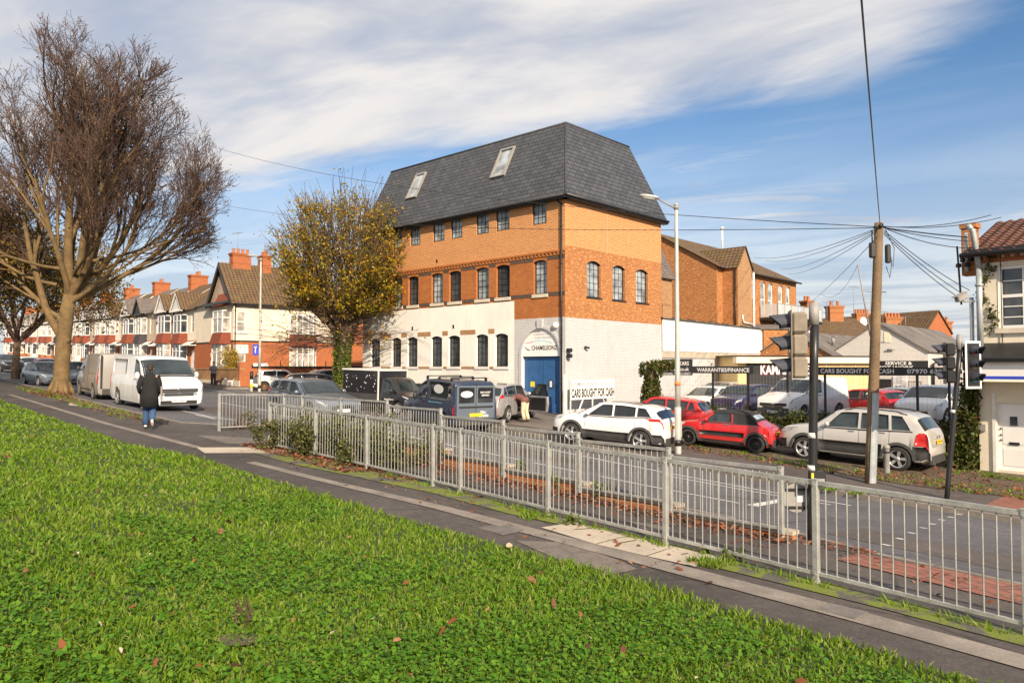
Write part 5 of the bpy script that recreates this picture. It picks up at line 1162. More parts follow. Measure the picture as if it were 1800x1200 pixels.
# ---------------- white corner shop on the right ----------------
def shop():
    B=empty('corner_shop',(0,0,0),0,'cream rendered shop building with brown roman tiled roof at the right edge','building')
    x,y=xy(7.6,25.3); F=Fr(Vector((x,y,0)),-nU); L0=5.0; D=6; zb=-3.4
    z=lambda px,py,c=0: onF(px,py,F,c)[1]
    a=lambda px,c=0: onF(px,600,F,c)[0]
    zg=z(1740,437); zbr=z(1740,462)
    wi=(a(1756),a(1756)+1.25,z(1770,577),z(1770,467)); do=(a(1750),a(1750)+2.35,z(1770,826),z(1770,708))
    mb=MB(); mb.wall(F,0,L0,zb,zbr,[wi,do],.14,0); mb.fquad(F,0,L0,zbr,zg,0,1)
    S=Fr(F.p(0,0,-D),F.n); mb.fquad(S,0,D,zb,zg,0,2); mb.fquad(Fr(F.p(L0,0,0),-F.n),0,D,zb,zg,0,0)
    mb.build('wall',[M['cream'],M['brickred'],M['pebble']],B)
    mb=MB(); mb.fbox(F,0,L0,zbr,zbr+.12,-.02,.05); mb.fbox(F,0,L0,zbr+.2,zg,-.02,.08)
    for i in range(40): mb.fbox(F,.03+i*.25,.15+i*.25,zbr+.12,zbr+.2,0,.06)
    mb.build('brick_corbel',M['brickred'],B)
    w_=window(B,F,*wi,.06,M['white'],M['glass'],1,1,.09,tran=[.52],sill=(.14,.08,M['stone']))
    mb=MB(); ia,ib=wi[0]+.12,wi[1]-.12; h=wi[3]-wi[2]
    for q in(.26,.74): pass
    xm=(ia+ib)/2; mb.fbox(F,xm-.02,xm+.02,wi[2]+.1,wi[3]-.1,-.10,-.07)
    for q in (.18,.35,.76): mb.fbox(F,ia,ib,wi[2]+h*q-.015,wi[2]+h*q+.015,-.10,-.071)
    mb.build('glazing_bars',M['white'],w_)
    mb=MB(); mb.fbox(F,wi[0]-.35,wi[1]+.35,wi[3]+.05,wi[3]+.35,-.01,.03); mb.build('lintel',M['cream'],B)
    # door
    mb=MB(); mb.fbox(F,do[0],do[1],do[2],do[3],-.13,-.08)
    for i in range(3):
        for j in range(2): mb.fbox(F,do[0]+.12+j*1.12,do[0]+1.1+j*1.12,do[2]+.12+i*.63,do[2]+.62+i*.63,-.08,-.07)
    dr=mb.build('garage_door',M['white'],B)
    mb=MB(); mb.fbox(F,a(1771),a(1784),z(1777,748),z(1777,732),-.075,-.05); mb.build('door_glass',M['glass'],dr); mb=MB(); mb.fbox(F,a(1769),a(1787),z(1777,782),z(1777,777),-.075,-.055); mb.build('letter_slot',M['black'],dr)
    mb=MB(); mb.fbox(F,a(1718),a(1730),z(1724,757),z(1724,745),.0,.07); mb.build('meter_box',M['greycap'],B)
    mb=MB(); 
    for py in(753,764,773): mb.ball(F.p(a(1754.5),z(1754,py),-.06),.03,n=6)
    mb.build('lock',M['black'],dr)
    mb=MB(); mb.fbox(F,a(1742),a(1748),zb,z(1745,690),.0,.05); mb.build('pilaster',M['whitew'],B)
    # fascia
    c=.75; zt=z(1745,632,c); z2=z(1745,669,c); z3=z(1745,664.5,c); f0=a(1690,c)
    mb=MB(); mb.fbox(F,f0,L0,z2,zt,.02,c); fs=mb.build('shop_fascia',M['white'],B)
    mb=MB(); mb.fbox(F,f0+.3,L0,z3-.02,z3+.06,c,c+.01); mb.build('blue_stripe',M['blueink'],fs)
    mb=MB(); mb.fbox(F,f0-.05,L0,z2-.03,z2,.02,c+.03); mb.fbox(F,f0+.3,L0,z(1745,641,c),z(1745,639,c),c,c+.02); mb.build('fascia_trim',M['creamfas'],fs)
    mb=MB(); mb.fbox(F,f0-.05,L0,zt,zt+.06,-.0,c+.08); mb.tube([F.p(f0,zt+.0,c+.10),F.p(L0,zt+.0,c+.10)],.07,8); mb.poly([F.p(f0,zt+.07,c+.05),F.p(L0,zt+.07,c+.05),F.p(L0,zt+.5,0),F.p(f0,zt+.5,0)]); mb.poly([F.p(f0,zt+.07,c+.05),F.p(f0,zt+.5,0),F.p(f0,zt+.07,0)]); mb.build('lean_to_roof',M['black'],B)
    # roof of roman tiles: half-round rows
    mb=MB(); o=.35; ez=zg+.0; run=3.0; rise=1.25; sl=rise/run; V=Vector((0,0,1)); s=F.p(0,0,0)
    nrow=15; ncol=int((L0+.2)/.3); per=10
    import math as mt
    L=math.hypot(run+o,rise+o*sl); upv=(F.n*-1*(run+o)+Vector((0,0,rise+o*sl))).normalized(); rf=Fr(F.p(-.25,ez-o*sl,o),F.u,upv)
    vs=[];fs_=[]; mb.smooth=True
    for r_ in range(nrow):
        b0,b1=L*r_/nrow-.03,L*(r_+1)/nrow; k=len(vs); nc=ncol*per
        for i in range(nc+1):
            q=(i%per)/per; h=.055*max(0,math.sin(math.pi*min(1,q/.62))) if q<.62 else -.012
            a_=i*.3/per; vs.append(rf.p(a_,b0,h+.035)); vs.append(rf.p(a_,b1,h+.0))
        for i in range(nc): fs_.append([k+2*i,k+2*i+2,k+2*i+3,k+2*i+1])
        k2=len(vs)
        for i in range(nc+1): vs.append(vs[k+2*i]-rf.n*.045)
        for i in range(nc): fs_.append([k2+i,k2+i+1,k+2*i+2,k+2*i])
    mb.add(vs,fs_); mb.smooth=False
    mb.poly([F.p(-.25,ez+rise,-run),F.p(L0,ez+rise,-run),F.p(L0,ez,-2*run),F.p(-.25,ez,-2*run)])
    mb.poly([F.p(-.2,ez-.02,.0),F.p(-.2,ez+rise,-run),F.p(-.2,ez,-2*run)])
    mb.build('roof',M['roofroman'],B,uv=True,sharp=50)
    mb=MB(); mb.tube([F.p(-.3,ez-.18,.4),F.p(L0,ez-.18,.4)],.075,8); mb.fbox(F,-.2,L0,ez-.14,ez-.02,.25,.33); mb.build('gutter',M['black'],B)
    gutterpipe(B,F,.12,zt+.4,zg-.55,.14,.085,M['steelcap']); mb=MB(); mb.tube([F.p(.12,zg-.55,.14),F.p(.0,zg+.55,.2),F.p(-.1,zg+.75,.35)],.085,8); mb.build('swan_neck_pipe',M['steelcap'],B)
    gutterpipe(B,F,.66,zt+.5,zg-.2,.04,.012,M['black'],'cable')
    # chimney-like brick pier on the side wall with soil pipe
    mb=MB(); mb.fbox(F,-.42,-.05,zbr-.3,zg+.72,-.5,-.12); mb.fbox(F,-.46,.0,zg+.72,zg+.86,-.54,-.08); mb.build('brick_pier',M['brickold'],B)
    gutterpipe(B,F,-.25,zbr-.2,zg+.55,.0,.06,M['steelcap'],'soil_pipe'); gutterpipe(B,F,-.12,zb+2,zbr-1.0,.05,.06,M['steelcap'],'soil_pipe')
    mb=MB(); 
    for q in range(4): mb.box((0,0,0),(.12,.1,.12),Matrix.Translation(F.p(-.45+q*.12,zbr+.0+q%2*.15,.05)))
    mb.tube([F.p(-.5,zbr+.6,.0),F.p(-.45,zbr-.1,.05),F.p(-.4,zbr-1.2,.04)],.03,5); mb.build('cable_bracket',M['black'],B)
    # street camera on a bracket
    ca=empty('security_camera',(0,0,0),0,'grey security camera on a bracket at the corner of the cream shop','camera'); p=at(1690,523,21.6); q=F.p(-.05,z(1705,530),.02)
    d=Vector((-.85,-.35,-.35)).normalized(); T=Matrix.Translation(p)@d.to_track_quat('X','Z').to_matrix().to_4x4()
    mb=MB(); mb.box((0,0,0),(.42,.16,.15),T,bev=.02); mb.box((.02,0,.10),(.5,.2,.02),T); mb.build('housing',M['greycap'],ca); mb=MB(); mb.tube([q,p+Vector((.1,0,-.12)),p+Vector((0,0,-.05))],.025,6); mb.build('bracket',M['greycap'],ca)
    return F
FSHOP=shop()
# ---------------- vehicles ----------------
def lerp_tab(tab,x):
    if x<=tab[0][0]: return tab[0][1]
    for (a,b),(c,d) in zip(tab,tab[1:]):
        if x<=c: return b+(d-b)*(x-a)/(c-a) if c>a else d
    return tab[-1][1]
def smooth_tab(tab,x,r):
    return sum(lerp_tab(tab,x+o*r) for o in(-1,-.5,0,.5,1))/5
class Body:
    def __init__(s,L,W,H,top,belt,zb=.20,wf=None,wr=None,fw=.0,rw=.0,R_=.32,tum=.13,wplan=None,arch=.055,sm=.05,box=False):
        s.L=L;s.W=W/2;s.H=H;s.top=top;s.belt=belt;s.zb=zb;s.wf=fw;s.wr=rw;s.R=R_;s.tum=tum;s.arch=R_+arch;s.sm=sm;s.box=box
        s.plan=wplan or [(0,.72),(.08,.83),(.25,.92),(.6,.985),(1.2,1),(L-1.0,1),(L-.35,.965),(L-.08,.90),(L,.84)]
    def sec(s,x):
        L=s.L; zt=smooth_tab(s.top,x,s.sm); w=s.W*smooth_tab(s.plan,x,.06); zbl=min(smooth_tab(s.belt,x,.05),zt-.05)
        zb=s.zb+ (.06 if x<.15 or x>L-.15 else 0)
        g=max(0,zt-zbl); k=s.tum*min(1,g/.45)
        wr=w*(1-k)-(.02 if g<.1 else 0)
        pts=[(0,zb),(w*.86,zb),(w*.965,zb+.05),(w,zb+.42*(zbl-zb)),(w*.985,zbl-.055),(w*.965,zbl),(w*.965*.5+wr*.5,(zbl+zt)/2-.01 if g>.15 else zbl+.5*(zt-zbl)-.01),(wr,zt-min(.07,g*.5)),(wr*.93,zt-min(.022,g*.2)),(wr*.55,zt+.0),(0,zt+.012)]
        # wheel arches
        for xc in (s.wf,s.wr):
            d=x-xc
            if abs(d)<s.arch:
                za=s.R+math.sqrt(max(0,s.arch**2-d*d))
                q=[]
                for i,(a,z) in enumerate(pts):
                    if i<=2: z=max(z,za)
                    elif i==3: z=max(z,za+.012)
                    elif i==4: z=max(z,za+.03)
                    q.append((a,z))
                pts=q
        return pts
    def S(s,x,v,side=1,off=0):
        p=s.sec(x); i=min(int(v),9); f=v-i
        y=p[i][0]+(p[i+1][0]-p[i][0])*f; z=p[i][1]+(p[i+1][1]-p[i][1])*f
        return Vector((x,side*y,z))
    def mesh(s,dark=None):
        L=s.L; xs=set([0,.03,.07,.12,.2,.3,L-.3,L-.2,L-.12,L-.07,L-.03,L])
        for xc in(s.wf,s.wr):
            for i in range(-9,10): xs.add(xc+s.arch*math.sin(i/9*math.pi/2)*.9999)
            xs.add(xc-s.arch-.005); xs.add(xc+s.arch+.005)
        for q in s.top+s.belt: xs.add(min(max(q[0],0),L))
        for i in range(int(L/.15)): xs.add(i*.15)
        xs=sorted(x for x in xs if 0<=x<=L); ys=[xs[0]]
        for x in xs[1:]:
            if x-ys[-1]>.012: ys.append(x)
        ys[-1]=L; xs=ys; mb=MB(); mb.smooth=True; n=21; rows=[]
        for x in xs:
            p=s.sec(x); r=[Vector((x,y,z)) for y,z in p]+[Vector((x,-y,z)) for y,z in p[-2::-1]]; rows.append(r)
        vs=[v for r in rows for v in r]; m=len(rows[0]); fs=[]; 
        for i in range(len(rows)-1):
            for j in range(m-1): fs.append([i*m+j,(i+1)*m+j,(i+1)*m+j+1,i*m+j+1][::-1])
        fs.append([j for j in range(m-1)][::-1]); k=(len(rows)-1)*m; fs.append([k+j for j in range(m-1)])
        base=len(mb.v); mb.add(vs,fs)
        # underside and end faces stay flat
        for f_i in (-1,-2): mb.sm[f_i]=False
        return mb
    def patch(s,mb,xb0,xb1,xt0,xt1,v0,v1,side=1,off=.006,nu=8,nv=5,across=False,m=None,edge=None):
        """skin patch: bottom x range at v0, top x range at v1"""
        V=[[None]*(nu+1) for _ in range(nv+1)]
        for j in range(nv+1):
            t=j/nv; v=v0+(v1-v0)*t; a=xb0+(xt0-xb0)*t; b=xb1+(xt1-xb1)*t
            for i in range(nu+1): V[j][i]=s.S(a+(b-a)*i/nu,v,side)
        N_=[[None]*(nu+1) for _ in range(nv+1)]
        for j in range(nv+1):
            for i in range(nu+1):
                du=V[j][min(i+1,nu)]-V[j][max(i-1,0)]; dv=V[min(j+1,nv)][i]-V[max(j-1,0)][i]; n=du.cross(dv)
                if n.length<1e-9: n=Vector((0,side,0))
                n.normalize()
                if side*n.y<0 and abs(n.y)>.1: n=-n
                elif abs(n.y)<=.1 and n.z<0: n=-n
                N_[j][i]=n
        vs=[V[j][i]+N_[j][i]*off for j in range(nv+1) for i in range(nu+1)]; w_=nu+1
        fs=[[j*w_+i,j*w_+i+1,(j+1)*w_+i+1,(j+1)*w_+i] for j in range(nv) for i in range(nu)]
        # skirt so that the patch has thickness
        ring=[(0,i) for i in range(nu+1)]+[(j,nu) for j in range(1,nv+1)]+[(nv,i) for i in range(nu-1,-1,-1)]+[(j,0) for j in range(nv-1,0,-1)]
        k=len(vs); vs+=[V[j][i]-N_[j][i]*.004 for j,i in ring]; rn=len(ring)
        for q in range(rn):
            a=ring[q]; b=ring[(q+1)%rn]; fs.append([a[0]*w_+a[1],b[0]*w_+b[1],k+(q+1)%rn,k+q])
        old=mb.smooth; mb.smooth=True; mb.add(vs,fs,m); mb.smooth=old
    def screen(s,mb,x0,x1,vlo,off=.006,nu=10,nv=8,m=None,slant=0.0,zt=10.0):
        """glass across the width between stations x0 (low) and x1 (high), v from vlo on each side to the centre"""
        P_=[]
        vv=[vlo+(zt-vlo)*i/(nu//2) for i in range(nu//2+1)]
        row=[(v,1) for v in vv]+[(v,-1) for v in vv[-2::-1]]
        for j in range(nv+1):
            x=x0+(x1-x0)*j/nv; P_.append([s.S(x,v,sd) for v,sd in row])
        n=len(row); vs=[]
        for j in range(nv+1):
            for i in range(n):
                du=P_[j][min(i+1,n-1)]-P_[j][max(i-1,0)]; dv=P_[min(j+1,nv)][i]-P_[max(j-1,0)][i]; q=du.cross(dv); q.normalize()
                if q.z<0: q=-q
                vs.append(P_[j][i]+q*off)
        fs=[[j*n+i,j*n+i+1,(j+1)*n+i+1,(j+1)*n+i] for j in range(nv) for i in range(n-1)]
        old=mb.smooth; mb.smooth=True; mb.add(vs,fs,m); mb.smooth=old
WH={}
def wheel_meshes(Rr,wd,style,rim):
    key=(Rr,wd,style,rim)
    if key in WH: return WH[key]
    T=Matrix.Rotation(math.pi/2,4,'X')          # axle along y; outer face at -y after this rotation (z -> -y)
    mb=MB(); mb.smooth=True; rr=Rr*.70; w2=wd/2
    mb.lathe([(rr,-w2*.95),(rr+.02,-w2),(Rr-.03,-w2*.98),(Rr-.008,-w2*.8),(Rr,-w2*.5),(Rr,w2*.5),(Rr-.008,w2*.8),(Rr-.03,w2*.98),(rr+.02,w2),(rr,w2*.95),(rr-.01,w2*.3),(rr-.01,-w2*.95)],28,T); tyre=mb
    mb=MB(); mb.lathe([(rr,w2*.93),(rr*.93,w2*.86),(rr*.90,w2*.3),(.02,w2*.25)],28,T,1); mb.smooth=True; mb.lathe([(rr+.004,w2*.97),(rr*.94,w2*.93),(rr*.92,w2*.7)],28,T,0); mb.smooth=False
    n={'5':5,'10':10,'6':6,'disc':0}[style]
    for i in range(n):
        a=2*math.pi*i/n+.1
        for off in ((-.13,.13) if n<=6 else (0,)):
            a0=a+off*.9; ww=.032 if n<=6 else .026
            Rm=T@Matrix.Rotation(a0,4,'Z')
            v=[Vector((.05,-ww*.8,w2*.80)),Vector((.05,ww*.8,w2*.80)),Vector((rr*.95,ww*.6,w2*.90)),Vector((rr*.95,-ww*.6,w2*.90))]; v2=[q-Vector((0,0,.03)) for q in v]
            mb.add([Rm@q for q in v+v2],[[0,3,2,1],[4,5,6,7],[0,1,5,4],[1,2,6,5],[2,3,7,6],[3,0,4,7]],0)
    if n==0:
        mb.smooth=True; mb.lathe([(rr*.93,w2*.9),(rr*.7,w2*.98),(rr*.3,w2*.92),(.01,w2*1.0)],20,T,0); mb.smooth=False
        for i in range(8): mb.box((rr*.62,0,w2*.97),(rr*.22,.03,.01),T@Matrix.Rotation(i*math.pi/4,4,'Z'),1)
    mb.smooth=True; mb.lathe([(.065,w2*.8),(.06,w2*.93),(.01,w2*.95)],12,T,0)
    WH[key]=(tyre,mb); return WH[key]
WOBJ={}
def add_wheels(root,b,rimmat,style,wd=.205,inset=.0,xo=None):
    xo=-b.L/2 if xo is None else xo
    key=(b.R,wd,style,rimmat.name)
    for xc in(b.wf,b.wr):
        for sd in(1,-1):
            y=sd*(b.W-wd/2-.012-inset)
            if key not in WOBJ:
                t,r=wheel_meshes(b.R,wd,style,rimmat.name)
                to=t.build('wheel',M['rubber'],root,uv=False); ro=r.build('rim',[rimmat,M['rubber']],to,uv=False); WOBJ[key]=(to.data,ro.data)
            else:
                to=bpy.data.objects.new('wheel',WOBJ[key][0]); col.objects.link(to); to.parent=root
                ro=bpy.data.objects.new('rim',WOBJ[key][1]); col.objects.link(ro); ro.parent=to
            to.location=(xc+xo,y,b.R); to.rotation_euler=(0,0,math.pi if sd==1 else 0)
PLAN_VAN=lambda L:[(0,.80),(.08,.90),(.25,.96),(.6,.99),(1.2,1),(L-.3,1),(L-.08,.99),(L,.975)]
SPECS={
# L,W,H, top profile, belt, wheel positions, radius, side windows [(xb0,xb1,xt0,xt1,v0,v1)], windscreen (xcowl,xhead), rear screen(xroof,xbelt)
'hatch':dict(L=4.05,W=1.70,H=1.46,top=[(0,.60),(.05,.70),(.25,.80),(.95,.95),(1.05,.98),(1.70,1.40),(2.0,1.455),(2.6,1.47),(3.3,1.43),(3.62,1.37),(3.92,1.00),(4.0,.88),(4.05,.55)],belt=[(0,.7),(.9,.88),(2.6,.93),(3.5,1.0),(4.05,1.0)],f=.78,r=3.28,R=.30,win=[(1.32,2.38,1.86,2.38),(2.46,3.22,2.46,3.30)],ws=(1.10,1.72),rs=(3.90,3.62),quarter=(3.30,3.58,3.36,3.46)),
'hatch3':dict(L=4.0,W=1.70,H=1.44,top=[(0,.60),(.05,.70),(.25,.80),(.95,.94),(1.05,.97),(1.70,1.38),(2.0,1.435),(2.6,1.45),(3.3,1.40),(3.62,1.34),(3.90,.98),(3.97,.86),(4.0,.55)],belt=[(0,.7),(.9,.88),(2.6,.93),(3.5,1.02),(4.05,1.02)],f=.78,r=3.26,R=.31,win=[(1.32,2.45,1.86,2.42),(2.52,3.38,2.50,3.30)],ws=(1.10,1.72),rs=(3.88,3.62),quarter=None),
'suv':dict(L=4.38,W=1.82,H=1.59,top=[(0,.66),(.05,.80),(.2,.94),(.95,1.08),(1.10,1.11),(1.85,1.53),(2.2,1.575),(2.8,1.59),(3.6,1.55),(3.95,1.48),(4.28,1.10),(4.34,.98),(4.38,.55)],belt=[(0,.8),(1.0,1.0),(2.6,1.05),(3.6,1.14),(4.38,1.18)],f=.88,r=3.52,R=.35,win=[(1.42,2.42,2.02,2.42),(2.50,3.28,2.50,3.28),],ws=(1.16,1.88),rs=(4.24,3.96),quarter=(3.36,3.86,3.36,3.64),zb=.26),
'suv2':dict(L=4.32,W=1.83,H=1.68,top=[(0,.68),(.05,.82),(.2,.96),(.95,1.08),(1.12,1.11),(1.72,1.56),(2.05,1.63),(2.8,1.65),(3.6,1.62),(3.90,1.56),(4.20,1.14),(4.28,1.0),(4.32,.6)],belt=[(0,.8),(1.0,1.0),(2.6,1.04),(3.6,1.10),(4.38,1.12)],f=.86,r=3.49,R=.34,win=[(1.44,2.40,1.90,2.40),(2.48,3.24,2.48,3.20)],ws=(1.18,1.74),rs=(4.16,3.92),quarter=(3.32,3.80,3.28,3.55),zb=.27),
'mini':dict(L=3.65,W=1.69,H=1.41,top=[(0,.62),(.04,.74),(.18,.84),(.85,.95),(.98,.97),(1.42,1.34),(1.7,1.385),(2.3,1.40),(2.75,1.36),(3.2,1.02),(3.45,.93),(3.58,.82),(3.65,.55)],belt=[(0,.74),(1.0,.90),(3.2,.97),(3.65,.96)],f=.62,r=3.08,R=.305,win=[(1.20,2.20,1.56,2.16),(2.25,2.66,2.21,2.44)],ws=(1.02,1.44),rs=(3.10,2.84),quarter=None),
'estate':dict(L=4.65,W=1.80,H=1.46,top=[(0,.58),(.05,.68),(.2,.76),(1.15,.93),(1.30,.96),(2.0,1.37),(2.35,1.43),(3.2,1.44),(4.0,1.40),(4.25,1.34),(4.55,1.0),(4.62,.86),(4.65,.55)],belt=[(0,.7),(1.2,.87),(3.0,.93),(4.65,1.0)],f=.88,r=3.68,R=.32,win=[(1.6,2.6,2.18,2.6),(2.68,3.45,2.68,3.42)],ws=(1.34,2.02),rs=(4.50,4.26),quarter=(3.53,4.15,3.50,4.0)),
'citroenish':dict(L=4.25,W=1.77,H=1.47,top=[(0,.60),(.05,.70),(.3,.80),(.8,.90),(.95,.94),(1.9,1.42),(2.25,1.465),(2.6,1.47),(3.3,1.38),(3.85,1.08),(4.15,.98),(4.25,.55)],belt=[(0,.7),(.9,.86),(2.6,.93),(4.25,1.0)],f=.86,r=3.47,R=.31,win=[(1.4,2.45,2.1,2.45),(2.52,3.3,2.52,3.15)],ws=(1.0,1.92),rs=(3.82,3.35),quarter=None),
'vivaro':dict(L=5.0,W=1.94,H=1.97,top=[(0,.72),(.04,.86),(.15,.98),(.75,1.18),(.86,1.22),(1.62,1.84),(1.85,1.92),(2.4,1.955),(4.7,1.95),(4.93,1.93),(4.97,1.6),(5.0,.5)],belt=[(0,.9),(.9,1.12),(5,1.15)],f=.95,r=4.02,R=.335,win=[(1.15,2.0,1.62,2.0)],ws=(.90,1.64),rs=None,quarter=None,van=1,tum=.10),
'smallvan':dict(L=4.2,W=1.72,H=1.80,top=[(0,.62),(.04,.76),(.2,.88),(.95,1.02),(1.05,1.06),(1.65,1.66),(1.9,1.76),(2.6,1.80),(3.9,1.78),(4.12,1.74),(4.17,1.4),(4.2,.5)],belt=[(0,.8),(1.0,.98),(4.2,1.02)],f=.78,r=3.45,R=.31,win=[(1.28,2.1,1.68,2.1)],ws=(1.08,1.66),rs=None,quarter=None,van=1,tum=.10),
'connect':dict(L=4.42,W=1.84,H=1.84,top=[(0,.66),(.04,.86),(.2,1.0),(.95,1.18),(1.05,1.21),(1.75,1.73),(2.0,1.80),(2.6,1.84),(4.1,1.82),(4.33,1.78),(4.39,1.4),(4.42,.5)],belt=[(0,.9),(1.0,1.08),(4.42,1.12)],f=.88,r=3.55,R=.33,win=[(1.35,2.2,1.78,2.2)],ws=(1.08,1.76),rs=None,quarter=None,van=1,tum=.09),
'cab':dict(L=1.95,W=1.74,H=1.72,top=[(0,.62),(.04,.76),(.2,.86),(.70,.98),(.8,1.02),(1.38,1.60),(1.58,1.68),(1.85,1.70),(1.95,1.68)],belt=[(0,.8),(.8,.94),(1.95,.96)],f=.78,r=9,R=.30,win=[(1.0,1.72,1.38,1.72)],ws=(.83,1.40),rs=None,quarter=None,van=1,tum=.10,plan=[(0,.76),(.08,.87),(.25,.94),(.6,.99),(1.95,1)]),
}
def plate(par,x,y0,z,front,txt=None,w_=.50,h=.11,tilt=0,yc=0):
    mb=MB(); sx=-1 if front else 1
    f=Fr(Vector((x,yc+(w_/2 if front else -w_/2),z)),Vector((0,-1 if front else 1,0)))
    mb.fbox(f,0,w_,-h/2,h/2,0,.012,0)
    if txt: put_text(mb,txt,f,.03,w_-.03,-h*.33,h*.33,.0135,1,.02)
    return mb.build('number_plate',[M['plateW'] if front else M['plateY'],M['ink']],par,uv=False)
def vehicle(kind,name,label,cat,pos,heading,col_,rim='alloy',style='5',glass='cglass',scale=1.0,group=None,clad=None,z=None,rails=None,plates=(None,None),roofc=None,tailst='std',doorst=None,open_door=False,extra=None,tilt=0.0,brk=False):
    sp=SPECS[kind]; L=sp['L']; W=sp['W']; van=sp.get('van')
    hx,hy=heading; l=math.hypot(hx,hy); hx/=l; hy/=l
    # object frame: +x towards the rear, origin at the middle of the vehicle on the ground
    ang=math.atan2(-hy,-hx)
    cx,cy=pos; zz=z if z is not None else H(cx,cy)-KERB
    root=empty(name,(cx,cy,zz),ang,label,cat,group,scale)
    # pitch to follow the slope
    if z is None:
        e=1.3; zf=H(cx+hx*e,cy+hy*e); zr=H(cx-hx*e,cy-hy*e); root.rotation_euler=(0,math.atan2(zf-zr,2*e),ang)
    hold=root
    b=Body(L,W,sp['H'],sp['top'],sp['belt'],sp.get('zb',.20),fw=sp['f'],rw=sp['r'],R_=sp['R'],tum=sp.get('tum',.14),wplan=sp.get('plan') or (PLAN_VAN(L) if van else None))
    off=Vector((-L/2,0,0))
    made=[]
    def fin(mb,nm,mat,par=None,sharp=None):
        if par is None or par is root: mb.v=[(v[0]-L/2,v[1],v[2]) for v in mb.v]
        else: mb.v=[(v[0]-L/2,v[1],v[2]) for v in mb.v]
        o=mb.build(nm,mat,par or root,uv=False,sharp=sharp); return o
    body=fin(b.mesh(),'body',M[col_],sharp=38)
    g=M[glass]
    # glass
    mb=MB(); x0,x1=sp['ws']; b.screen(mb,x0+.03,x1-.03,7.25,zt=10); fin(mb,'windscreen',g)
    if sp['rs']: mb=MB(); x0,x1=sp['rs']; b.screen(mb,x0-.01,x1+.02,7.35); fin(mb,'rear_window',g)
    wins=list(sp['win'])+([sp['quarter']] if sp['quarter'] else [])
    for sd in(1,-1):
        for (a,c,d,e) in wins:
            if open_door and sd==open_door and (a,c,d,e)==sp['win'][0]: continue
            mb=MB(); b.patch(mb,a,c,d,e,5.22,6.92,sd,.007); fin(mb,'side_window',g)
    # black sill line round windows and panel gaps
    mb=MB()
    for sd in(1,-1):
        gaps=[sp['win'][0][0]-.02,sp['win'][0][1]+.04]+([sp['win'][1][1]+.02] if len(sp['win'])>1 and kind not in('mini','hatch3') else [])
        for x in gaps:
            lo=2.3
            b.patch(mb,x-.006,x+.006,x-.006,x+.006,lo,5.0,sd,.0015,1,6)
        if not van: b.patch(mb,sp['win'][0][0]-.1,wins[-1][1]+.05,sp['win'][0][0]-.1,wins[-1][1]+.05,5.0,5.14,sd,.004,10,1)
    b.screen(mb,sp['ws'][0]-.06,sp['ws'][0]+.02,6.9,.004,nv=2)
    fin(mb,'trim',M['blackpl'])
    # bumpers / grille / lamps
    mb=MB(); b_lo=.30
    y=b.W*.70; zt0=sp['top'][0][1]
    f=Fr(Vector((0,y,0)),Vector((0,-1,0))); mb.fbox(f,.18,2*y-.18,zt0-.16,zt0-.03,-.01,.012)
    if van: mb.fbox(f,.02,2*y-.02,zt0-.02,zt0+.10,-.05,.004)
    gr=fin(mb,'grille',M['blackpl'])
    mb=MB(); 
    for q in range(3): mb.fbox(f,.16,2*y-.16,zt0-.145+q*.045,zt0-.13+q*.045,.012,.018)
    mb.box((0,0,0),(.01,.10,.08),Matrix.Translation((-.02,0,zt0-.07))); fin(mb,'badge_bars',M['chrome'],gr)
    mb=MB(); mb.fbox(f,.05,2*y-.05,.27,.27+.13,-.01,.010); fin(mb,'air_intake',M['blackpl'])
    for sd in(1,-1):
        mb=MB(); b.patch(mb,.03,.42,.10,.55,4.1,6.8 if not van else 5.6,sd,.010,6,4); fin(mb,'headlight',M['lampw'])
        mb=MB(); mb.ball(Vector((.06,sd*b.W*.62,.42)),(.03,.07,.05),n=6); fin(mb,'fog_lamp',M['lampw'])
        mb=MB()
        if van and kind!='cab': b.patch(mb,L-.10,L-.004,L-.10,L-.004,3.2,5.6 if kind!='smallvan' else 3.9,sd,.010,2,6)
        elif kind=='suv2': b.patch(mb,L-.42,L-.05,L-.30,L-.12,3.3,5.0,sd,.010,3,5)
        elif kind=='mini': b.patch(mb,L-.34,L-.12,L-.28,L-.16,3.25,4.9,sd,.012,3,5)
        elif kind=='suv': b.patch(mb,L-.55,L-.04,L-.75,L-.10,3.9,4.7,sd,.010,5,3)
        elif kind!='cab': b.patch(mb,L-.48,L-.05,L-.40,L-.16,4.0,5.6,sd,.010,4,4)
        if mb.v: fin(mb,'taillight',M['lampr'])
        # mirror
        mx=sp['win'][0][0]+.12; p=b.S(mx,5.35,sd)
        mb=MB(); mb.ball(p+Vector((.0,sd*.12,.06)),(.07,.10,.075) if not van else (.07,.09,.13),n=8); mb.tube([p,p+Vector((0,sd*.10,.02))],.02,5); fin(mb,'mirror',M[col_] if kind not in('vivaro','connect','smallvan') or col_=='pvan' else M['blackpl'])
        # door handles
        for w_ in sp['win'][:(1 if kind in('mini','hatch3') or van else 2)]:
            hx_=w_[1]-.17; p=b.S(hx_,4.45,sd); mb=MB(); mb.box((0,0,0),(.17,.03,.028),Matrix.Translation(p+Vector((0,sd*.015,0))),bev=.008); fin(mb,'door_handle',M[col_] if kind in('suv','hatch') else (M['chrome'] if kind in('mini','suv2') else M['blackpl']))
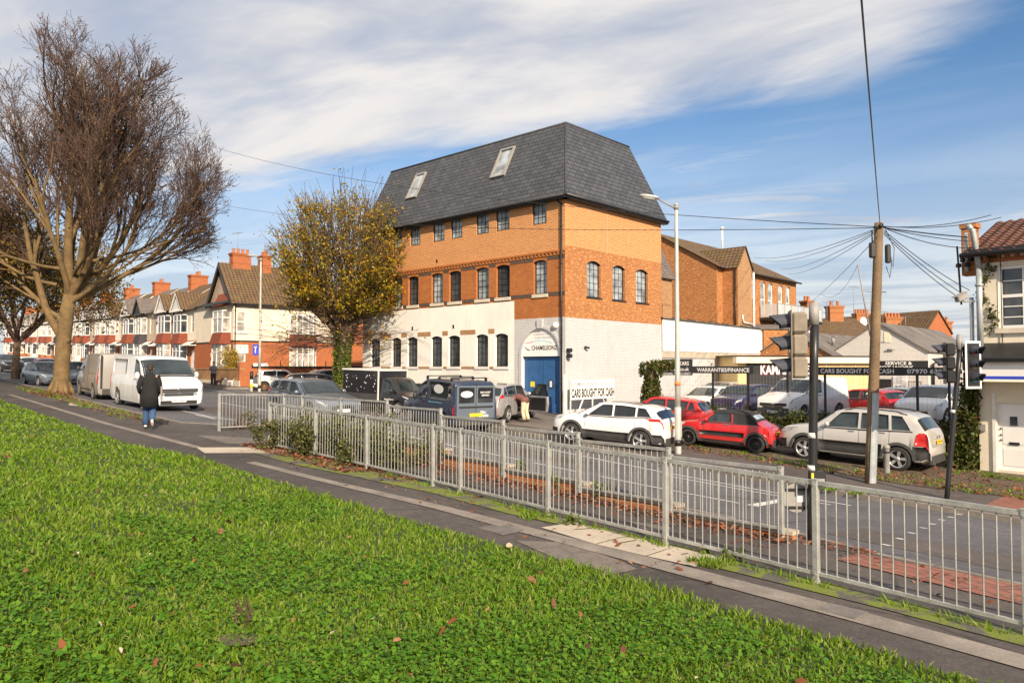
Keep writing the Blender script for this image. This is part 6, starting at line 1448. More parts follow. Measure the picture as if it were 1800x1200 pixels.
    if kind!='cab':
        mb=MB(); yb=b.W*.82; f=Fr(Vector((L,-yb,0)),Vector((0,1,0))); mb.fbox(f,.02,2*yb-.02,.27,.50,-.03,.02); mb.tube([Vector((L-.02,-.5*b.W,.24)),Vector((L+.03,-.5*b.W,.24))],.03,8); fin(mb,'rear_bumper',M[col_] if not (van or clad) else M['clad'])
        zp=.62 if van else (.80 if kind not in('suv2','suv','mini') else (.86 if kind!='mini' else .70))
        xp=L+.01
        for q in(.0,): pass
        plate(root,L/2+.012,0,zp,False,plates[1])
        if tailst=='std' and not van: mb=MB(); mb.box((0,0,0),(.02,.10,.06),Matrix.Translation((L,0,zp+.15))); fin(mb,'badge',M['chrome'])
    plate(root,-L/2-.014,0,.40,True,plates[0])
    if clad:
        mb=MB()
        for sd in(1,-1):
            for xc in(b.wf,b.wr):
                R0=b.arch-.01; R1=b.arch+.075; n=16
                prev=None
                for i in range(n+1):
                    a=math.pi*i/n; p0=(xc+R0*math.cos(a),b.R+R0*math.sin(a)); p1=(xc+R1*math.cos(a),b.R+R1*math.sin(a))
                    yy=b.W*lerp_tab(b.plan,p1[0])+.006
                    cur=[Vector((p0[0],sd*(yy+.004),p0[1])),Vector((p1[0],sd*(yy-.004),p1[1])),Vector((p1[0],sd*(yy-.05),p1[1]))]
                    if prev:
                        mb.poly([prev[0],cur[0],cur[1],prev[1]]); mb.poly([prev[1],cur[1],cur[2],prev[2]])
                    prev=cur
            b.patch(mb,b.wf+b.arch+.03,b.wr-b.arch-.03,b.wf+b.arch+.03,b.wr-b.arch-.03,1.6,clad,sd,.012,8,3)
            b.patch(mb,L-.45,L-.02,L-.45,L-.02,1.6,clad,sd,.012,4,3); b.patch(mb,.02,.30,.02,.30,1.6,clad,sd,.012,4,3)
        fin(mb,'wheel_arch_cladding',M['clad'])
    if rails:
        for sd in(1,-1):
            mb=MB(); xs=[sp['ws'][1]+.25+i*(L-.9-sp['ws'][1]-.0)/6 for i in range(7)]; P_=[b.S(min(x,L-.5),7.9,sd)+Vector((0,0,.055 if 0<i<6 else .0)) for i,x in enumerate(xs)]; mb.tube(P_,.02,6); fin(mb,'roof_rail',M[rails])
    add_wheels(root,b,M[rim],style) if kind!='cab' else None
    # dark wheel wells and floor
    mb=MB(); mb.box((L/2,0,sp.get('zb',.2)+.12),(L-.5,b.W*2*.80,.2)); 
    for xc in(b.wf,b.wr):
        if xc<L: mb.box((xc,0,b.R+.12),(b.arch*1.9,b.W*1.5,.40))
    fin(mb,'underbody',M['black'])
    if extra: extra(root,b,fin,sp)
    return root,b
U3=(US[0],US[1]); DN=(-US[0],-US[1])              # uphill / downhill directions
def gp(px,py,dz=-KERB): v=G(px,py,dz); return (v.x,v.y)
def offs(p,s=0,t=0): a=st(*p); return xy(a[0]+s,a[1]+t)

def place2(kind,fpx,rpx,*a,scale=None,dz=-KERB,**k):
    sp=SPECS[kind]; F_=G(*fpx,dz).xy; R_=G(*rpx,dz).xy; d=(F_-R_); wb=d.length; h=d.normalized(); s=wb/(sp['r']-sp['f']) if sp['r']<8 else wb/2.6
    sc=scale or min(1.06,max(.94,s)); print('place2',kind,'wb ratio %.2f'%s,'d=%.1f'%F_.y)
    x=-h; y=Vector((-x.y,x.x)); mid=(F_+R_)/2; sd=-1 if y.dot(mid)>0 else 1
    W=sp['W']*sc; L=sp['L']*sc; r_=sp['r'] if sp['r']<8 else sp['f']+2.6
    c=mid-y*sd*(W/2-.10)-x*(((sp['f']+r_)/2*sc)-L/2)
    r=vehicle(kind,a[0],a[1],a[2],(c.x,c.y),(h.x,h.y),*a[3:],scale=sc,**k)
    if dz==0: r[0].location.z=H(c.x,c.y)+.0
    return r
def sidetext(root,b,lines,side,x0,x1,z0,z1,mat):
    L=b.L
    mb=MB(); n=len(lines); f=Fr(Vector((-L/2+(x0 if side<0 else x1),side*(b.W+.012),0)),Vector((1 if side<0 else -1,0,0)))
    for i,tx in enumerate(lines):
        h=(z1-z0)/n; put_text(mb,tx,f,0,x1-x0,z1-(i+1)*h+.02,z1-i*h-.02,0,0,.02)
    mb.build('lettering',[M[mat]],root,uv=False)
def ex_qash(root,b,fin,sp):
    mb=MB(); b.screen(mb,2.2,3.4,8.5,.006); fin(mb,'glass_roof',M['tint'])
    mb=MB(); b.screen(mb,sp['L']-.42,sp['L']-.36,7.2,.03,nv=1); fin(mb,'spoiler',M['pwhite'])
def ex_mini(root,b,fin,sp):
    mb=MB(); L=b.L
    # canvas hood: from header back to the tonneau, over roof and flanks
    b.screen(mb,1.50,3.10,6.95,.012,nu=14,nv=14)
    for sd in(1,-1):
        b.patch(mb,2.30,3.24,2.30,3.05,5.05,7.0,sd,.012,8,5)
        b.patch(mb,1.60,2.75,1.60,2.75,6.85,7.3,sd,.014,8,2)
    fin(mb,'canvas_hood',M['canvas'])
    mb=MB(); 
    V=[]
    b.screen(mb,3.02,2.86,8.6,.020,nu=8,nv=4); fin(mb,'hood_window',M['glassl'])
    mb=MB()
    for sd in(1,-1): b.patch(mb,1.0,3.35,1.0,3.35,4.86,5.0,sd,.010,10,1)
    fin(mb,'chrome_strip',M['chrome'])
    mb=MB()
    for sd in(1,-1): b.patch(mb,b.wf+.42,b.wr-.42,b.wf+.42,b.wr-.42,2.9,3.4,sd,.006,6,1)
    fin(mb,'side_stripe',M['black'])
def ex_bluevan(root,b,fin,sp):
    L=b.L
    for sd in(1,-1):
        mb=MB(); b.patch(mb,2.25,3.85,2.25,3.85,5.2,6.9,sd,.008); fin(mb,'blank_side_window',M['tint'])
        mb=MB(); c=b.S(3.0,6.1,sd)+Vector((0,sd*.02,.03)); f=Fr(Vector((c.x,c.y,c.z)),Vector((1,0,0)) if sd<0 else Vector((-1,0,0))); n=20; mb.poly([f.p(.36*math.cos(2*math.pi*i/n),.16*math.sin(2*math.pi*i/n),0) for i in range(n)]); fin(mb,'oval_logo',M['whitew'])
        mb=MB(); put_text(mb,'CHAMELEONZ',f,-.45,.45,-.36,-.27,.004,0); put_text(mb,'BODY REPAIRS',f,-.4,.4,-.46,-.39,.004,0); fin(mb,'lettering',M['whiteink'])
        mb=MB(); b.patch(mb,2.3,3.3,2.3,3.3,4.35,4.6,sd,.008,6,1); fin(mb,'coloured_stripe',M['cyanink'])
    f=Fr(Vector((L+.0,-b.W*.9,0)),Vector((0,1,0))); w2=b.W*1.8
    mb=MB(); mb.fbox(f,.02,w2-.02,.50,1.62,-.04,.004); fin(mb,'rear_doors',M['psteel'])
    for k in(0,1):
        a0=.10+k*(w2/2-.03); a1=a0+w2/2-.17
        mb=MB(); mb.fbox(f,a0,a1,1.03,1.56,-.10,.008); wn=fin(mb,'rear_window',M['tint'])
        mb=MB()
        if k==0: n=18; cx=(a0+a1)/2; mb.poly([f.p(cx+.24*math.cos(2*math.pi*i/n),1.33+.11*math.sin(2*math.pi*i/n),.012) for i in range(n)])
        else: put_text(mb,'BODY & PAINT',f,a0+.1,a1-.1,1.36,1.42,.012,0); put_text(mb,'REPAIRS',f,a0+.15,a1-.15,1.26,1.32,.012,0)
        fin(mb,'lettering',M['whiteink'],root)
    mb=MB(); put_text(mb,'TEL/',f,w2-.62,w2-.36,.66,.75,.022,0); put_text(mb,'07890',f,w2-.66,w2-.28,.54,.63,.022,0); fin(mb,'lettering',M['whiteink'])
    mb=MB(); mb.fbox(f,.1,w2-.1,.86,.92,.0,.02); mb.fbox(f,w2/2-.01,w2/2+.01,.5,1.7,.0,.012); fin(mb,'door_trim',M['blackpl'])
    mb=MB(); 
    for x in(1.9,2.8,3.7):
        mb.tube([Vector((x,-b.W*.82,1.86)),Vector((x,b.W*.82,1.86))],.02,6)
        for sd in(1,-1): mb.box((0,0,0),(.1,.06,.12),Matrix.Translation((x,sd*b.W*.80,1.80)))
    fin(mb,'roof_bar',M['black'])
def ex_grey(root,b,fin,sp):
    mb=MB()
    for sd in(1,-1):
        b.patch(mb,3.0,4.6,3.0,4.6,4.3,4.5,sd,.010,8,1); b.patch(mb,b.wf+.45,b.wr-.45,b.wf+.45,b.wr-.45,2.35,2.5,sd,.008,8,1)
        b.patch(mb,2.9,2.915,2.9,2.915,2.3,7,sd,.003,1,6)
    fin(mb,'sliding_door_rail',M['blackpl'])
    mb=MB(); L=b.L; f=Fr(Vector((L,-b.W*.9,0)),Vector((0,1,0))); mb.fbox(f,b.W*.9-.01,b.W*.9+.01,.5,1.85,0,.01); mb.fbox(f,.02,.10,.5,1.9,-.03,.014); mb.fbox(f,b.W*1.8-.1,b.W*1.8-.02,.5,1.9,-.03,.014); fin(mb,'door_gap',M['blackpl'])
def ex_vivaro(root,b,fin,sp):
    mb=MB()
    for sd in(1,-1): b.patch(mb,2.95,4.75,2.95,4.75,5.3,6.8,sd,.004,8,3); b.patch(mb,2.9,2.91,2.9,2.91,2.3,7,sd,.003,1,6)
    fin(mb,'side_panel',M['pvan'])
    y=b.W*.74; f=Fr(Vector((-.0,y,0)),Vector((0,-1,0))); mb=MB(); 
    for i in range(4): mb.fbox(f,.1+i*.015,2*y-.1-i*.015,.62+i*.06,.645+i*.06,-.04,.03)
    fin(mb,'grille_bars',M['chrome']); mb=MB(); mb.ball(Vector((-.02,0,.80)),(.02,.07,.06),n=8); fin(mb,'badge',M['chrome'])
def ex_connect(root,b,fin,sp):
    y=b.W*.74; f=Fr(Vector((0,y,0)),Vector((0,-1,0))); mb=MB(); mb.fbox(f,-.05,2*y+.05,.24,.56,-.06,.02); fin(mb,'front_bumper',M['clad']); mb=MB(); mb.fbox(f,.2,2*y-.2,.62,.66,-.02,.022); mb.ball(Vector((-.02,0,.72)),(.02,.10,.04),n=6); fin(mb,'badge',M['chrome'])
def ex_estate(root,b,fin,sp):
    f=Fr(Vector((-.0,.52,0)),Vector((0,-1,0))); 
    for k in(0,1):
        mb=MB(); mb.fbox(f,.24+k*.30,.50+k*.30,.44,.60,-.02,.02); fin(mb,'kidney_grille',M['chrome'])
        mb=MB(); mb.fbox(f,.26+k*.30,.48+k*.30,.46,.58,.02,.024); fin(mb,'grille_mesh',M['black'])
def ex_surf(root,b,fin,sp): pass
def lotp(px,Y): r=ray(px,600); return (r.x*Y,Y)
# ---- left street ----
nearT=8.35
def on(s,t): return xy(s,t)
place2('vivaro',(262,722),(202,709),'parked_van','white panel van parked nose downhill beside the footpath, next to the walking person','van','pvan',style='5',extra=ex_vivaro,plates=('SB14 EJU',None))
place2('vivaro',(135,692),(174,703),'parked_van','grubby grey panel van parked behind the white one, nose uphill','van','pgrey',rim='greycap',style='disc',extra=ex_grey,glass='tint')
place2('citroenish',(68,677.5),(45,674.5),'parked_car','dark grey rounded hatchback parked just behind the big tree trunk','car','psteel',style='5')
vehicle('hatch','moving_car','pale blue silver car coming down the road beyond the grey van','car',lotp(133,49),DN,'pice')
vehicle('hatch','parked_car','red car mostly hidden behind the trunk of the big tree','car',lotp(84,60),DN,'pred')
vehicle('estate','parked_car','white saloon parked second from the left edge at the far kerb','car',lotp(52,69),(.74,-.67),'pwhite',glass='tint')
vehicle('suv','parked_car','dark off roader parked at the far kerb, at the left edge','car',lotp(14,67),(.74,-.67),'pblack')
vehicle('hatch','parked_car','white car parked up the hill beyond the dark off roader','car',lotp(-2,80),(.74,-.67),'pwhite')
# ---- junction ----
SD=(UT[0],UT[1]); SDn=(-UT[0],-UT[1])
P1=offs(gp(497,686),0,0)
vehicle('hatch3','parked_car','white three door hatchback with bronze wheels turning at the side street corner','car',P1,(.93,.36),'pwhite',rim='rimbronze',style='10',glass='tint',scale=1.02)
vehicle('hatch','parked_car','grey five door hatchback parked along the brick boundary wall of the side street','car',on(51.0,27.0),SD,'psteel')
vehicle('hatch','parked_car','dark blue hatchback in the side street behind the ivy clad trunk','car',on(50.8,33.5),SD,'pnavy')
vehicle('hatch','parked_car','deep blue car roof glimpsed between the tree and the white wall','car',on(46.2,30.5),SDn,'pnavy')
vehicle('estate','parked_car','black car half hidden between the silver estate and the tree trunk','car',on(43.5,22.0),(.9,.4),'pblack',glass='tint')
# ---- road ----
P2=gp(560,742); P2=offs(P2,1.0,.9)
place2('estate',(547,737),(487,727),'moving_car','silver grey estate car driving down the road behind the railings','car','psteel',extra=ex_estate)
# small black box van
def boxvan():
    p=gp(682,724); hd=Vector((.80,-.60)).normalized(); 
    def ex(root,b,fin,sp):
        L=b.L
        bw=.93; x0=1.98; x1=4.5; z0=.52; z1=1.98
        mb=MB(); mb.box(((x0+x1)/2,0,(z0+z1)/2),(x1-x0,bw*2,z1-z0),bev=.03); fin(mb,'cargo_box',M['pblack'])
        mb=MB(); mb.box(((x0+x1)/2,0,z1+.03),(x1-x0+.06,bw*2+.06,.07)); mb.box((x0+.02,bw,(z0+z1)/2),(.06,.05,z1-z0)); mb.box((x0+.02,-bw,(z0+z1)/2),(.06,.05,z1-z0)); fin(mb,'box_trim',M['whitew'])
        mb=MB(); mb.box(((x0+x1)/2,0,.72),(x1-x0-.05,bw*2+.02,.36)); fin(mb,'lower_panel',M['clad'])
        mb=MB(); rg=random.Random(5)
        for i in range(26):
            x=x0+.2+rg.random()*(x1-x0-.4); z=1.0+rg.random()*.8; r=.012+rg.random()*.022
            for sd in(1,-1):
                f=Fr(Vector((x,sd*(bw+.003),z)),Vector((1,0,0)) if sd<0 else Vector((-1,0,0))); mb.poly([f.p(r*math.cos(k),r*1.2*math.sin(k),0) for k in [j*math.pi/4 for j in range(8)]])
        fin(mb,'white_dots',M['whiteink'])
        b2=Body(4.5,1.74,1.7,sp['top'],sp['belt'],fw=.78,rw=3.6,R_=.30)
        b2.W=.87; add_wheels(root,b2,M['alloy'],'disc',xo=-L/2)
        mb=MB(); mb.box((3.2,0,.42),(2.6,1.2,.16)); fin(mb,'chassis',M['black'])
        sidetext(root,b,['taylor'],-1,1.0,1.65,.62,.76,'whiteink'); sidetext(root,b,['taylor'],1,1.0,1.65,.62,.76,'whiteink')
    vehicle('cab','box_van','small black box van with white speckled cargo box and pale roof edge, behind the railings','van',(p[0]+hd.x*1.3,p[1]+hd.y*1.3),(hd.x,hd.y),'pblack',extra=ex)
boxvan()
# wheels of cars are placed around the vehicle middle
P3=gp(770,752); place2('smallvan',(721,743),(785,757),'parked_van','dark blue and grey van with white oval logos, seen from behind at the far kerb','van','pnavy',rim='alloy',style='disc',extra=ex_bluevan,glass='tint')
def ex_corsa(root,b,fin,sp):
    L=b.L; sd=-1 if False else OD
    # dark cabin opening and swung-open door
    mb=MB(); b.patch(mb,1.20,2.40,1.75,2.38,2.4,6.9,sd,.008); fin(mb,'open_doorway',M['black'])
    hinge=b.S(1.18,4,sd); a=R(62)*sd
    T=Matrix.Translation(Vector((hinge.x-L/2,hinge.y,0)))@Matrix.Rotation(a,4,'Z')
    mb=MB(); 
    out=[(0,.28),(1.1,.30),(1.18,.62),(1.15,.92),(0,.92)]
    f=Fr(Vector((0,0,0)),Vector((1,0,0)))
    mb.fprism(f,out,-.05,.05); mb.v=[tuple(T@Vector(v)) for v in mb.v]; d=mb.build('open_door',M['psilver'],root,uv=False)
    mb=MB(); 
    for p,q in(((.05,.92),(.6,1.38)),((.6,1.38),(1.08,1.40)),((1.08,1.40),(1.15,.92))): mb.tube([T@Vector((p[0],0,p[1])),T@Vector((q[0],0,q[1]))],.03,6)
    mb.build('window_frame',M['black'],d,uv=False)
    mb=MB(); mb.poly([T@Vector(v) for v in((.1,0,.93),(1.12,0,.93),(1.06,0,1.38),(.62,0,1.36))]); mb.build('door_glass',M['cglass'],d,uv=False)
    mb=MB(); mb.fprism(f,[(.05,.36),(1.08,.36),(1.1,.86),(.05,.86)],-.075,.075); mb.v=[tuple(T@Vector(v)) for v in mb.v]; mb.build('door_lining',M['black'],d,uv=False)
OD=1
P4=gp(905,743,0); PC=(P4[0]+.15,P4[1]+1.0)
CORSA,_=place2('hatch',(938,733),(886,744),'parked_car','silver hatchback with its front door open, parked on the forecourt by the blue doors','car','psilver',extra=ex_corsa,open_door=OD,dz=0)
# ---- forecourt, right ----
P5=gp(1090,781,0); QP=offs(P5,0,.95)
place2('suv',(1007,776.5),(1123,792),'parked_car','white crossover with black wheel arches and glass roof, parked in front of the grey wall','car','pwhite',extra=ex_qash,clad=2.9,rails=None,glass='tint',plates=(None,'DK64 OWX'),dz=0)
vehicle('hatch','parked_car','red hatchback parked behind the white crossover, only roof and tail visible','car',lotp(1160,30.5),(-.85,.45),'pred')
place2('mini',(1213,783),(1324,796),'parked_car','red convertible with a black canvas hood parked on the verge','car','pred',rim='rimblack',style='10',extra=ex_mini,clad=2.35,plates=(None,'YN07 XHE'),dz=0)
place2('suv2',(1414,806),(1578,827),'parked_car','silver off roader with dark lower panels and roof rails, behind the timber pole','car','psand',clad=3.25,rails='black',plates=(None,'AJ05 KVM'),dz=0)
# ---- car lot ----
def lotp(px,Y): r=ray(px,600); return (r.x*Y,Y)
LOTG='cars for sale on the lot'
vehicle('estate','lot_car','white estate car with roof rails, first from the left on the lot','car',lotp(1248,39.8),(-.80,-.62),'pwhite',z=-2.45,rails='chrome',group=LOTG)
vehicle('suv2','lot_car','purple crossover with round lamps, between the white estate and the white van','car',lotp(1306,37.6),(-.72,-.69),'ppurple',z=-2.42,group=LOTG,rim='rimblack',clad=2.3,scale=.95)
vehicle('connect','lot_van','white small panel van with grey bumper on the lot','van',lotp(1410,34.0),(-.80,-.60),'pvan',z=-2.36,scale=1.05,group=LOTG,extra=ex_connect,plates=('VE67 NWJ',None))
vehicle('hatch3','lot_car','bright red hatchback facing away on the lot, behind the timber pole','car',lotp(1518,35.4),(-.42,.91),'pred',z=-2.45,group=LOTG,plates=(None,'EO12'))
vehicle('hatch','lot_car','ice blue small car between the red hatchback and the white electric car','car',lotp(1572,37.2),(-.50,.87),'pice',z=-2.45,group=LOTG)
vehicle('suv','lot_car','white electric hatchback facing the road, rightmost car on the lot','car',lotp(1638,31.2),(-.72,-.69),'pwhite',z=-2.38,group=LOTG,scale=1.02)
vehicle('hatch','lot_car','dark red car just visible beside the shop ivy','car',lotp(1701,34.5),(-.6,-.8),'pred',z=-2.42,group=LOTG)
vehicle('suv','lot_car','pale roofed car behind the purple crossover on the lot','car',lotp(1268,44.2),(-.7,-.7),'psand',z=-2.45,group=LOTG)
# ---------------- street furniture ----------------
def poletube(mb,base,h,r0,r1,n=14,lean=(0,0)):
    b=Vector(base); mb.tube([b+Vector((lean[0]*h*i/6,lean[1]*h*i/6,h*i/6)) for i in range(7)],[r0+(r1-r0)*i/6 for i in range(7)],n)
def lamp_post(px,py,ptop,label,armdir,armlen,r=.09,Yfix=None):
    g=G(px,py); top=at(px,ptop,g.y); h=top.z-g.z
    L=empty('street_lamp',g,0,label,'street lamp')
    mb=MB(); mb.smooth=True; poletube(mb,(0,0,-.2),1.7,r*1.18,r*1.18); mb.smooth=False; mb.box((r*1.1,-.02,.8),(.02,.12,.5)); mb.build('pole_base',M['lamp'],L)
    mb=MB(); poletube(mb,(0,0,1.4),h-1.4,r,r*.62); mb.tube([(0,0,h),(0,0,h+.05)],r*.9,12); mb.build('pole',M['lamp'],L)
    a=Vector((armdir[0],armdir[1],0)).normalized(); e=Vector((0,0,h-.12))+a*armlen+Vector((0,0,.32))
    mb=MB(); mb.tube([Vector((0,0,h-.12)),e],.028,8); mb.tube([Vector((0,0,h-.14)),Vector((0,0,h+.02))],.08,10); mb.build('arm',M['greycap'],L)
    T=Matrix.Translation(e)@Matrix.Rotation(math.atan2(a.y,a.x),4,'Z')@Matrix.Rotation(-.12,4,'Y')
    mb=MB(); mb.ball((.28,0,.03),(.36,.13,.07),T,10); mb.build('lantern',M['lamp'],L); mb=MB(); mb.ball((.30,0,-.02),(.25,.10,.07),T,10); mb.build('lamp_glass',M['pane'],L)
    mb=MB(); mb.tube([(0,0,.25),(0,0,.45)],r*1.22,14); mb.build('sticker',M['black'],L)
    return L,g,h
L1_,g1,h1=lamp_post(1192,797,361,'tall pale grey street lamp in front of the white crossover and red convertible',(-.95,-.1),.62)
mb=MB(); mb.tube([(0,0,2.2),(0,0,2.32)],.10,12); mb.build('orange_band',var('orange_tape',(.75,.22,.05),.6,.1,3),L1_)
L2_,g2,h2=lamp_post(456,689,455,'slim grey street lamp on the kerb island at the side street corner',(-.9,.3),.5,.085)
f=Fr(Vector((0,-.1,0)),Vector((1,0,0))); mb=MB(); zz=at(453,612,g2.y).z-g2.z; mb.fbox(f,-.42,-.06,zz-.45,zz+.25,.0,.02); s_=mb.build('blue_sign',M['blueink'],L2_)
mb=MB(); mb.fbox(f,-.28,-.22,zz-.3,zz+.12,.02,.025); mb.fbox(f,-.34,-.16,zz+.06,zz+.13,.02,.025); mb.build('white_symbol',M['whiteink'],s_)
# black and white bollard beside it
g=G(451,688); B_=empty('bollard',g+Vector((-.25,-.25,0)),0,'short black and yellow banded bollard at the foot of the corner lamp post','bollard')
mb=MB(); mb.tube([(0,0,-.1),(0,0,1.3)],.10,12); mb.build('post',M['whitew'],B_); mb=MB(); mb.tube([(0,0,.25),(0,0,.5)],.105,12); mb.build('band',M['yellow'],B_); mb=MB(); mb.tube([(0,0,.8),(0,0,1.32)],.11,12); mb.build('cap',M['black'],B_)
# kerb island
def island():
    c=st(*G(450,690)[:2]); pts=[]
    for i in range(24):
        a=2*math.pi*i/24; pts.append(xy(c[0]-.2+1.9*math.cos(a),c[1]+1.2+1.9*math.sin(a)))
    drape('kerb_island',pts,H,M['patch'],.6,dz=.005)
    mb=MB()
    for i in range(24):
        p=pts[i]; q=pts[(i+1)%24]; mb.poly([(p[0],p[1],H(*p)-.12),(q[0],q[1],H(*q)-.12),(q[0],q[1],H(*q)+.02),(p[0],p[1],H(*p)+.02)])
        cx,cy=xy(c[0]-.2,c[1]+1.2); r=lambda v:(v[0]+(cx-v[0])*.09,v[1]+(cy-v[1])*.09); p2,q2=r(p),r(q)
        mb.poly([(p[0],p[1],H(*p)+.02),(q[0],q[1],H(*q)+.02),(q2[0],q2[1],H(*q)+.02),(p2[0],p2[1],H(*p)+.02)])
    mb.build('kerb',M['kerb'],kind='structure')
island()
# telegraph pole
gT=G(1529,849); tT=at(1544,392,gT.y); hT=tT.z-gT.z; leanT=((tT.x-gT.x)/hT,0.0)
T_=empty('telegraph_pole',gT,0,'brown timber telegraph pole with wires fanning out from its top','telegraph pole')
mb=MB(); poletube(mb,(0,0,-.3),hT+.3,.15,.115,14,leanT); mb.build('pole',M['wood'],T_)
for q in range(3):
    pass
hc=at(1530,690,gT.y).z-gT.z
mb=MB(); P_=[]; 
for i in range(9):
    a=-math.pi*.66+ i*math.pi*.56/8; P_.append((a))
for i in range(8):
    a,b=P_[i],P_[i+1]; r=.158
    v=[Vector((r*math.cos(k)+leanT[0]*z,r*math.sin(k),z)) for k,z in((a,0.02),(b,0.02),(b,hc),(a,hc))]; mb.poly(v)
mb.smooth=True; mb.build('cable_guard',M['steelcap'],T_)
topv=Vector((leanT[0]*hT,0,hT))
mb=MB(); mb.box((-.22,-.1,hT-.75),(.16,.14,.42),Matrix.Translation((leanT[0]*hT,0,0)),bev=.03); mb.tube([topv+Vector((-.22,-.1,-.55)),topv+Vector((-.2,-.05,-.2))],.02,5); mb.build('junction_box',M['black'],T_)
mb=MB(); mb.box((.19,-.1,hT-.85),(.13,.13,.50),Matrix.Translation((leanT[0]*hT,0,0)),bev=.03); mb.build('junction_box',M['black'],T_)
mb=MB(); mb.tube([topv+Vector((.2,-.12,-.6)),topv+Vector((.27,-.15,-1.1)),topv+Vector((.2,-.16,-1.5)),topv+Vector((.12,-.14,-1.2))],.012,5); mb.tube([topv+Vector((.12,-.14,-.2)),topv+Vector((.34,-.15,-.7)),topv+Vector((.3,-.15,-1.2)),topv+Vector((.14,-.12,-1.0))],.010,5); mb.build('loose_cable',M['black'],T_)
mb=MB(); mb.tube([topv+Vector((-.16,-.05,-.12)),topv+Vector((.18,-.05,-.12))],.02,6); mb.tube([topv+Vector((0,-.12,-.1)),topv+Vector((0,-.17,-.1))],.06,8); mb.build('bracket',M['black'],T_)
for i,z_ in enumerate((3.4,3.75,4.1,4.45,4.8,5.1)):
    if i%2: mb=MB(); mb.tube([Vector((leanT[0]*z_+.1,0,z_)),Vector((leanT[0]*z_+.27,0,z_))],.012,5); mb.build('step_bolt',M['black'],T_)
tp=gT+topv
def wire(a,b,sag,label,r=.011,n=20):
    a=Vector(a);b=Vector(b); mb=MB(); P_=[a.lerp(b,i/n)-Vector((0,0,sag*4*(i/n)*(1-i/n))) for i in range(n+1)]
    mb.tube(P_,r,5,caps=False); return mb.build('overhead_wire',M['black'],None,uv=False,label=label,cat='wire',group='telephone wires from the timber pole')
a0=tp+Vector((0,-.1,-.12))
wire(a0+Vector((-.1,0,0)),at(355,252,52),.9,'long wire running from the timber pole over the slate roof to the upper left')
wire(a0+Vector((-.12,0,-.03)),at(385,359,58),.7,'long level wire crossing the orange brick upper storey to the left')
wire(a0,at(1512,-30,6.5),.05,'nearly vertical wire rising from the pole out of the top of the frame')
for i,(x,y,Y) in enumerate([(1325,452,56),(1345,458,58),(1372,472,61),(1385,481,61)]):
    wire(a0+Vector((-.1,0,-.05-.03*i)),at(x,y,Y),.35,['uppermost of the four wires sloping down to the brick factory','second of the four wires sloping down to the brick factory','third of the four wires sloping down to the brick factory','lowest of the four wires sloping down to the brick factory'][i])
wire(a0+Vector((-.1,0,-.3)),at(1426,530,60),.1,'steep straight wire down to the small chimney stack left of the pole')
wire(at(1508,465,45),at(1444,517,57),.9,'short curving wire hanging from the thin mast to the steep wire')
wire(a0+Vector((.1,0,0)),at(1742,378,21.8),.12,'wire rising from the pole to the top of the shop roof')
wire(a0+Vector((.1,0,.01)),at(1760,382,22.5),.14,'second wire rising from the pole to the shop roof')
for i,(y,s) in enumerate([(417,.02),(424,.05),(436,.12)]): wire(a0+Vector((.1,0,-.03)),at(1702,y,22.0),s,['upper of the three wires from the pole to the shop side brackets','middle of the three wires from the pole to the shop side brackets','sagging lowest wire from the pole to the shop side brackets'][i],.012 if i else .018)
for i,(x,y) in enumerate([(1704,510),(1697,519),(1690,526)]): wire(a0+Vector((.1,0,-.1-.05*i)),at(x,y,22.0),.1,['upper steep wire from the pole down to the security camera','middle steep wire from the pole down to the security camera','lower steep wire from the pole down to the security camera'][i])
p0,p1=at(1508,465,45),at(1530,590,45); mb=MB(); mb.tube([p0,p1],[.035,.06],6); mb.tube([p0.lerp(p1,.36),p0.lerp(p1,.36)+Vector((.5,0,.02))],.02,5); mb.build('leaning_mast',M['greycap'],None,label='thin leaning metal mast left of the timber pole above the white gable',cat='mast')
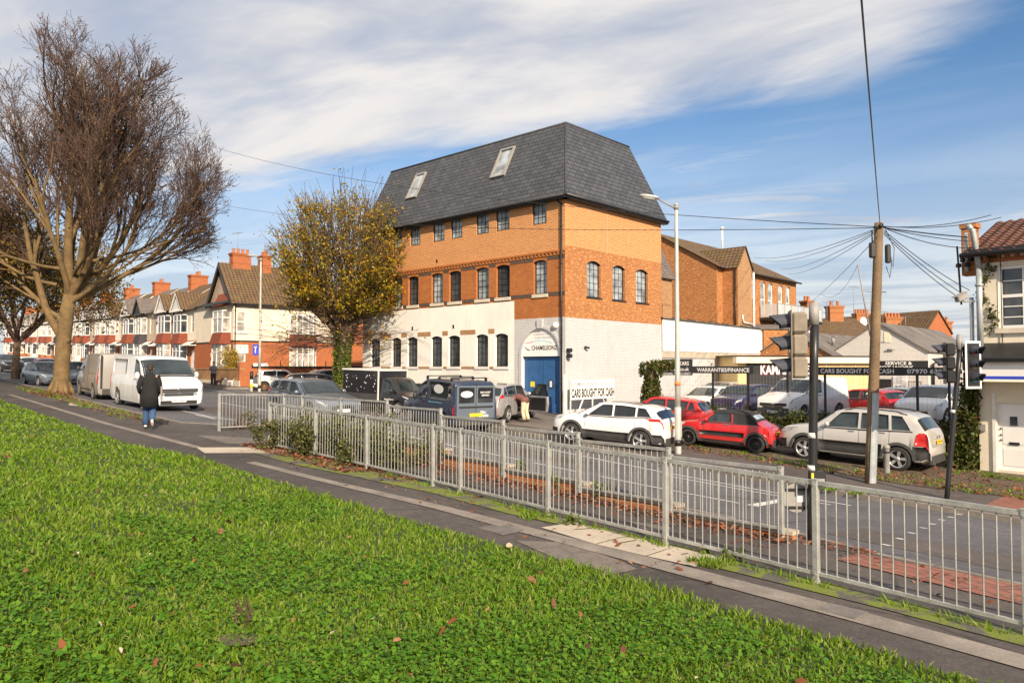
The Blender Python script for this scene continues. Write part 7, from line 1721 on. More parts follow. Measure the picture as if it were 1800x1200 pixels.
# signals
def visor(mb,F,a,b,c,r,ln,m):
    n=12; vs=[]
    for i in range(n+1):
        t=math.pi*(-.12+1.24*i/n); l=ln*(.45+.55*math.sin(max(0,min(math.pi,t))))
        vs.append((F.p(a+r*math.cos(t),b+r*math.sin(t),c),F.p(a+r*.96*math.cos(t),b+r*.96*math.sin(t)-.02,c+l)))
    for i in range(n): mb.poly([vs[i][0],vs[i+1][0],vs[i+1][1],vs[i][1]],m); mb.poly([vs[i][1]-F.n*.0,vs[i+1][1],vs[i+1][0]+F.u*0,vs[i][0]][::1],m)
def sig_head(par,o,face,h=1.02,w=.33,board=False,casing='black'):
    fdir=Vector((face[0],face[1],0)).normalized(); u=Vector((-fdir.y,fdir.x,0)); F=Fr(o,u)
    if F.n.dot(fdir)<0: F=Fr(o,-u)
    mb=MB(); T=Matrix(((F.u.x,F.n.x,0,o[0]),(F.u.y,F.n.y,0,o[1]),(0,0,1,o[2]),(0,0,0,1)))
    for i in range(3): mb.box((0,-.10,(i-1)*h/3),(w,.20,h/3-.012),T,bev=.035)
    hd=mb.build('signal_head',M[casing],par,uv=False)
    if board:
        bw,bh=w/2+.09,h/2+.09; mb=MB(); mb.fbox(F,-bw,bw,-bh,bh,-.03,-.015); mb.build('backing_board',M['white'],hd,uv=False); mb=MB(); mb.fbox(F,-bw+.055,bw-.055,-bh+.055,bh-.055,-.014,-.008); mb.build('board_face',M['black'],hd,uv=False)
    else:
        mb=MB(); mb.fbox(F,-w/2-.05,w/2+.05,-h/2-.02,h/2+.02,.0,.012); mb.build('backing_board',M['tan' if casing=='tan' else 'black'],hd,uv=False)
    for i in range(3):
        mb=MB(); z=(i-1)*h/3; n=16; mb.poly([F.p(.105*math.cos(2*math.pi*k/n),z+.105*math.sin(2*math.pi*k/n),.014) for k in range(n)]); mb.build('lens',[M['lensg'],M['lensa'],M['lensr']][i],hd,uv=False)
        mb=MB(); visor(mb,F,0,z,.012,.135,.27,0); mb.build('visor',M['visor'],hd,uv=False)
    return hd,F
for k,c in (('lensr',(.05,.012,.01)),('lensa',(.06,.03,.01)),('lensg',(.01,.05,.045))): M[k]=var(k,c,.25,.2,8)
def near_signal():
    Y=10.1; g=G(1426,966); g=Vector((at(1426,966,Y).x,Y,H(at(1426,966,Y).x,Y)))
    top=at(1431,532,Y); h=top.z-g.z; S=empty('traffic_signal',g,0,'near traffic signal with a black pole and dusty head seen from behind','traffic light')
    lean=((top.x-g.x)/h,0); mb=MB(); poletube(mb,(0,0,-.3),h+.3-.28,.0575,.0575,16,(lean[0],0)); mb.build('pole',M['black'],S); mb=MB(); mb.tube([(lean[0]*(h-.30),0,h-.30),(lean[0]*h,0,h)],.066,16); mb.build('pole_cap',M['greycap'],S)
    o=at(1390,607,Y-.02)-g; hd,F=sig_head(S,Vector(o),(-.97,.25),.90,.30,False,'tan')
    mb=MB(); 
    for z in(.34,-.34): mb.tube([Vector(o)+Vector((.1,0,z)),Vector((lean[0]*h-.0,0,o.z+z))],.018,6)
    mb.tube([Vector(o)+Vector((.12,0,.3)),Vector(o)+Vector((.2,-.05,.2)),Vector((lean[0]*h,-.03,o.z+.34))],.014,5); mb.build('bracket',M['black'],S)
    b=at(1436,841,Y-.12)-g; mb=MB(); mb.box(tuple(b),(.20,.13,.21),bev=.02); pb=mb.build('push_button_box',M['black'],S)
    mb=MB(); mb.box((b.x-.09,b.y-.075,b.z),(.03,.02,.17)); mb.build('yellow_edge',M['yellow'],pb); mb=MB(); mb.box((b.x+.03,b.y-.07,b.z-.02),(.08,.02,.06)); mb.build('button_panel',M['greycap'],pb)
    for y_,w_ in((821,.115),(764,.06)):
        q=at(1427,y_,Y).z-g.z; mb=MB(); mb.tube([(lean[0]*q-.0,0,q-.04),(lean[0]*q,0,q+.03)],.0595,14); mb.build('sticker',M['whitew'],S)
    # back of the round sign hung low on the pole
    c=at(1400,875,Y+.12)-g; mb=MB(); mb.lathe([(.0,.012),(.19,.012),(.20,.0),(.19,-.012),(0,-.012)],28,Matrix.Translation(c)@Matrix.Rotation(math.pi/2,4,'X')@Matrix.Rotation(0,4,'Y')); rs=mb.build('round_sign_back',M['greycap'],S)
    mb=MB(); 
    for z in(.12,-.12): mb.box((c.x,c.y-.025,c.z+z),(.30,.03,.03)); mb.box((c.x+.17,c.y-.025,c.z+z),(.14,.02,.02))
    mb.build('clamp',M['black'],rs); mb=MB(); mb.box((c.x+.05,c.y-.018,c.z),(.10,.01,.10)); mb.build('label',M['whitew'],rs)
near_signal()
def far_signal():
    g=G(1662,876); Y=g.y; top=at(1687,588,Y); h=top.z-g.z; S=empty('traffic_signal',g,0,'far traffic signal with a leaning black pole and two heads before the shop','traffic light')
    lx=(top.x-g.x)/h; mb=MB(); poletube(mb,(0,0,-.3),h,.0575,.0575,16,(lx,0)); mb.build('pole',M['black'],S); mb=MB(); mb.tube([(lx*(h-.36),0,h-.36),(lx*h,0,h)],.068,16); mb.build('pole_cap',M['greycap'],S)
    o=at(1661,638,Y-.1)-g; sig_head(S,Vector(o),(-.93,.36),.96,.30,False,'black')
    o2=at(1712,641,Y-.1)-g; sig_head(S,Vector(o2),(.30,-.95),.96,.31,True,'black')
    mb=MB()
    for z in(.36,-.36): mb.tube([Vector(o)+Vector((.12,0,z)),Vector((lx*(o.z+z),0,o.z+z)),Vector(o2)+Vector((-.1,.05,z))],.018,6)
    mb.build('bracket',M['black'],S)
    q=at(1678,723,Y).z-g.z; mb=MB(); mb.tube([(lx*q,0,q-.03),(lx*q,0,q+.04)],.0595,14); mb.build('sticker',M['whitew'],S)
far_signal()
# grey bollard
g=G(1559,831); B_=empty('bollard',g,0,'grey tapered bollard beside the silver off roader rear wheel','bollard'); hb=at(1559,781,g.y).z-g.z
mb=MB(); mb.smooth=True; mb.lathe([(.085,-.1),(.08,hb*.86),(.095,hb*.88),(.095,hb*.93),(.06,hb*.99),(.0,hb)],18); mb.build('post',M['greycap'],B_); mb=MB(); mb.lathe([(.088,hb*.70),(.088,hb*.76)],18); mb.build('band',M['black'],B_)
# yellow grit bin by the hedge
g=G(1676,826); Y_=empty('grit_bin',(g.x+.35,g.y+.8,g.z),0,'weathered yellow rounded grit bin standing against the ivy behind the leaning pole','bin')
a=at(1668,776,g.y+.8); b=at(1683,828,g.y+.8); w_=.34; hh=.86
Y_.location=(at(1676,800,g.y+.8).x,g.y+.8,b.z)
mb=MB(); mb.box((0,0,hh/2),(w_*.62,.40,hh),bev=.07); mb.build('body',M['yellow'],Y_); mb=MB(); mb.box((.16,.03,hh/2),(.16,.46,hh*1.02),bev=.07); mb.build('side_panel',M['greycap'],Y_)
# cars-bought board by the grey wall
def board():
    F0=Fr(C0+Vector((0,0,0)),dR); a0,_=onF(1003,700,F0,.75); a1,_=onF(1080,700,F0,.75); zt=onF(1040,667,F0,.75)[1]; zm=onF(1040,701,F0,.75)[1]
    B=empty('sale_board',(0,0,0),0,'white sale board on braced legs standing against the grey painted wall','sign'); zg=-2.5
    mb=MB(); mb.fbox(F0,a0,a1,zm,zt,.72,.76); bd=mb.build('panel',M['white'],B)
    tb=MB(); put_text(tb,'KAMAL KARS',F0,a0+.03,a0+(a1-a0)*.60,zm+(zt-zm)*.70,zm+(zt-zm)*.90,.763,1,.02); put_text(tb,'Tel. 01933 639679',F0,a0+(a1-a0)*.64,a1-.08,zm+(zt-zm)*.72,zm+(zt-zm)*.86,.763,1,.0)
    put_text(tb,'CARS BOUGHT FOR CASH',F0,a0+.05,a1-.03,zm+(zt-zm)*.10,zm+(zt-zm)*.56,.763,0,.035); tb.build('lettering',[M['ink'],M['greyink'],M['redink']],bd)
    def st_(x0,z0,x1,z1,c=.70):
        mb=MB(); mb.tube([F0.p(x0,z0,c),F0.p(x1,z1,c)],.035,4); mb.build('leg',M['white'],B)
    st_(a0+.05,zg,a0+.05,zt); st_(a1-.05,zg,a1-.05,zt); st_((a0+a1)/2,zg,(a0+a1)/2,zm); st_(a0+.35,zg,a0+1.0,zm); st_(a1-.35,zg+.4,a1-.9,zm)
    mb=MB(); mb.fbox(F0,a0-.32,a0-.12,zg,zt+.25,.55,.65); mb.build('back_post',M['whitew'],B)
board()
# signboards and mesh fence in front of the lot
def lotfence():
    t=31.0; f0=xy(23.9,t); f1=xy(9.3,t); F=Fr(Vector((*f0,0)),Vector((f1[0]-f0[0],f1[1]-f0[1],0))); L0=(Vector(f1)-Vector(f0)).length; zb=-2.5
    A=lambda px: onF(px,650,F)[0]
    Z=lambda px,py: onF(px,py,F)[1]
    fe=empty('lot_fence',(0,0,0),0,'black posted wire mesh fence along the front of the car lot','fence')
    for px in (1253,1315,1384,1450,1531,1612,1668):
        a=A(px); mb=MB(); mb.fbox(F,a-.04,a+.04,zb,.0,-.04,.04); mb.build('post',M['black'],fe)
    mb=MB(); n=int(L0/.16)
    for i in range(n): a=L0*i/n; mb.fbox(F,a-.002,a+.002,zb+.1,-.3,-.002,.002)
    for i in range(9): z=zb+.15+i*.24; mb.fbox(F,0,L0,z-.002,z+.002,-.006,-.003)
    tag(mb.build('wire_mesh',M['greycap'],fe),kind=None)
    def sb(px0,px1,yt,yb,label,lines,name='signboard',c=.05):
        a0,a1=A(px0),A(px1); pm=(px0+px1)/2; zt=Z(pm,yt); zb_=Z(pm,yb); mb=MB(); mb.fbox(F,a0,a1,zb_,zt,c,c+.04); s=mb.build(name,M['board'],None,label=label,cat='sign')
        tb=MB()
        for tx,q0,q1,y0,y1,m in lines: put_text(tb,tx,F,A(q0),A(q1),Z((q0+q1)/2,y1),Z((q0+q1)/2,y0),c+.044,m,.02)
        tb.build('lettering',[M['whiteink'],M['redink'],M['pinkink']],s); return s
    sb(1165,1218.5,631,659,'square black sign reading KAMAL KARS with a web address, beside the grey wall',[('KAMAL KARS',1171,1213,635,642,0),('kamalkars.co.uk',1167,1213,645.5,651.5,0),('warranties  T: 01933 229677',1167,1216,654.5,657.5,0)])
    sb(1219,1326,643.5,656,'long black sign reading WARRANTIES/FINANCE',[('WARRANTIES/FINANCE',1227,1319,646.5,653.5,0)])
    sb(1437,1590,645,659.5,'long black sign reading CARS BOUGHT FOR CASH',[('CARS BOUGHT FOR CASH',1444,1573,648,656,0)])
    sb(1590.5,1676,645.5,660,'black sign with the phone number 07970 639 beside the far signal',[('07970 639',1596,1658,648.5,656.5,0)])
    p=F.p(A(1253),.12,0); mb=MB(); mb.box((p.x,p.y,p.z),(.14,.2,.12)); mb.tube([p,p+Vector((-.25,0,.2))],.012,5); mb.build('fence_camera',M['greycap'],None,label='small camera on the fence above the WARRANTIES sign',cat='camera')
lotfence()
# bins by the white wall
for i,(px,lab) in enumerate([(736,'dark grey wheelie bin against the white wall behind the blue van'),(748,'second dark wheelie bin tight against the first by the white wall')]):
    F0=FL; a,_=onF(px,690,F0,.5); p=F0.p(a,0,.5); g=H(p.x,p.y); B_=empty('wheelie_bin',(p.x,p.y,g),math.atan2(F0.u.y,F0.u.x),lab,'bin')
    mb=MB(); v=[(-.24,-.28,.06),(.24,-.28,.06),(.24,.25,.06),(-.24,.25,.06),(-.29,-.36,.98),(.29,-.36,.98),(.29,.30,.98),(-.29,.30,.98)]; mb.add(v,[[3,2,1,0],[4,5,6,7],[0,1,5,4],[1,2,6,5],[2,3,7,6],[3,0,4,7]]); mb.build('body',M['clad'],B_)
    mb=MB(); mb.box((0,-.03,1.02),(.62,.72,.07),bev=.02); mb.build('lid',M['clad'],B_)
# street name plates
for (px,py,Y,lab,an) in ((335,650,57.5,'white street name plate on short posts in front of the garden wall',0),(458,641,56.8,'white street name plate on the brick boundary wall behind the corner lamp',.3)):
    p=at(px,py,Y); S=empty('street_name_sign',p,0,lab,'sign'); f=Fr(Vector((-.55,0,0)),Vector((math.cos(-.3+an*3),math.sin(-.3+an*3),0))); mb=MB(); mb.fbox(f,0,1.1,-.12,.12,0,.03); mb.build('plate',M['white'],S)
    for a in(.15,.95): mb=MB(); mb.fbox(f,a-.03,a+.03,-.75,-.12,0,.03); mb.build('leg',M['blackpl'],S)
    tb=MB(); put_text(tb,'STREET',f,.3,.8,-.04,.04,.033); tb.v=[];tb.f=[];tb.m=[];tb.sm=[]
# ---------------- trees ----------------
def rvec(rg): 
    while True:
        v=Vector((rg.uniform(-1,1),rg.uniform(-1,1),rg.uniform(-1,1)))
        if .05<v.length<1: return v.normalized()
def grow(rg,p,d,length,rad,depth,out,tips,env,p_,nseg=5):
    """adds a limb polyline; env(point)->True while inside the crown"""
    pts=[p]; rads=[rad]; q=p; dd=d.normalized(); seg=length/nseg
    for i in range(nseg):
        dd=(dd+rvec(rg)*p_['wob']+Vector((0,0,p_['up'](depth,q)))).normalized(); q=q+dd*seg; pts.append(q); rads.append(max(p_['rmin'],rad*(1-.55*(i+1)/nseg)))
        if not env(q) and i>=1: break
    out.append((depth,pts,rads))
    if depth>=p_['maxd']: tips.append((pts[-1],dd)); tips.append((pts[len(pts)//2],dd)); return
    if not env(q): tips.append((q,dd)); 
    n=p_['kids'][depth]
    for k in range(n):
        t=(p_['t0'][depth]+(1-p_['t0'][depth])*(k+rg.random()*.8)/n)*(len(pts)-1); i=min(int(t),len(pts)-2); o=pts[i].lerp(pts[i+1],t-i)
        if not env(o) and k>0: continue
        ax=(pts[i+1]-pts[i]).normalized(); s=rvec(rg); s=(s-ax*s.dot(ax)).normalized(); an=R(p_['ang'][depth]*rg.uniform(.7,1.25)); nd=ax*math.cos(an)+s*math.sin(an)
        r=rads[i]*rg.uniform(.5,.72); grow(rg,o,nd,length*p_['lr'][depth]*rg.uniform(.75,1.15),max(p_['rmin'],r),depth+1,out,tips,env,p_,max(3,nseg-1))
def limbs_mesh(out,lo,hi,name,mat,par,local):
    mb=MB()
    for dep,pts,rads in out:
        if lo<=dep<=hi: mb.tube(pts,rads,8 if dep==0 else (6 if dep==1 else (4 if dep==2 else 3)),caps=False)
    return mb.build(name,mat,par,uv=False) if mb.v else None
def leaves(name,pts,rg,n,size,spread,mat,par,kind=None,flat=0.0,dirs=None,aspect=.7):
    P=np.array([tuple(p) for p in pts],dtype=np.float32); r=np.random.RandomState(rg.randint(0,99999))
    idx=r.randint(0,len(P),n); c=P[idx]+r.normal(0,spread,(n,3))
    a=r.normal(0,1,(n,3)); a[:,2]*=(1-flat); a/=np.linalg.norm(a,axis=1)[:,None]; b=r.normal(0,1,(n,3)); b[:,2]*=(1-flat); b-=a*(a*b).sum(1)[:,None]; b/=np.linalg.norm(b,axis=1)[:,None]
    s=size*r.uniform(.6,1.25,n)[:,None]; fold=np.cross(a,b)*s*.25
    V=np.stack([c-a*s*.5,c+b*s*aspect*.5+fold*.5,c+a*s*.5,c-b*s*aspect*.5+fold*.5],1).reshape(-1,3)
    F=np.arange(4*n).reshape(-1,4)
    return npmesh(name,V,F,mat,par,4)
def big_tree():
    rg=random.Random(11); g=G(100,689); g=Vector((g.x,g.y+.3,H(g.x,g.y+.3))); root=empty('tree',g,0,'tall bare winter tree with a thick pale trunk at the left, beside the parked vans','tree')
    out=[];tips=[]
    env=lambda q: ((q.x-.1)/6.9)**2+(q.y/7.0)**2+((q.z-9.3)/8.1)**2<1+.16*math.sin(q.x*2.3+q.z)+.1*math.sin(q.y*3)
    def up(dep,q):
        if dep<=1: return .10
        if q.z<6.5 and (abs(q.x-.4)>3.2): return -.10
        return .07
    prm=dict(wob=.15,up=up,rmin=.0085,maxd=5,kids=[5,5,5,4,3],t0=[.32,.22,.18,.15,.15],ang=[22,26,30,34,38],lr=[.62,.62,.60,.58,.55])
    # trunk
    tr=[(0,0,-.3),(0,0,.05),(.02,0,.5),(.05,0,1.6),(.12,0,2.8),(.22,0,3.9),(.34,0,4.7)]; rr=[.52,.43,.37,.34,.32,.31,.27]
    mb=MB(); mb.tube([Vector(p) for p in tr],rr,20); 
    for i in range(7):
        a=i*.9+.3; mb.tube([Vector((.30*math.cos(a),.30*math.sin(a),.5)),Vector((.48*math.cos(a),.48*math.sin(a),.08)),Vector((.58*math.cos(a),.58*math.sin(a),-.15))],[.10,.10,.08],8)
    for i in range(9):
        a=rg.uniform(0,6.28); z=rg.uniform(1,4.2); mb.ball((.26*math.cos(a)+z*.05,.26*math.sin(a),z),(.10,.10,.15),n=6)
    mb.build('trunk',M['bark'],root,uv=False)
    F_=Vector((.34,0,4.6))
    mains=[((1.3,-.2,.22),5.8,.085,F_+Vector((.7,0,1.2))),((1.2,.5,.15),5.4,.08,F_+Vector((.8,.2,1.8))),((.9,-.9,.2),5.2,.08,F_+Vector((.3,-.2,1.0))),((-1.3,.3,.2),5.6,.09,F_+Vector((-.6,0,.6))),((-1.1,-.6,.15),5.2,.08,F_+Vector((-.5,0,1.4))),((1.3,.2,.55),6.4,.15,F_+Vector((.1,0,-.1))),((1.0,-.4,.75),6.4,.15,F_+Vector((.1,0,.1))),((-.02,-.05,1),7.6,.24,F_),((.30,.1,1),7.6,.23,F_),((.70,-.15,1),7.2,.20,F_+Vector((.05,0,.1))),((1.15,.15,.85),6.2,.18,F_+Vector((.1,0,.1))),((-.42,.3,1),7.2,.20,F_-Vector((0,0,.1))),((.25,.75,1),6.0,.17,F_),((.15,-.7,1),5.8,.16,F_),((-.75,-.1,.95),6.0,.20,Vector((.02,0,2.6))),((-1.0,.3,.6),5.2,.13,Vector((-.1,0,3.6))),((1.2,-.3,.42),5.4,.13,F_-Vector((0,0,.3)))]
    for d,l,r,o in mains: grow(rg,o,Vector(d),l,r,0,out,tips,env,prm,7)
    limbs_mesh(out,0,1,'limbs',M['bark'],root,None); limbs_mesh(out,2,9,'branches',M['barkd'],root,None)
    leaves('leaves',[p for p,_ in tips],rg,3600,.11,.18,M['leafB'],root)
    lw=[p for p,_ in tips if p.z<6.5 and p.x<0]
    if lw: leaves('leaves',lw,rg,1600,.12,.25,M['leafC'],root)
    print('big tree limbs',len(out),'tips',len(tips))
big_tree()
def small_autumn(px,Y,label,h,rad,nl,matl,seed,cz,dens=.35,trunk=.22):
    rg=random.Random(seed); p=at(px,640,Y); g=Vector((p.x,p.y,H(p.x,p.y))); root=empty('tree',g,0,label,'tree'); out=[];tips=[]
    env=lambda q: (q.x/rad)**2+(q.y/rad)**2+((q.z-cz)/(h-cz))**2<1+.22*math.sin(q.x*2+q.z*1.7)
    prm=dict(wob=.22,up=lambda d,q:.03 if d<2 else -.04,rmin=.014,maxd=4,kids=[5,5,4,3],t0=[.25,.2,.2,.2],ang=[35,40,44,44],lr=[.62,.62,.6,.6])
    mb=MB(); mb.tube([Vector((0,0,-.2)),Vector((0,0,1.2)),Vector((.1,0,2.6))],[trunk*1.3,trunk,trunk*.9],12); mb.build('trunk',M['barki'],root,uv=False)
    for i in range(8):
        a=i*.8+rg.random(); grow(rg,Vector((.08,0,2.4)),Vector((math.cos(a)*.8,math.sin(a)*.8,rg.uniform(.3,1.2))),(h-2)*.62,trunk*.6,0,out,tips,env,prm,6)
    limbs_mesh(out,0,9,'branches',M['barkd'],root,None)
    leaves('leaves',[p for p,_ in tips],rg,nl,.20,dens,matl,root)
small_autumn(28,52,'autumn tree with dense brown and yellow leaves behind the big trunk, at the left edge',11.5,6.6,14000,M['leafC'],3,6.0,.45)
small_autumn(-90,40,'tree mostly outside the left edge with yellowing leaves',12.0,5.5,9000,M['leafC'],8,7.0,.45)
def ivy_tree():
    rg=random.Random(21); g=G(603,699); root=empty('tree',g,0,'round headed pollarded tree with green and gold leaves and an ivy clad trunk','tree')
    Yt=g.y; k=Yt/FPX; zc=at(606,452,Yt).z-g.z; rad=4.55
    zf=at(600,590,Yt).z-g.z
    mb=MB(); mb.tube([Vector((0,0,-.3)),Vector((0,0,.3)),Vector((0,0,1.5)),Vector((.05,0,zf-.8)),Vector((.02,0,zf))],[.62,.48,.42,.44,.50],18)
    kn=[(-.9,.1,zf+.9),(-1.7,.2,zf+1.6),(.1,.1,zf+.8),(.9,-.1,zf+.9),(.35,.5,zf+1.3),(-.3,-.5,zf+1.1),(1.3,.3,zf+1.5)]
    for q in kn:
        a=Vector((0,0,zf-.2)); b=Vector(q); mb.tube([a,a.lerp(b,.5)+Vector((0,0,.15)),b],[.36,.27,.22],10); mb.ball(tuple(b),(.30,.28,.28),n=7)
    for i in range(16): a=rg.random()*6.28; z=rg.uniform(zf-.6,zf+.5); mb.ball((.42*math.cos(a),.42*math.sin(a),z),(.2,.2,.2),n=6)
    mb.build('trunk',M['barki'],root,uv=False)
    # cut limb stump, pale
    mb=MB(); mb.tube([Vector((-.9,-.3,zf+.8)),Vector((-1.75,-.5,zf+1.7))],[.26,.20],10); mb.build('cut_limb',M['bricktan'] if False else M['bark'],root,uv=False)
    C=Vector((.2,0,zc-.1)); env=lambda q: ((q-C).length/rad)<1+.10*math.sin(q.x*2.1+q.z*1.3)+.07*math.sin(q.y*3+q.z)
    out=[];tips=[]; prm=dict(wob=.10,up=lambda d,q:.04,rmin=.012,maxd=2,kids=[4,3],t0=[.3,.3],ang=[16,20],lr=[.6,.6])
    for i in range(620):
        d=rvec(rg); 
        if d.z<-.75: d.z=-d.z
        T_=C+Vector((d.x*1.12,d.y,d.z*.97))*rad*rg.uniform(.80,1.03)*(1+.05*math.sin(d.x*9+d.z*7))
        if T_.z<zf+.25: T_.z=zf+.25+rg.random()*1.2
        q=Vector(min(kn,key=lambda k:(Vector(k)-T_).length+rg.random()*1.6)); c=q.lerp(T_,.45)+Vector((0,0,.10*(T_-q).length))+rvec(rg)*.25
        pts=[(q*(1-t)*(1-t)+c*2*t*(1-t)+T_*t*t) for t in (0,.2,.4,.6,.8,1)]; out.append((2,pts,[.030,.026,.022,.018,.014,.010]))
        for k in range(3):
            o=pts[2+k]; e=o+((T_-q).normalized()+rvec(rg)*.6).normalized()*rg.uniform(.5,1.1)
            if (e-C).length<rad*1.04: out.append((2,[o,o.lerp(e,.5)+rvec(rg)*.05,e],[.012,.010,.008]))
    lp=[]
    for dep,pts,rads in out:
        for a,b in zip(pts,pts[1:]):
            for _ in range(3):
                v=a.lerp(b,rg.random()); rr_=(v-C).length/rad
                if math.sin(v.x*2.3+1.1*math.sin(v.z*1.7))+math.sin(v.z*2.6+v.y*1.9)+math.sin(v.y*2.4-v.x)<-.95 and rg.random()<.85: continue
                if v.z>zf+.35+rg.random()*1.1 and rg.random()<.08+.95*rr_**1.4 and (v.z>zf+2.2 or v.x>-.3 or rg.random()<.4): lp.append(v)
    # bare low shoots and sparse tall ones
    bare=[]; 
    for i in range(120):
        a=rg.random()*6.28; d=Vector((math.cos(a),math.sin(a)*.8,rg.uniform(-.18,.35))); grow(rg,Vector((rg.uniform(-.6,.6),rg.uniform(-.3,.3),zf+rg.uniform(-.6,.6))),d,rg.uniform(2.6,4.6),.020,1,bare,[],lambda q:True,dict(wob=.09,up=lambda d,q:-.02,rmin=.010,maxd=2,kids=[0,2],t0=[.3,.4],ang=[16,22],lr=[.6,.5]),5)
    for i in range(46):
        a=rg.uniform(.3,2.85); p=C+Vector((math.cos(a)*rad*.85,rg.uniform(-1.5,1.5),math.sin(a)*rad*.85)); bare.append((2,[p,p+Vector((math.cos(a)*.5,0,math.sin(a)*.7)),p+Vector((math.cos(a)*.9+rg.uniform(-.2,.2),0,math.sin(a)*1.5))],[.012,.010,.008]))
    limbs_mesh(out,0,9,'shoots',M['barki'],root,None); limbs_mesh(bare,0,9,'bare_twigs',M['barkd'],root,None)
    leaves('leaves',lp,rg,23000,.155,.14,M['leafA'],root)
    tw=[pts[-1] for d,pts,r in bare if rg.random()<.35]; leaves('sparse_leaves',tw,rg,330,.16,.15,M['leafA'],root)
    # ivy
    r=np.random.RandomState(4); n=2600; z=r.uniform(-.05,zf+.2,n); a=r.uniform(0,6.283,n); R_=.46+r.uniform(0,.10,n)+.04*np.sin(a*5+z*3)
    keep=~((z>1.2)&(np.cos(a-.2)>.80)); P_=np.stack([R_*np.cos(a),R_*np.sin(a),z],1)[keep]
    leaves('ivy',[tuple(p) for p in P_],rg,5200,.13,.05,M['ivy'],root)
    print('ivy tree leaves pts',len(lp))
ivy_tree()
# ---------------- people and dogs ----------------
def skin_mesh(name,nodes,edges,mat,par,root_i=0,sub=2,xform=None):
    """nodes: list of (x,y,z,rx[,ry]) ; one continuous skinned surface"""
    me=bpy.data.meshes.new(name); me.from_pydata([n[:3] for n in nodes],edges,[]); o=bpy.data.objects.new(name,me); col.objects.link(o)
    md=o.modifiers.new('s','SKIN'); md.use_smooth_shade=True; md.branch_smoothing=.3
    for i,n in enumerate(nodes):
        sv=me.skin_vertices[0].data[i]; sv.radius=(n[3],n[4] if len(n)>4 else n[3]); sv.use_root=(i==root_i)
    m2=o.modifiers.new('u','SUBSURF'); m2.levels=sub; m2.render_levels=sub
    bpy.context.view_layer.update(); dg=bpy.context.evaluated_depsgraph_get(); nm=bpy.data.meshes.new_from_object(o.evaluated_get(dg)); bpy.data.objects.remove(o)
    nm.materials.clear(); nm.materials.append(mat); nm.polygons.foreach_set('use_smooth',[True]*len(nm.polygons))
    o=bpy.data.objects.new(name,nm); col.objects.link(o); o.parent=par; return o
def hand(nodes,edges,w_i,p,d,side,curl=.5):
    """palm, four fingers, thumb; d = hand direction, side = lateral vector"""
    d=d.normalized(); side=side.normalized(); nrm=d.cross(side)
    k=len(nodes); c=p+d*.045; nodes.append((*c,.036,.018)); edges.append((w_i,k))
    for i,(off,l) in enumerate(((-.030,.068),(-.010,.078),(.010,.073),(.029,.056))):
        a=p+d*.085+side*off; b=a+(d*math.cos(curl)+nrm*math.sin(curl))*l*.5; e=b+(d*math.cos(curl*2.2)+nrm*math.sin(curl*2.2))*l*.5; j=len(nodes)
        nodes+= [(*a,.0095),(*b,.0085),(*e,.007)]; edges+=[(k,j),(j,j+1),(j+1,j+2)]
    a=p+d*.03-side*.038; b=a+(d*.6-side*.7+nrm*.3).normalized()*.035; e=b+(d*.85-side*.2+nrm*.4).normalized()*.03; j=len(nodes); nodes+=[(*a,.011),(*b,.010),(*e,.008)]; edges+=[(k,j),(j,j+1),(j+1,j+2)]
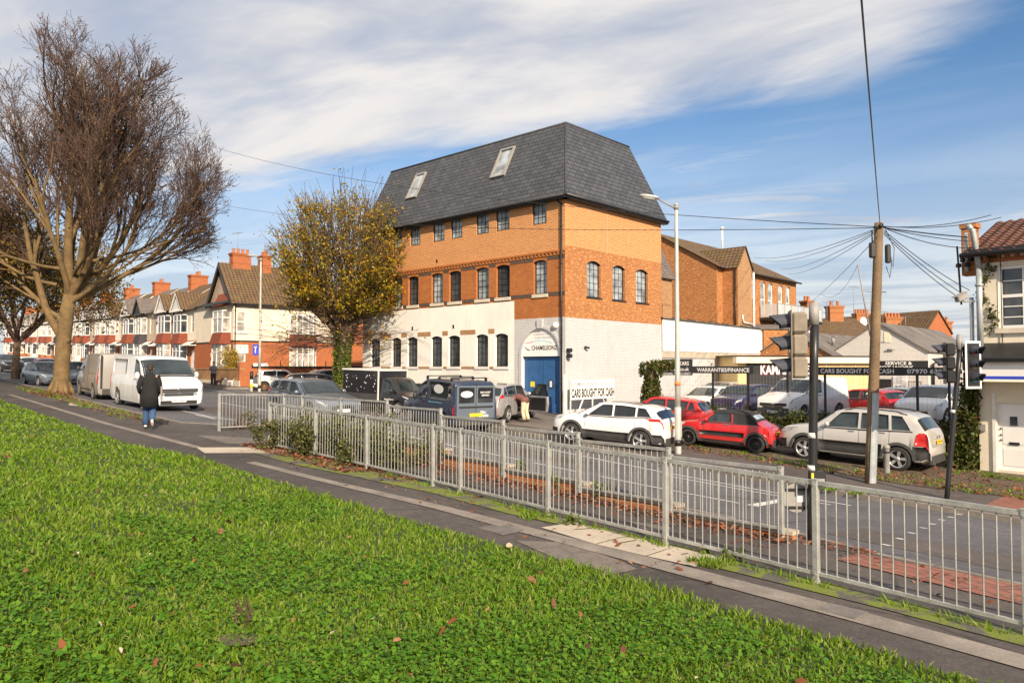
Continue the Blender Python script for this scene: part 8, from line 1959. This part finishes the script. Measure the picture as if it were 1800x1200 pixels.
def person(loc,rz,label,J,colors,name='person',sc=1.0,coatlen=None,bag=None,hair=True):
    root=empty(name,loc,rz,label,'person',None,sc); V=Vector; J={k:V(v) for k,v in J.items()}
    # body
    n=[];e=[]
    def add(p,r,ry=None,link=None):
        n.append((*p,r,ry or r)); 
        if link is not None: e.append((link,len(n)-1))
        return len(n)-1
    pe=add(J['pelvis'],.145,.10); sp=add(J['spine'],.125,.095,pe); ch=add(J['chest'],.15,.11,sp); nb=add(J['neck'],.055,.055,ch); hd=(J['head']-J['neck']).normalized()
    h1=add(J['neck']+hd*.07,.055,.06,nb); h2=add(J['head'],.078,.092,h1); h3=add(J['head']+hd*.09,.070,.082,h2)
    fc=J['face'].normalized(); nose=add(J['head']+fc*.10,.014,.014,h2) if False else None
    for s in('L','R'):
        sh=add(J['sh'+s],.058,.058,ch); el=add(J['el'+s],.042,.042,sh); wr=add(J['wr'+s],.028,.024,el)
        d=(J['wr'+s]-J['el'+s]); lat=V((0,1,0)); lat=(lat-d.normalized()*lat.dot(d.normalized())); hand(n,e,wr,J['wr'+s],d,lat if lat.length>.1 else V((1,0,0)))
        hi=add(J['hi'+s],.092,.092,pe); kn=add(J['kn'+s],.058,.058,hi); an=add(J['an'+s],.040,.042,kn); add(J['to'+s],.036,.028,an)
    skin_mesh('body',n,e,M['skin'],root,0,2)
    # face details and ears
    side=hd.cross(fc).normalized(); H0=J['head']+hd*.015
    mb=MB(); f=Matrix((( *fc,0),(*side,0),(*hd,0),(0,0,0,1))).transposed(); f=Matrix.Translation(H0)@f
    mb.ball((.098,0,-.012),(.016,.012,.024),f,6); mb.ball((.0,.082,-.01),(.018,.010,.030),f,6); mb.ball((.0,-.082,-.01),(.018,.010,.030),f,6); mb.build('nose_and_ears',M['skin'],root,uv=False)
    mb=MB(); mb.ball((.083,.033,.015),(.012,.013,.009),f,6); mb.ball((.083,-.033,.015),(.012,.013,.009),f,6); mb.ball((.088,0,-.055),(.008,.024,.006),f,6); mb.build('eyes_and_mouth',M['hair'],root,uv=False)
    if hair:
        mb=MB(); mb.ball((-.018,0,.035),(.096,.092,.100),f,10); mb.ball((-.045,0,-.02),(.066,.080,.085),f,8); mb.build('hair',M['hair'],root,uv=False)
    # coat or jacket: elliptical loft with sleeves
    def etube(mb,pts,rx,ry,n=16,fwd=V((1,0,0)),caps=True):
        vs=[]; m_=len(pts)
        for i_,p in enumerate(pts):
            d=(pts[min(i_+1,m_-1)]-pts[max(i_-1,0)]).normalized(); y_=V((0,1,0)); y_=(y_-d*y_.dot(d)).normalized(); x_=y_.cross(d)
            for k_ in range(n):
                a_=2*math.pi*k_/n; w_=1+.03*math.sin(3*a_+i_*1.7); vs.append(p+(y_*math.cos(a_)*rx[i_]+x_*math.sin(a_)*ry[i_])*w_)
        fs=[[i_*n+k_,i_*n+(k_+1)%n,(i_+1)*n+(k_+1)%n,(i_+1)*n+k_] for i_ in range(m_-1) for k_ in range(n)]
        if caps: fs+= [list(range(n))[::-1],[(m_-1)*n+k_ for k_ in range(n)]]
        mb.smooth=True; mb.add(vs,fs)
    mb=MB(); hem=J['pelvis']-V((0,0,(coatlen or .04)))
    P_=[hem,J['pelvis'],J['pelvis'].lerp(J['spine'],.6),J['spine'].lerp(J['chest'],.4),J['chest'],J['chest'].lerp(J['neck'],.55),J['neck'],J['neck']+hd*.045]
    k_=1.12 if coatlen else 1.0
    etube(mb,P_,[.215*k_,.195*k_,.180*k_,.185*k_,.205,.165,.085,.07],[.165*k_,.15*k_,.135*k_,.135*k_,.145,.115,.085,.07])
    for s in('L','R'):
        sh=J['sh'+s]; c_=J['chest'].lerp(sh,.45); el=J['el'+s]; wr=J['wr'+s].lerp(el,.10)
        etube(mb,[c_,sh,sh.lerp(el,.5),el,el.lerp(wr,.5),wr],[.09,.088,.074,.064,.058,.050],[.09,.088,.074,.066,.058,.050],12)
    mb.build('coat',M[colors[0]],root,uv=False)
    mb=MB(); etube(mb,[J['pelvis']-V((0,0,.09)),J['pelvis'],J['pelvis']+(J['spine']-J['pelvis'])*.35],[.15,.165,.15],[.115,.125,.11])
    for s in('L','R'):
        hi=J['hi'+s]; kn=J['kn'+s]; an=J['an'+s].lerp(kn,.10); etube(mb,[hi+V((0,0,.05)),hi,hi.lerp(kn,.5),kn,kn.lerp(an,.5),an],[.10,.112,.095,.078,.078,.080],[.10,.115,.098,.08,.08,.084],14)
    mb.build('trousers',M[colors[1]],root,uv=False)
    for s in('L','R'):
        a=J['an'+s]; t=J['to'+s]; d=(t-a).normalized(); heel=a-d*.05
        n=[(*(heel+V((0,0,-.015))),.043,.040),(*a.lerp(t,.45),.048,.042),(*t,.044,.030),(*(a+V((0,0,.02))),.045,.045)]
        sh=skin_mesh('shoe',n,[(0,1),(1,2),(1,3)],M[colors[2]],root,1,2)
    return root
# walker: walks away uphill, seen from behind
g=G(262,754); hW=at(262,640,g.y).z-g.z; sc=hW/1.78
JW=dict(pelvis=(0,0,.95),spine=(.02,0,1.15),chest=(.03,0,1.38),neck=(.05,0,1.52),head=(.09,0,1.66),face=(1,0,-.15),
 shL=(.03,.19,1.43),elL=(-.06,.27,1.16),wrL=(.10,.24,.98),shR=(.03,-.19,1.43),elR=(.0,-.26,1.15),wrR=(.14,-.22,.97),
 hiL=(0,.09,.90),knL=(.10,.09,.50),anL=(.02,.09,.09),toL=(.16,.10,.04),hiR=(0,-.09,.90),knR=(.02,-.09,.50),anR=(-.30,-.09,.24),toR=(-.25,-.10,.10))
hd_=math.atan2(US[1]*.8,US[0]*1.0+.55)
Wk=person(g,math.radians(112),'person in a black knee length coat and blue jeans walking away up the footpath','x' and JW,('coat','jeans','trainer'),sc=sc,coatlen=.34)
mb=MB(); mb.box((.02,-.30,.98),(.30,.05,.40),bev=.02); mb.tube([Vector((.02,-.24,1.45)),Vector((.02,-.30,1.17))],.012,5); mb.build('carrier_bag',M['pgrey'],None,uv=False,label='pale shoulder bag hanging at the right side of the walking person',cat='bag')
bo=bpy.data.objects['carrier_bag']; bo.location=g; bo.rotation_euler=(0,0,math.radians(112)); bo.scale=(sc,)*3
# man with a dog across the junction
g=at(375,675,55.6); g.z=H(g.x,g.y); hM=at(375,636,g.y).z-g.z; sc=max(.9,hM/1.74)
JM=dict(pelvis=(0,0,.93),spine=(.0,0,1.12),chest=(.02,0,1.36),neck=(.03,0,1.50),head=(.06,0,1.63),face=(1,0,-.25),
 shL=(.02,.19,1.41),elL=(.04,.24,1.14),wrL=(.26,.10,1.22),shR=(.02,-.19,1.41),elR=(.02,-.25,1.14),wrR=(.24,-.10,1.20),
 hiL=(0,.09,.88),knL=(.03,.10,.48),anL=(.0,.11,.08),toL=(.14,.13,.04),hiR=(0,-.09,.88),knR=(.02,-.10,.48),anR=(.0,-.10,.08),toR=(.14,-.11,.04))
person(g,math.radians(-70),'person in a grey jacket and dark trousers standing with a dog across the junction',JM,('greyj','darkt','ink'),sc=sc)
def dog(loc,rz,label,mat,sc):
    r=empty('dog',loc,rz,label,'dog',None,sc)
    n=[(0,0,.36,.085,.10),(.18,0,.37,.095,.12),(-.18,0,.37,.075,.085),(.30,0,.45,.06),(.38,0,.56,.055,.06),(.47,0,.55,.03),(.53,0,.54,.022)]; e=[(0,1),(0,2),(1,3),(3,4),(4,5),(5,6)]
    for s in(1,-1):
        k=len(n); n+=[(.20,s*.06,.26,.042),(.19,s*.065,.13,.026),(.20,s*.065,.02,.022),(.235,s*.065,.015,.018)]; e+=[(1,k),(k,k+1),(k+1,k+2),(k+2,k+3)]
        k=len(n); n+=[(-.19,s*.06,.26,.055),(-.13,s*.065,.18,.032),(-.24,s*.065,.10,.022),(-.22,s*.065,.02,.020),(-.19,s*.065,.015,.018)]; e+=[(2,k),(k,k+1),(k+1,k+2),(k+2,k+3),(k+3,k+4)]
        k=len(n); n+=[(.35,s*.05,.61,.020),(.34,s*.06,.66,.010)]; e+=[(4,k),(k,k+1)]
    k=len(n); n+=[(-.28,0,.42,.022),(-.36,0,.52,.014),(-.38,0,.60,.010)]; e+=[(2,k),(k,k+1),(k+1,k+2)]
    skin_mesh('body',n,e,mat,r,0,1)
    mb=MB(); mb.ball((.555,0,.545),(.012,.014,.012),n=5); mb.ball((.43,.035,.585),(.010,.010,.010),n=5); mb.ball((.43,-.035,.585),(.010,.010,.010),n=5); mb.build('nose_and_eyes',M['black'],r,uv=False)
    mb=MB(); mb.tube([(.30,0,.47),(.325,0,.50)],.068,10); mb.build('collar',M['redink'],r,uv=False)
gd=at(384,674,55.2); gd.z=H(gd.x,gd.y); dog(gd,math.radians(-20),'small dark brown dog beside the standing person',M['fur'],1.0)
gd=at(404,673,55.0); gd.z=H(gd.x,gd.y); dog(gd,math.radians(-120),'small white dog a few steps from the standing person',M['furw'],1.0)
# man bending into the open car
def leaner():
    f=G(921,741,0); f=f+Vector((.05,-.25,0)); hh=at(905,687,f.y).z-f.z
    # local x points to the car (left in the picture)
    J=dict(pelvis=(0,0,.90),spine=(.16,0,1.02),chest=(.38,0,1.06),neck=(.52,0,1.05),head=(.66,0,1.00),face=(.6,0,-.8),
     shL=(.42,.17,1.06),elL=(.55,.24,.80),wrL=(.74,.20,.72),shR=(.42,-.17,1.06),elR=(.52,-.24,.80),wrR=(.72,-.20,.70),
     hiL=(0,.09,.86),knL=(.06,.10,.47),anL=(-.03,.10,.08),toL=(.11,.11,.04),hiR=(.0,-.09,.86),knR=(.02,-.10,.46),anR=(-.08,-.11,.08),toR=(.06,-.12,.04))
    return person(f,math.radians(140),'person in a brown jacket and cream trousers bending into the open silver car',J,('maroon','khaki','ink'),sc=.98)
leaner()
# ---------------- lawn, leaf litter, shrubs ----------------
def Hv(x,y):
    s=US[0]*x+US[1]*y; t=UT[0]*x+UT[1]*y; ss=lambda a,b,v:(lambda u:u*u*(3-2*u))(np.clip((v-a)/(b-a),0,1))
    z=-2.27+.026*s; A=1.05+(0.58-1.05)*ss(8,26,s); z=z-A*ss(6,20,t); return z
def HGv(x,y):
    s=US[0]*x+US[1]*y; t=UT[0]*x+UT[1]*y; ed=np.interp(s,[e[0] for e in EDGE],[e[1] for e in EDGE]); d=ed-t
    ss=lambda a,b,v:(lambda u:u*u*(3-2*u))(np.clip((v-a)/(b-a),0,1))
    return Hv(x,y)+.03+.66*ss(-.4,7.0,d)+.02*np.maximum(0,np.minimum(d,30)-5)+(.035*np.sin(x*1.3+1)*np.sin(y*1.1+.6))*ss(0,1.5,d), d
r=np.random.RandomState(1)
def wedge(n,r0,r1,a0=-62,a1=50):
    rr=r0*(r1/r0)**r.uniform(0,1,n); an=np.radians(r.uniform(a0,a1,n)); return rr*np.sin(an),rr*np.cos(an),rr
def patchnoise(x,y,f=1.0): return .5+.25*np.sin(x*1.7*f+np.sin(y*1.3*f)*1.5)+.25*np.sin(y*2.1*f+1.3+np.sin(x*.9*f)*2)
def lawn_grass(n=430000):
    x,y,rr=wedge(n,1.8,60); z,d=HGv(x,y); k=(d>-.02)&(y>.8); x,y,rr,z,d=x[k],y[k],rr[k],z[k],d[k]; n=len(x)
    pn=patchnoise(x,y,1.0); pn2=patchnoise(x+5,y-3,3.1)
    h=(.018+.020*pn+.024*pn2)*r.uniform(.4,1.4,n)*(1+.014*rr); tuft=patchnoise(x*1.0+9,y*1.0,.55)>.86; h=np.where(tuft,h*1.5,h)*np.interp(rr,[2,9],[.72,1.0])
    wd=(.0016+.00085*rr)*r.uniform(.7,1.3,n); az=r.uniform(0,6.283,n); la=r.uniform(0,6.283,n); bend=h*r.uniform(.2,1.5,n)
    ux,uy=np.cos(az)*wd,np.sin(az)*wd; bx,by=-np.sin(la)*bend,np.cos(la)*bend
    V=np.empty((n,5,3),np.float32)
    V[:,0]=np.stack([x-ux,y-uy,z-.01],1); V[:,1]=np.stack([x+ux,y+uy,z-.01],1)
    V[:,2]=np.stack([x-ux*.8+bx*.35,y-uy*.8+by*.35,z+h*.62],1); V[:,3]=np.stack([x+ux*.8+bx*.35,y+uy*.8+by*.35,z+h*.62],1); V[:,4]=np.stack([x+bx,y+by,z+h],1)
    b=np.arange(n)[:,None]*5; F=np.concatenate([b+[0,1,3],b+[0,3,2],b+[2,3,4]],1).reshape(-1,3)
    tag(npmesh('grass',V.reshape(-1,3),F,M['grass']),kind='stuff',label='short green lawn grass with darker tufts',cat='grass')
lawn_grass()
def clover(n=150000):
    x,y,rr=wedge(n,1.8,16,-58,48); z,d=HGv(x,y); pn=patchnoise(x*.8+3,y*.8+1,1.3); k=(d>.4)&(y>.8)&((pn>.55)&(rr<12)|(rr<8)&(r.uniform(0,1,len(x))<.30)); x,y,rr,z=x[k],y[k],rr[k],z[k]; n=len(x)
    c=np.stack([x,y,z+r.uniform(.03,.062,n)],1); s=(.010+.0012*rr)*r.uniform(.6,1.25,n); a0=r.uniform(0,6.28,n); tl=r.normal(0,.35,(n,2))
    V=np.empty((n,7,3),np.float32); V[:,0]=c
    for i in range(6):
        a=a0+i*math.pi/3; q=s*(1.0 if i%2 else .72); dx,dy=np.cos(a)*q,np.sin(a)*q; V[:,i+1]=c+np.stack([dx,dy,dx*tl[:,0]+dy*tl[:,1]+.002],1)
    b=np.arange(n)[:,None]*7; F=np.concatenate([b+[0,i+1,(i+1)%6+1] for i in range(6)],1).reshape(-1,3)
    tag(npmesh('clover',V.reshape(-1,3),F,M['clover']),kind='stuff',label='low clover and broad leaved weeds in the lawn',cat='clover')
clover()
def litter(name,x,y,z,size,mat,label,rs=r,curl=.5):
    n=len(x); c=np.stack([x,y,z],1); a0=rs.uniform(0,6.28,n); s=size*np.clip(rs.lognormal(-.1,.38,n),.35,1.9); tl=rs.normal(0,curl,(n,2))
    V=np.empty((n,6,3),np.float32)
    prof=[(1,0),(.35,.42),(-.5,.36),(-.9,0),(-.5,-.36),(.35,-.42)]
    for i,(u,v) in enumerate(prof):
        dx=(np.cos(a0)*u-np.sin(a0)*v)*s; dy=(np.sin(a0)*u+np.cos(a0)*v)*s; V[:,i]=c+np.stack([dx,dy,dx*tl[:,0]+dy*tl[:,1]+abs(v)*s*.5],1)
    b=np.arange(n)[:,None]*6; F=np.concatenate([b+[0,1,5],b+[1,2,4],b+[1,4,5],b+[2,3,4]],1).reshape(-1,3)
    return tag(npmesh(name,V.reshape(-1,3),F,mat),kind='stuff',label=label,cat='fallen leaves')
def strip(n,s0,s1,t0,t1,jit=.0): s=r.uniform(s0,s1,n); t=r.uniform(0,1,n)**1.3*(t1-t0)+t0; return US[0]*s+UT[0]*t,US[1]*s+UT[1]*t
# leaves on the lawn
x,y,rr=wedge(760,2.2,38); z,d=HGv(x,y); k=(d>.1)&(y>1); litter('leaf_litter',x[k],y[k],z[k]+.05,.032,M['litter'],'scattered brown autumn leaves on the lawn')
x,y,rr=wedge(150,2.2,30); z,d=HGv(x,y); k=(d>.1)&(y>1); litter('leaf_litter',x[k],y[k],z[k]+.055,.026,M['litterpale'],'a few pale leaves and paper scraps on the lawn')
# drifts against the low walls
X=[];Y=[];Z=[]
for s0,s1,t0,t1,n in ((4.9,20,9.2,8.85,3000),(4.9,20,9.2,8.35,1300),(4,17,7.5,6.2,260),(2,6,9.4,7.8,90),(4.1,4.9,9.7,9.2,110),(12.3,17.4,7.6,6.75,2100),(11.0,12.6,7.6,7.1,200),(21.0,22.4,9.5,8.0,300),(24,46,7.0,6.2,1300),(37,41,7.3,6.0,800)):
    x,y=strip(n,s0,s1,t0,t1); X.append(x);Y.append(y);Z.append(Hv(x,y)+r.uniform(.01,.09,n))
litter('leaf_litter',np.concatenate(X),np.concatenate(Y),np.concatenate(Z)-.03,.036,M['litter'],'brown leaves drifted against the low walls and shrubs',curl=.35)
x,y=strip(900,4.6,19,20.9,21.9); x2,y2=strip(700,4.6,10,21.5,25.0); x=np.concatenate([x,x2]); y=np.concatenate([y,y2]); litter('leaf_litter',x,y,Hv(x,y)+.03,.042,M['litter'],'brown leaves along the verge under the parked cars')
def edge_tufts():
    # grass sprouting along verges and post feet
    S=[]
    for s0,s1,t0,t1,n in ((4.5,12,21.0,22.6,1300),(12,17.5,21.2,22.6,500),(8.0,9.0,17.9,18.8,420),(24,46,6.95,6.2,900),(2,12,7.36,7.24,700),(7.2,8.0,7.2,6.9,220),(4.6,5.0,7.2,6.9,200),(5,8,24.2,25.1,700),(22.6,24.5,25.6,26.4,200)):
        x,y=strip(n,s0,s1,t0,t1); S.append((x,y))
    x=np.concatenate([a for a,_ in S]); y=np.concatenate([b for _,b in S]); pn=patchnoise(x*2,y*2,1.5); k=(pn>.45); x,y=x[k],y[k]; z=Hv(x,y); n=len(x)
    dist=np.hypot(x,y); h=r.uniform(.03,.12,n); wd=.004+.0009*dist; az=r.uniform(0,6.28,n); ux,uy=np.cos(az)*wd,np.sin(az)*wd; bx,by=r.normal(0,.5,n)*h,r.normal(0,.5,n)*h
    V=np.stack([np.stack([x-ux,y-uy,z],1),np.stack([x+ux,y+uy,z],1),np.stack([x+bx,y+by,z+h],1)],1).reshape(-1,3); F=np.arange(3*n).reshape(-1,3)
    tag(npmesh('verge_grass',V,F,M['grass']),kind='stuff',label='grass tufts sprouting along the verges and fence feet',cat='grass')
edge_tufts()
# shrubs
def shrub(name,label,c,ext,nl,size,mat,seed,stems=14,cat='shrub',flat=0,group=None,woody='barkd'):
    rg=random.Random(seed); root=empty(name,c,0,label,cat,group); pts=[]; mb=MB()
    for i in range(stems):
        b=Vector((rg.uniform(-.7,.7)*ext[0],rg.uniform(-.7,.7)*ext[1],0)); e=Vector((b.x+rg.uniform(-.35,.35)*ext[0],b.y+rg.uniform(-.35,.35)*ext[1],ext[2]*rg.uniform(.55,1.1)))
        m=b.lerp(e,.5)+rvec(rg)*.05; mb.tube([b-Vector((0,0,.05)),m,e],[.012,.009,.005],4,caps=False)
        for k in range(10): q=rg.uniform(.15,1.05); pts.append((b.lerp(m,q*2) if q<.5 else m.lerp(e,q*2-1))+rvec(rg)*.09*ext[2])
    mb.build('stems',M[woody],root,uv=False); leaves('foliage',pts,rg,nl,size,.055*max(ext),mat,root); return root
def sxyz(s,t,dz=0): x,y=xy(s,t); return (x,y,H(x,y)+dz)
shrub('shrub','lavender like shrub at the far end of the front railing, nearest its end post',sxyz(16.0,7.65),(1.15,.5,.74),6000,.06,M['shrub'],31,22,group='shrubs growing through the front railing')
shrub('shrub','largest straggly shrub in the middle of the bed behind the front railing',sxyz(14.6,7.75),(1.2,.55,.80),6500,.06,M['shrub'],32,24,group='shrubs growing through the front railing')
shrub('shrub','low straggly shrub at the right end of the bed behind the front railing',sxyz(13.0,7.8),(1.0,.5,.62),3600,.06,M['shrub'],33,18,group='shrubs growing through the front railing')
shrub('shrub','sparse upright shrub between the two railings, left',sxyz(15.4,9.0),(.6,.3,.85),900,.055,M['shrub'],34,14,group='shrubs between the two railings')
shrub('shrub','sparse upright shrub between the two railings, right',sxyz(13.0,9.0),(.6,.3,.8),900,.055,M['shrub'],35,14,group='shrubs between the two railings')
shrub('shrub','bare twiggy shrub at the foot of the angled railing bay',sxyz(21.3,8.3),(.5,.25,.42),160,.04,M['shrub'],36,22)
for i,(px,py,lab) in enumerate([(915,818,'weed growing on the low wall, left of three'),(990,850,'taller weed on the low wall, middle of three'),(1062,865,'leafy weed on the low wall, right of three'),(1003,912,'weed tuft at the near railing foot above the pale slabs'),(1290,975,'weed tuft at the right end of the pale slabs'),(1240,962,'tiny weed tuft between the slabs and the railing post')]):
    g=G(px,py+12); sz=.30 if i<3 else (.16 if i<5 else .10); shrub('weed',lab,tuple(g),(sz*.9,sz*.5,sz*1.0),160 if i<3 else 130,.045,M['weed'],50+i,8,'weed',group='weeds by the railings')
g=at(402,650,58.2); shrub('shrub','golden leaved bush behind the corner house garden wall',(g.x,g.y,H(g.x,g.y)+.9),(1.0,.6,2.0),1500,.14,M['gold'],41,20)
for i,px in enumerate((120,160,205,250)):
    g=at(px,640,66+i*2); 
# ivy clad stump and hedge by the lot
def ivy_mass(name,label,pts,n,size,mat,seed,spread,cat='ivy',core=None):
    rg=random.Random(seed); root=empty(name,pts[0],0,label,cat); P=[tuple(Vector(p)-Vector(pts[0])) for p in pts]
    leaves('foliage',P,rg,n,size,spread,mat,root)
    if core: mb=MB(); mb.tube([Vector(p)-Vector(pts[0]) for p in core[0]],core[1],10); mb.build('stem',M['barki'],root,uv=False)
    return root
Y0=33.2; a=at(1145,705,Y0); z0=H(a.x,a.y); pts=[]; rg=random.Random(77)
bz=z0; tz=at(1145,636,Y0).z
for i in range(700):
    q=rg.random(); z=bz+(tz-bz)*q; rad=.30+.10*math.sin(q*5)+(.22 if q>.78 else 0); an=rg.random()*6.28; pts.append((a.x+rad*math.cos(an),a.y+rad*math.sin(an),z))
for i in range(220): pts.append((at(1145+rg.random()*42,640+rg.uniform(-5,8),Y0).x,a.y+rg.uniform(-.2,.2),at(1160,641+rg.uniform(-5,9),Y0).z))
ivy_mass('ivy_stump','ivy smothered stump leaning right at the top, before the grey painted wall',pts,5200,.12,M['ivyd'],5,.05,'tree',([(a.x,a.y,bz-.2),(a.x,a.y,bz+1.5),(a.x,a.y,tz-.2),(at(1185,642,Y0).x,a.y,tz-.15)],[.3,.28,.26,.10]))
# hedge along the lot front: several bushes
hb=[(22.0,28.6,'hedge bush nearest the grey wall, behind the white crossover'),(19.6,28.4,'hedge bush behind the red hatchback'),(17.0,28.2,'hedge bush behind the red convertible'),(14.4,28.0,'hedge bush with pale flowers right of the red convertible'),(11.8,28.0,'hedge bush behind the silver off roader bonnet'),(9.6,28.0,'hedge bush behind the silver off roader tail'),(8.6,26.9,'hedge bush between the off roader and the shop ivy')]
for i,(s,t,lab) in enumerate(hb):
    x,y=xy(s,t); shrub('hedge_bush',lab,(x,y,H(x,y)-.05),(1.25,1.1,.62 if i<3 else .78),2600,.10,M['ivyd'] if i%2 else M['shrub'],90+i,26,'hedge',group='hedge bushes in front of the car lot')
# ivy climbing the shop corner and side
pts=[]; F=FSHOP
for i in range(1500):
    q=rg.random(); z=-3.1+q*3.6; w_=.7*(1-q)+.15; pts.append(tuple(F.p(-rg.random()*w_-.02,z,.1+rg.uniform(-.25,.2)*(1.2-q))))
ivy_mass('climbing_ivy','mass of ivy climbing the left corner of the cream shop behind the signals',pts,4300,.12,M['ivyd'],6,.06,'ivy',([F.p(-.2,-3.2,.05),F.p(-.3,-1.5,.1),F.p(-.15,.4,.05)],[.05,.04,.03]))
pts=[]
for i in range(260):
    q=rg.random(); z=1.0+q*2.6; pts.append(tuple(F.p(.28+.16*math.sin(q*9)+rg.uniform(-.08,.08)+ (0.35*(max(0,q-.45)) if q<.75 else 0),z,.04)))
ivy_mass('climbing_ivy','thin ivy trails on the cream wall between the downpipe and the sash window',pts,520,.09,M['ivyd'],7,.05)

drape('bare_soil_patch',[tuple(G(a,b,0,HG)[:2]) for a,b in ((372,1128),(400,1118),(430,1117),(462,1124),(440,1138),(395,1142))],HG,M['soil'],.2,dz=.02)
g=G(425,1100,0,HG); shrub('weed','leafy weed standing by the small bare soil patch in the lawn',tuple(g),(.10,.06,.17),110,.022,M['weed'],71,7,'weed')
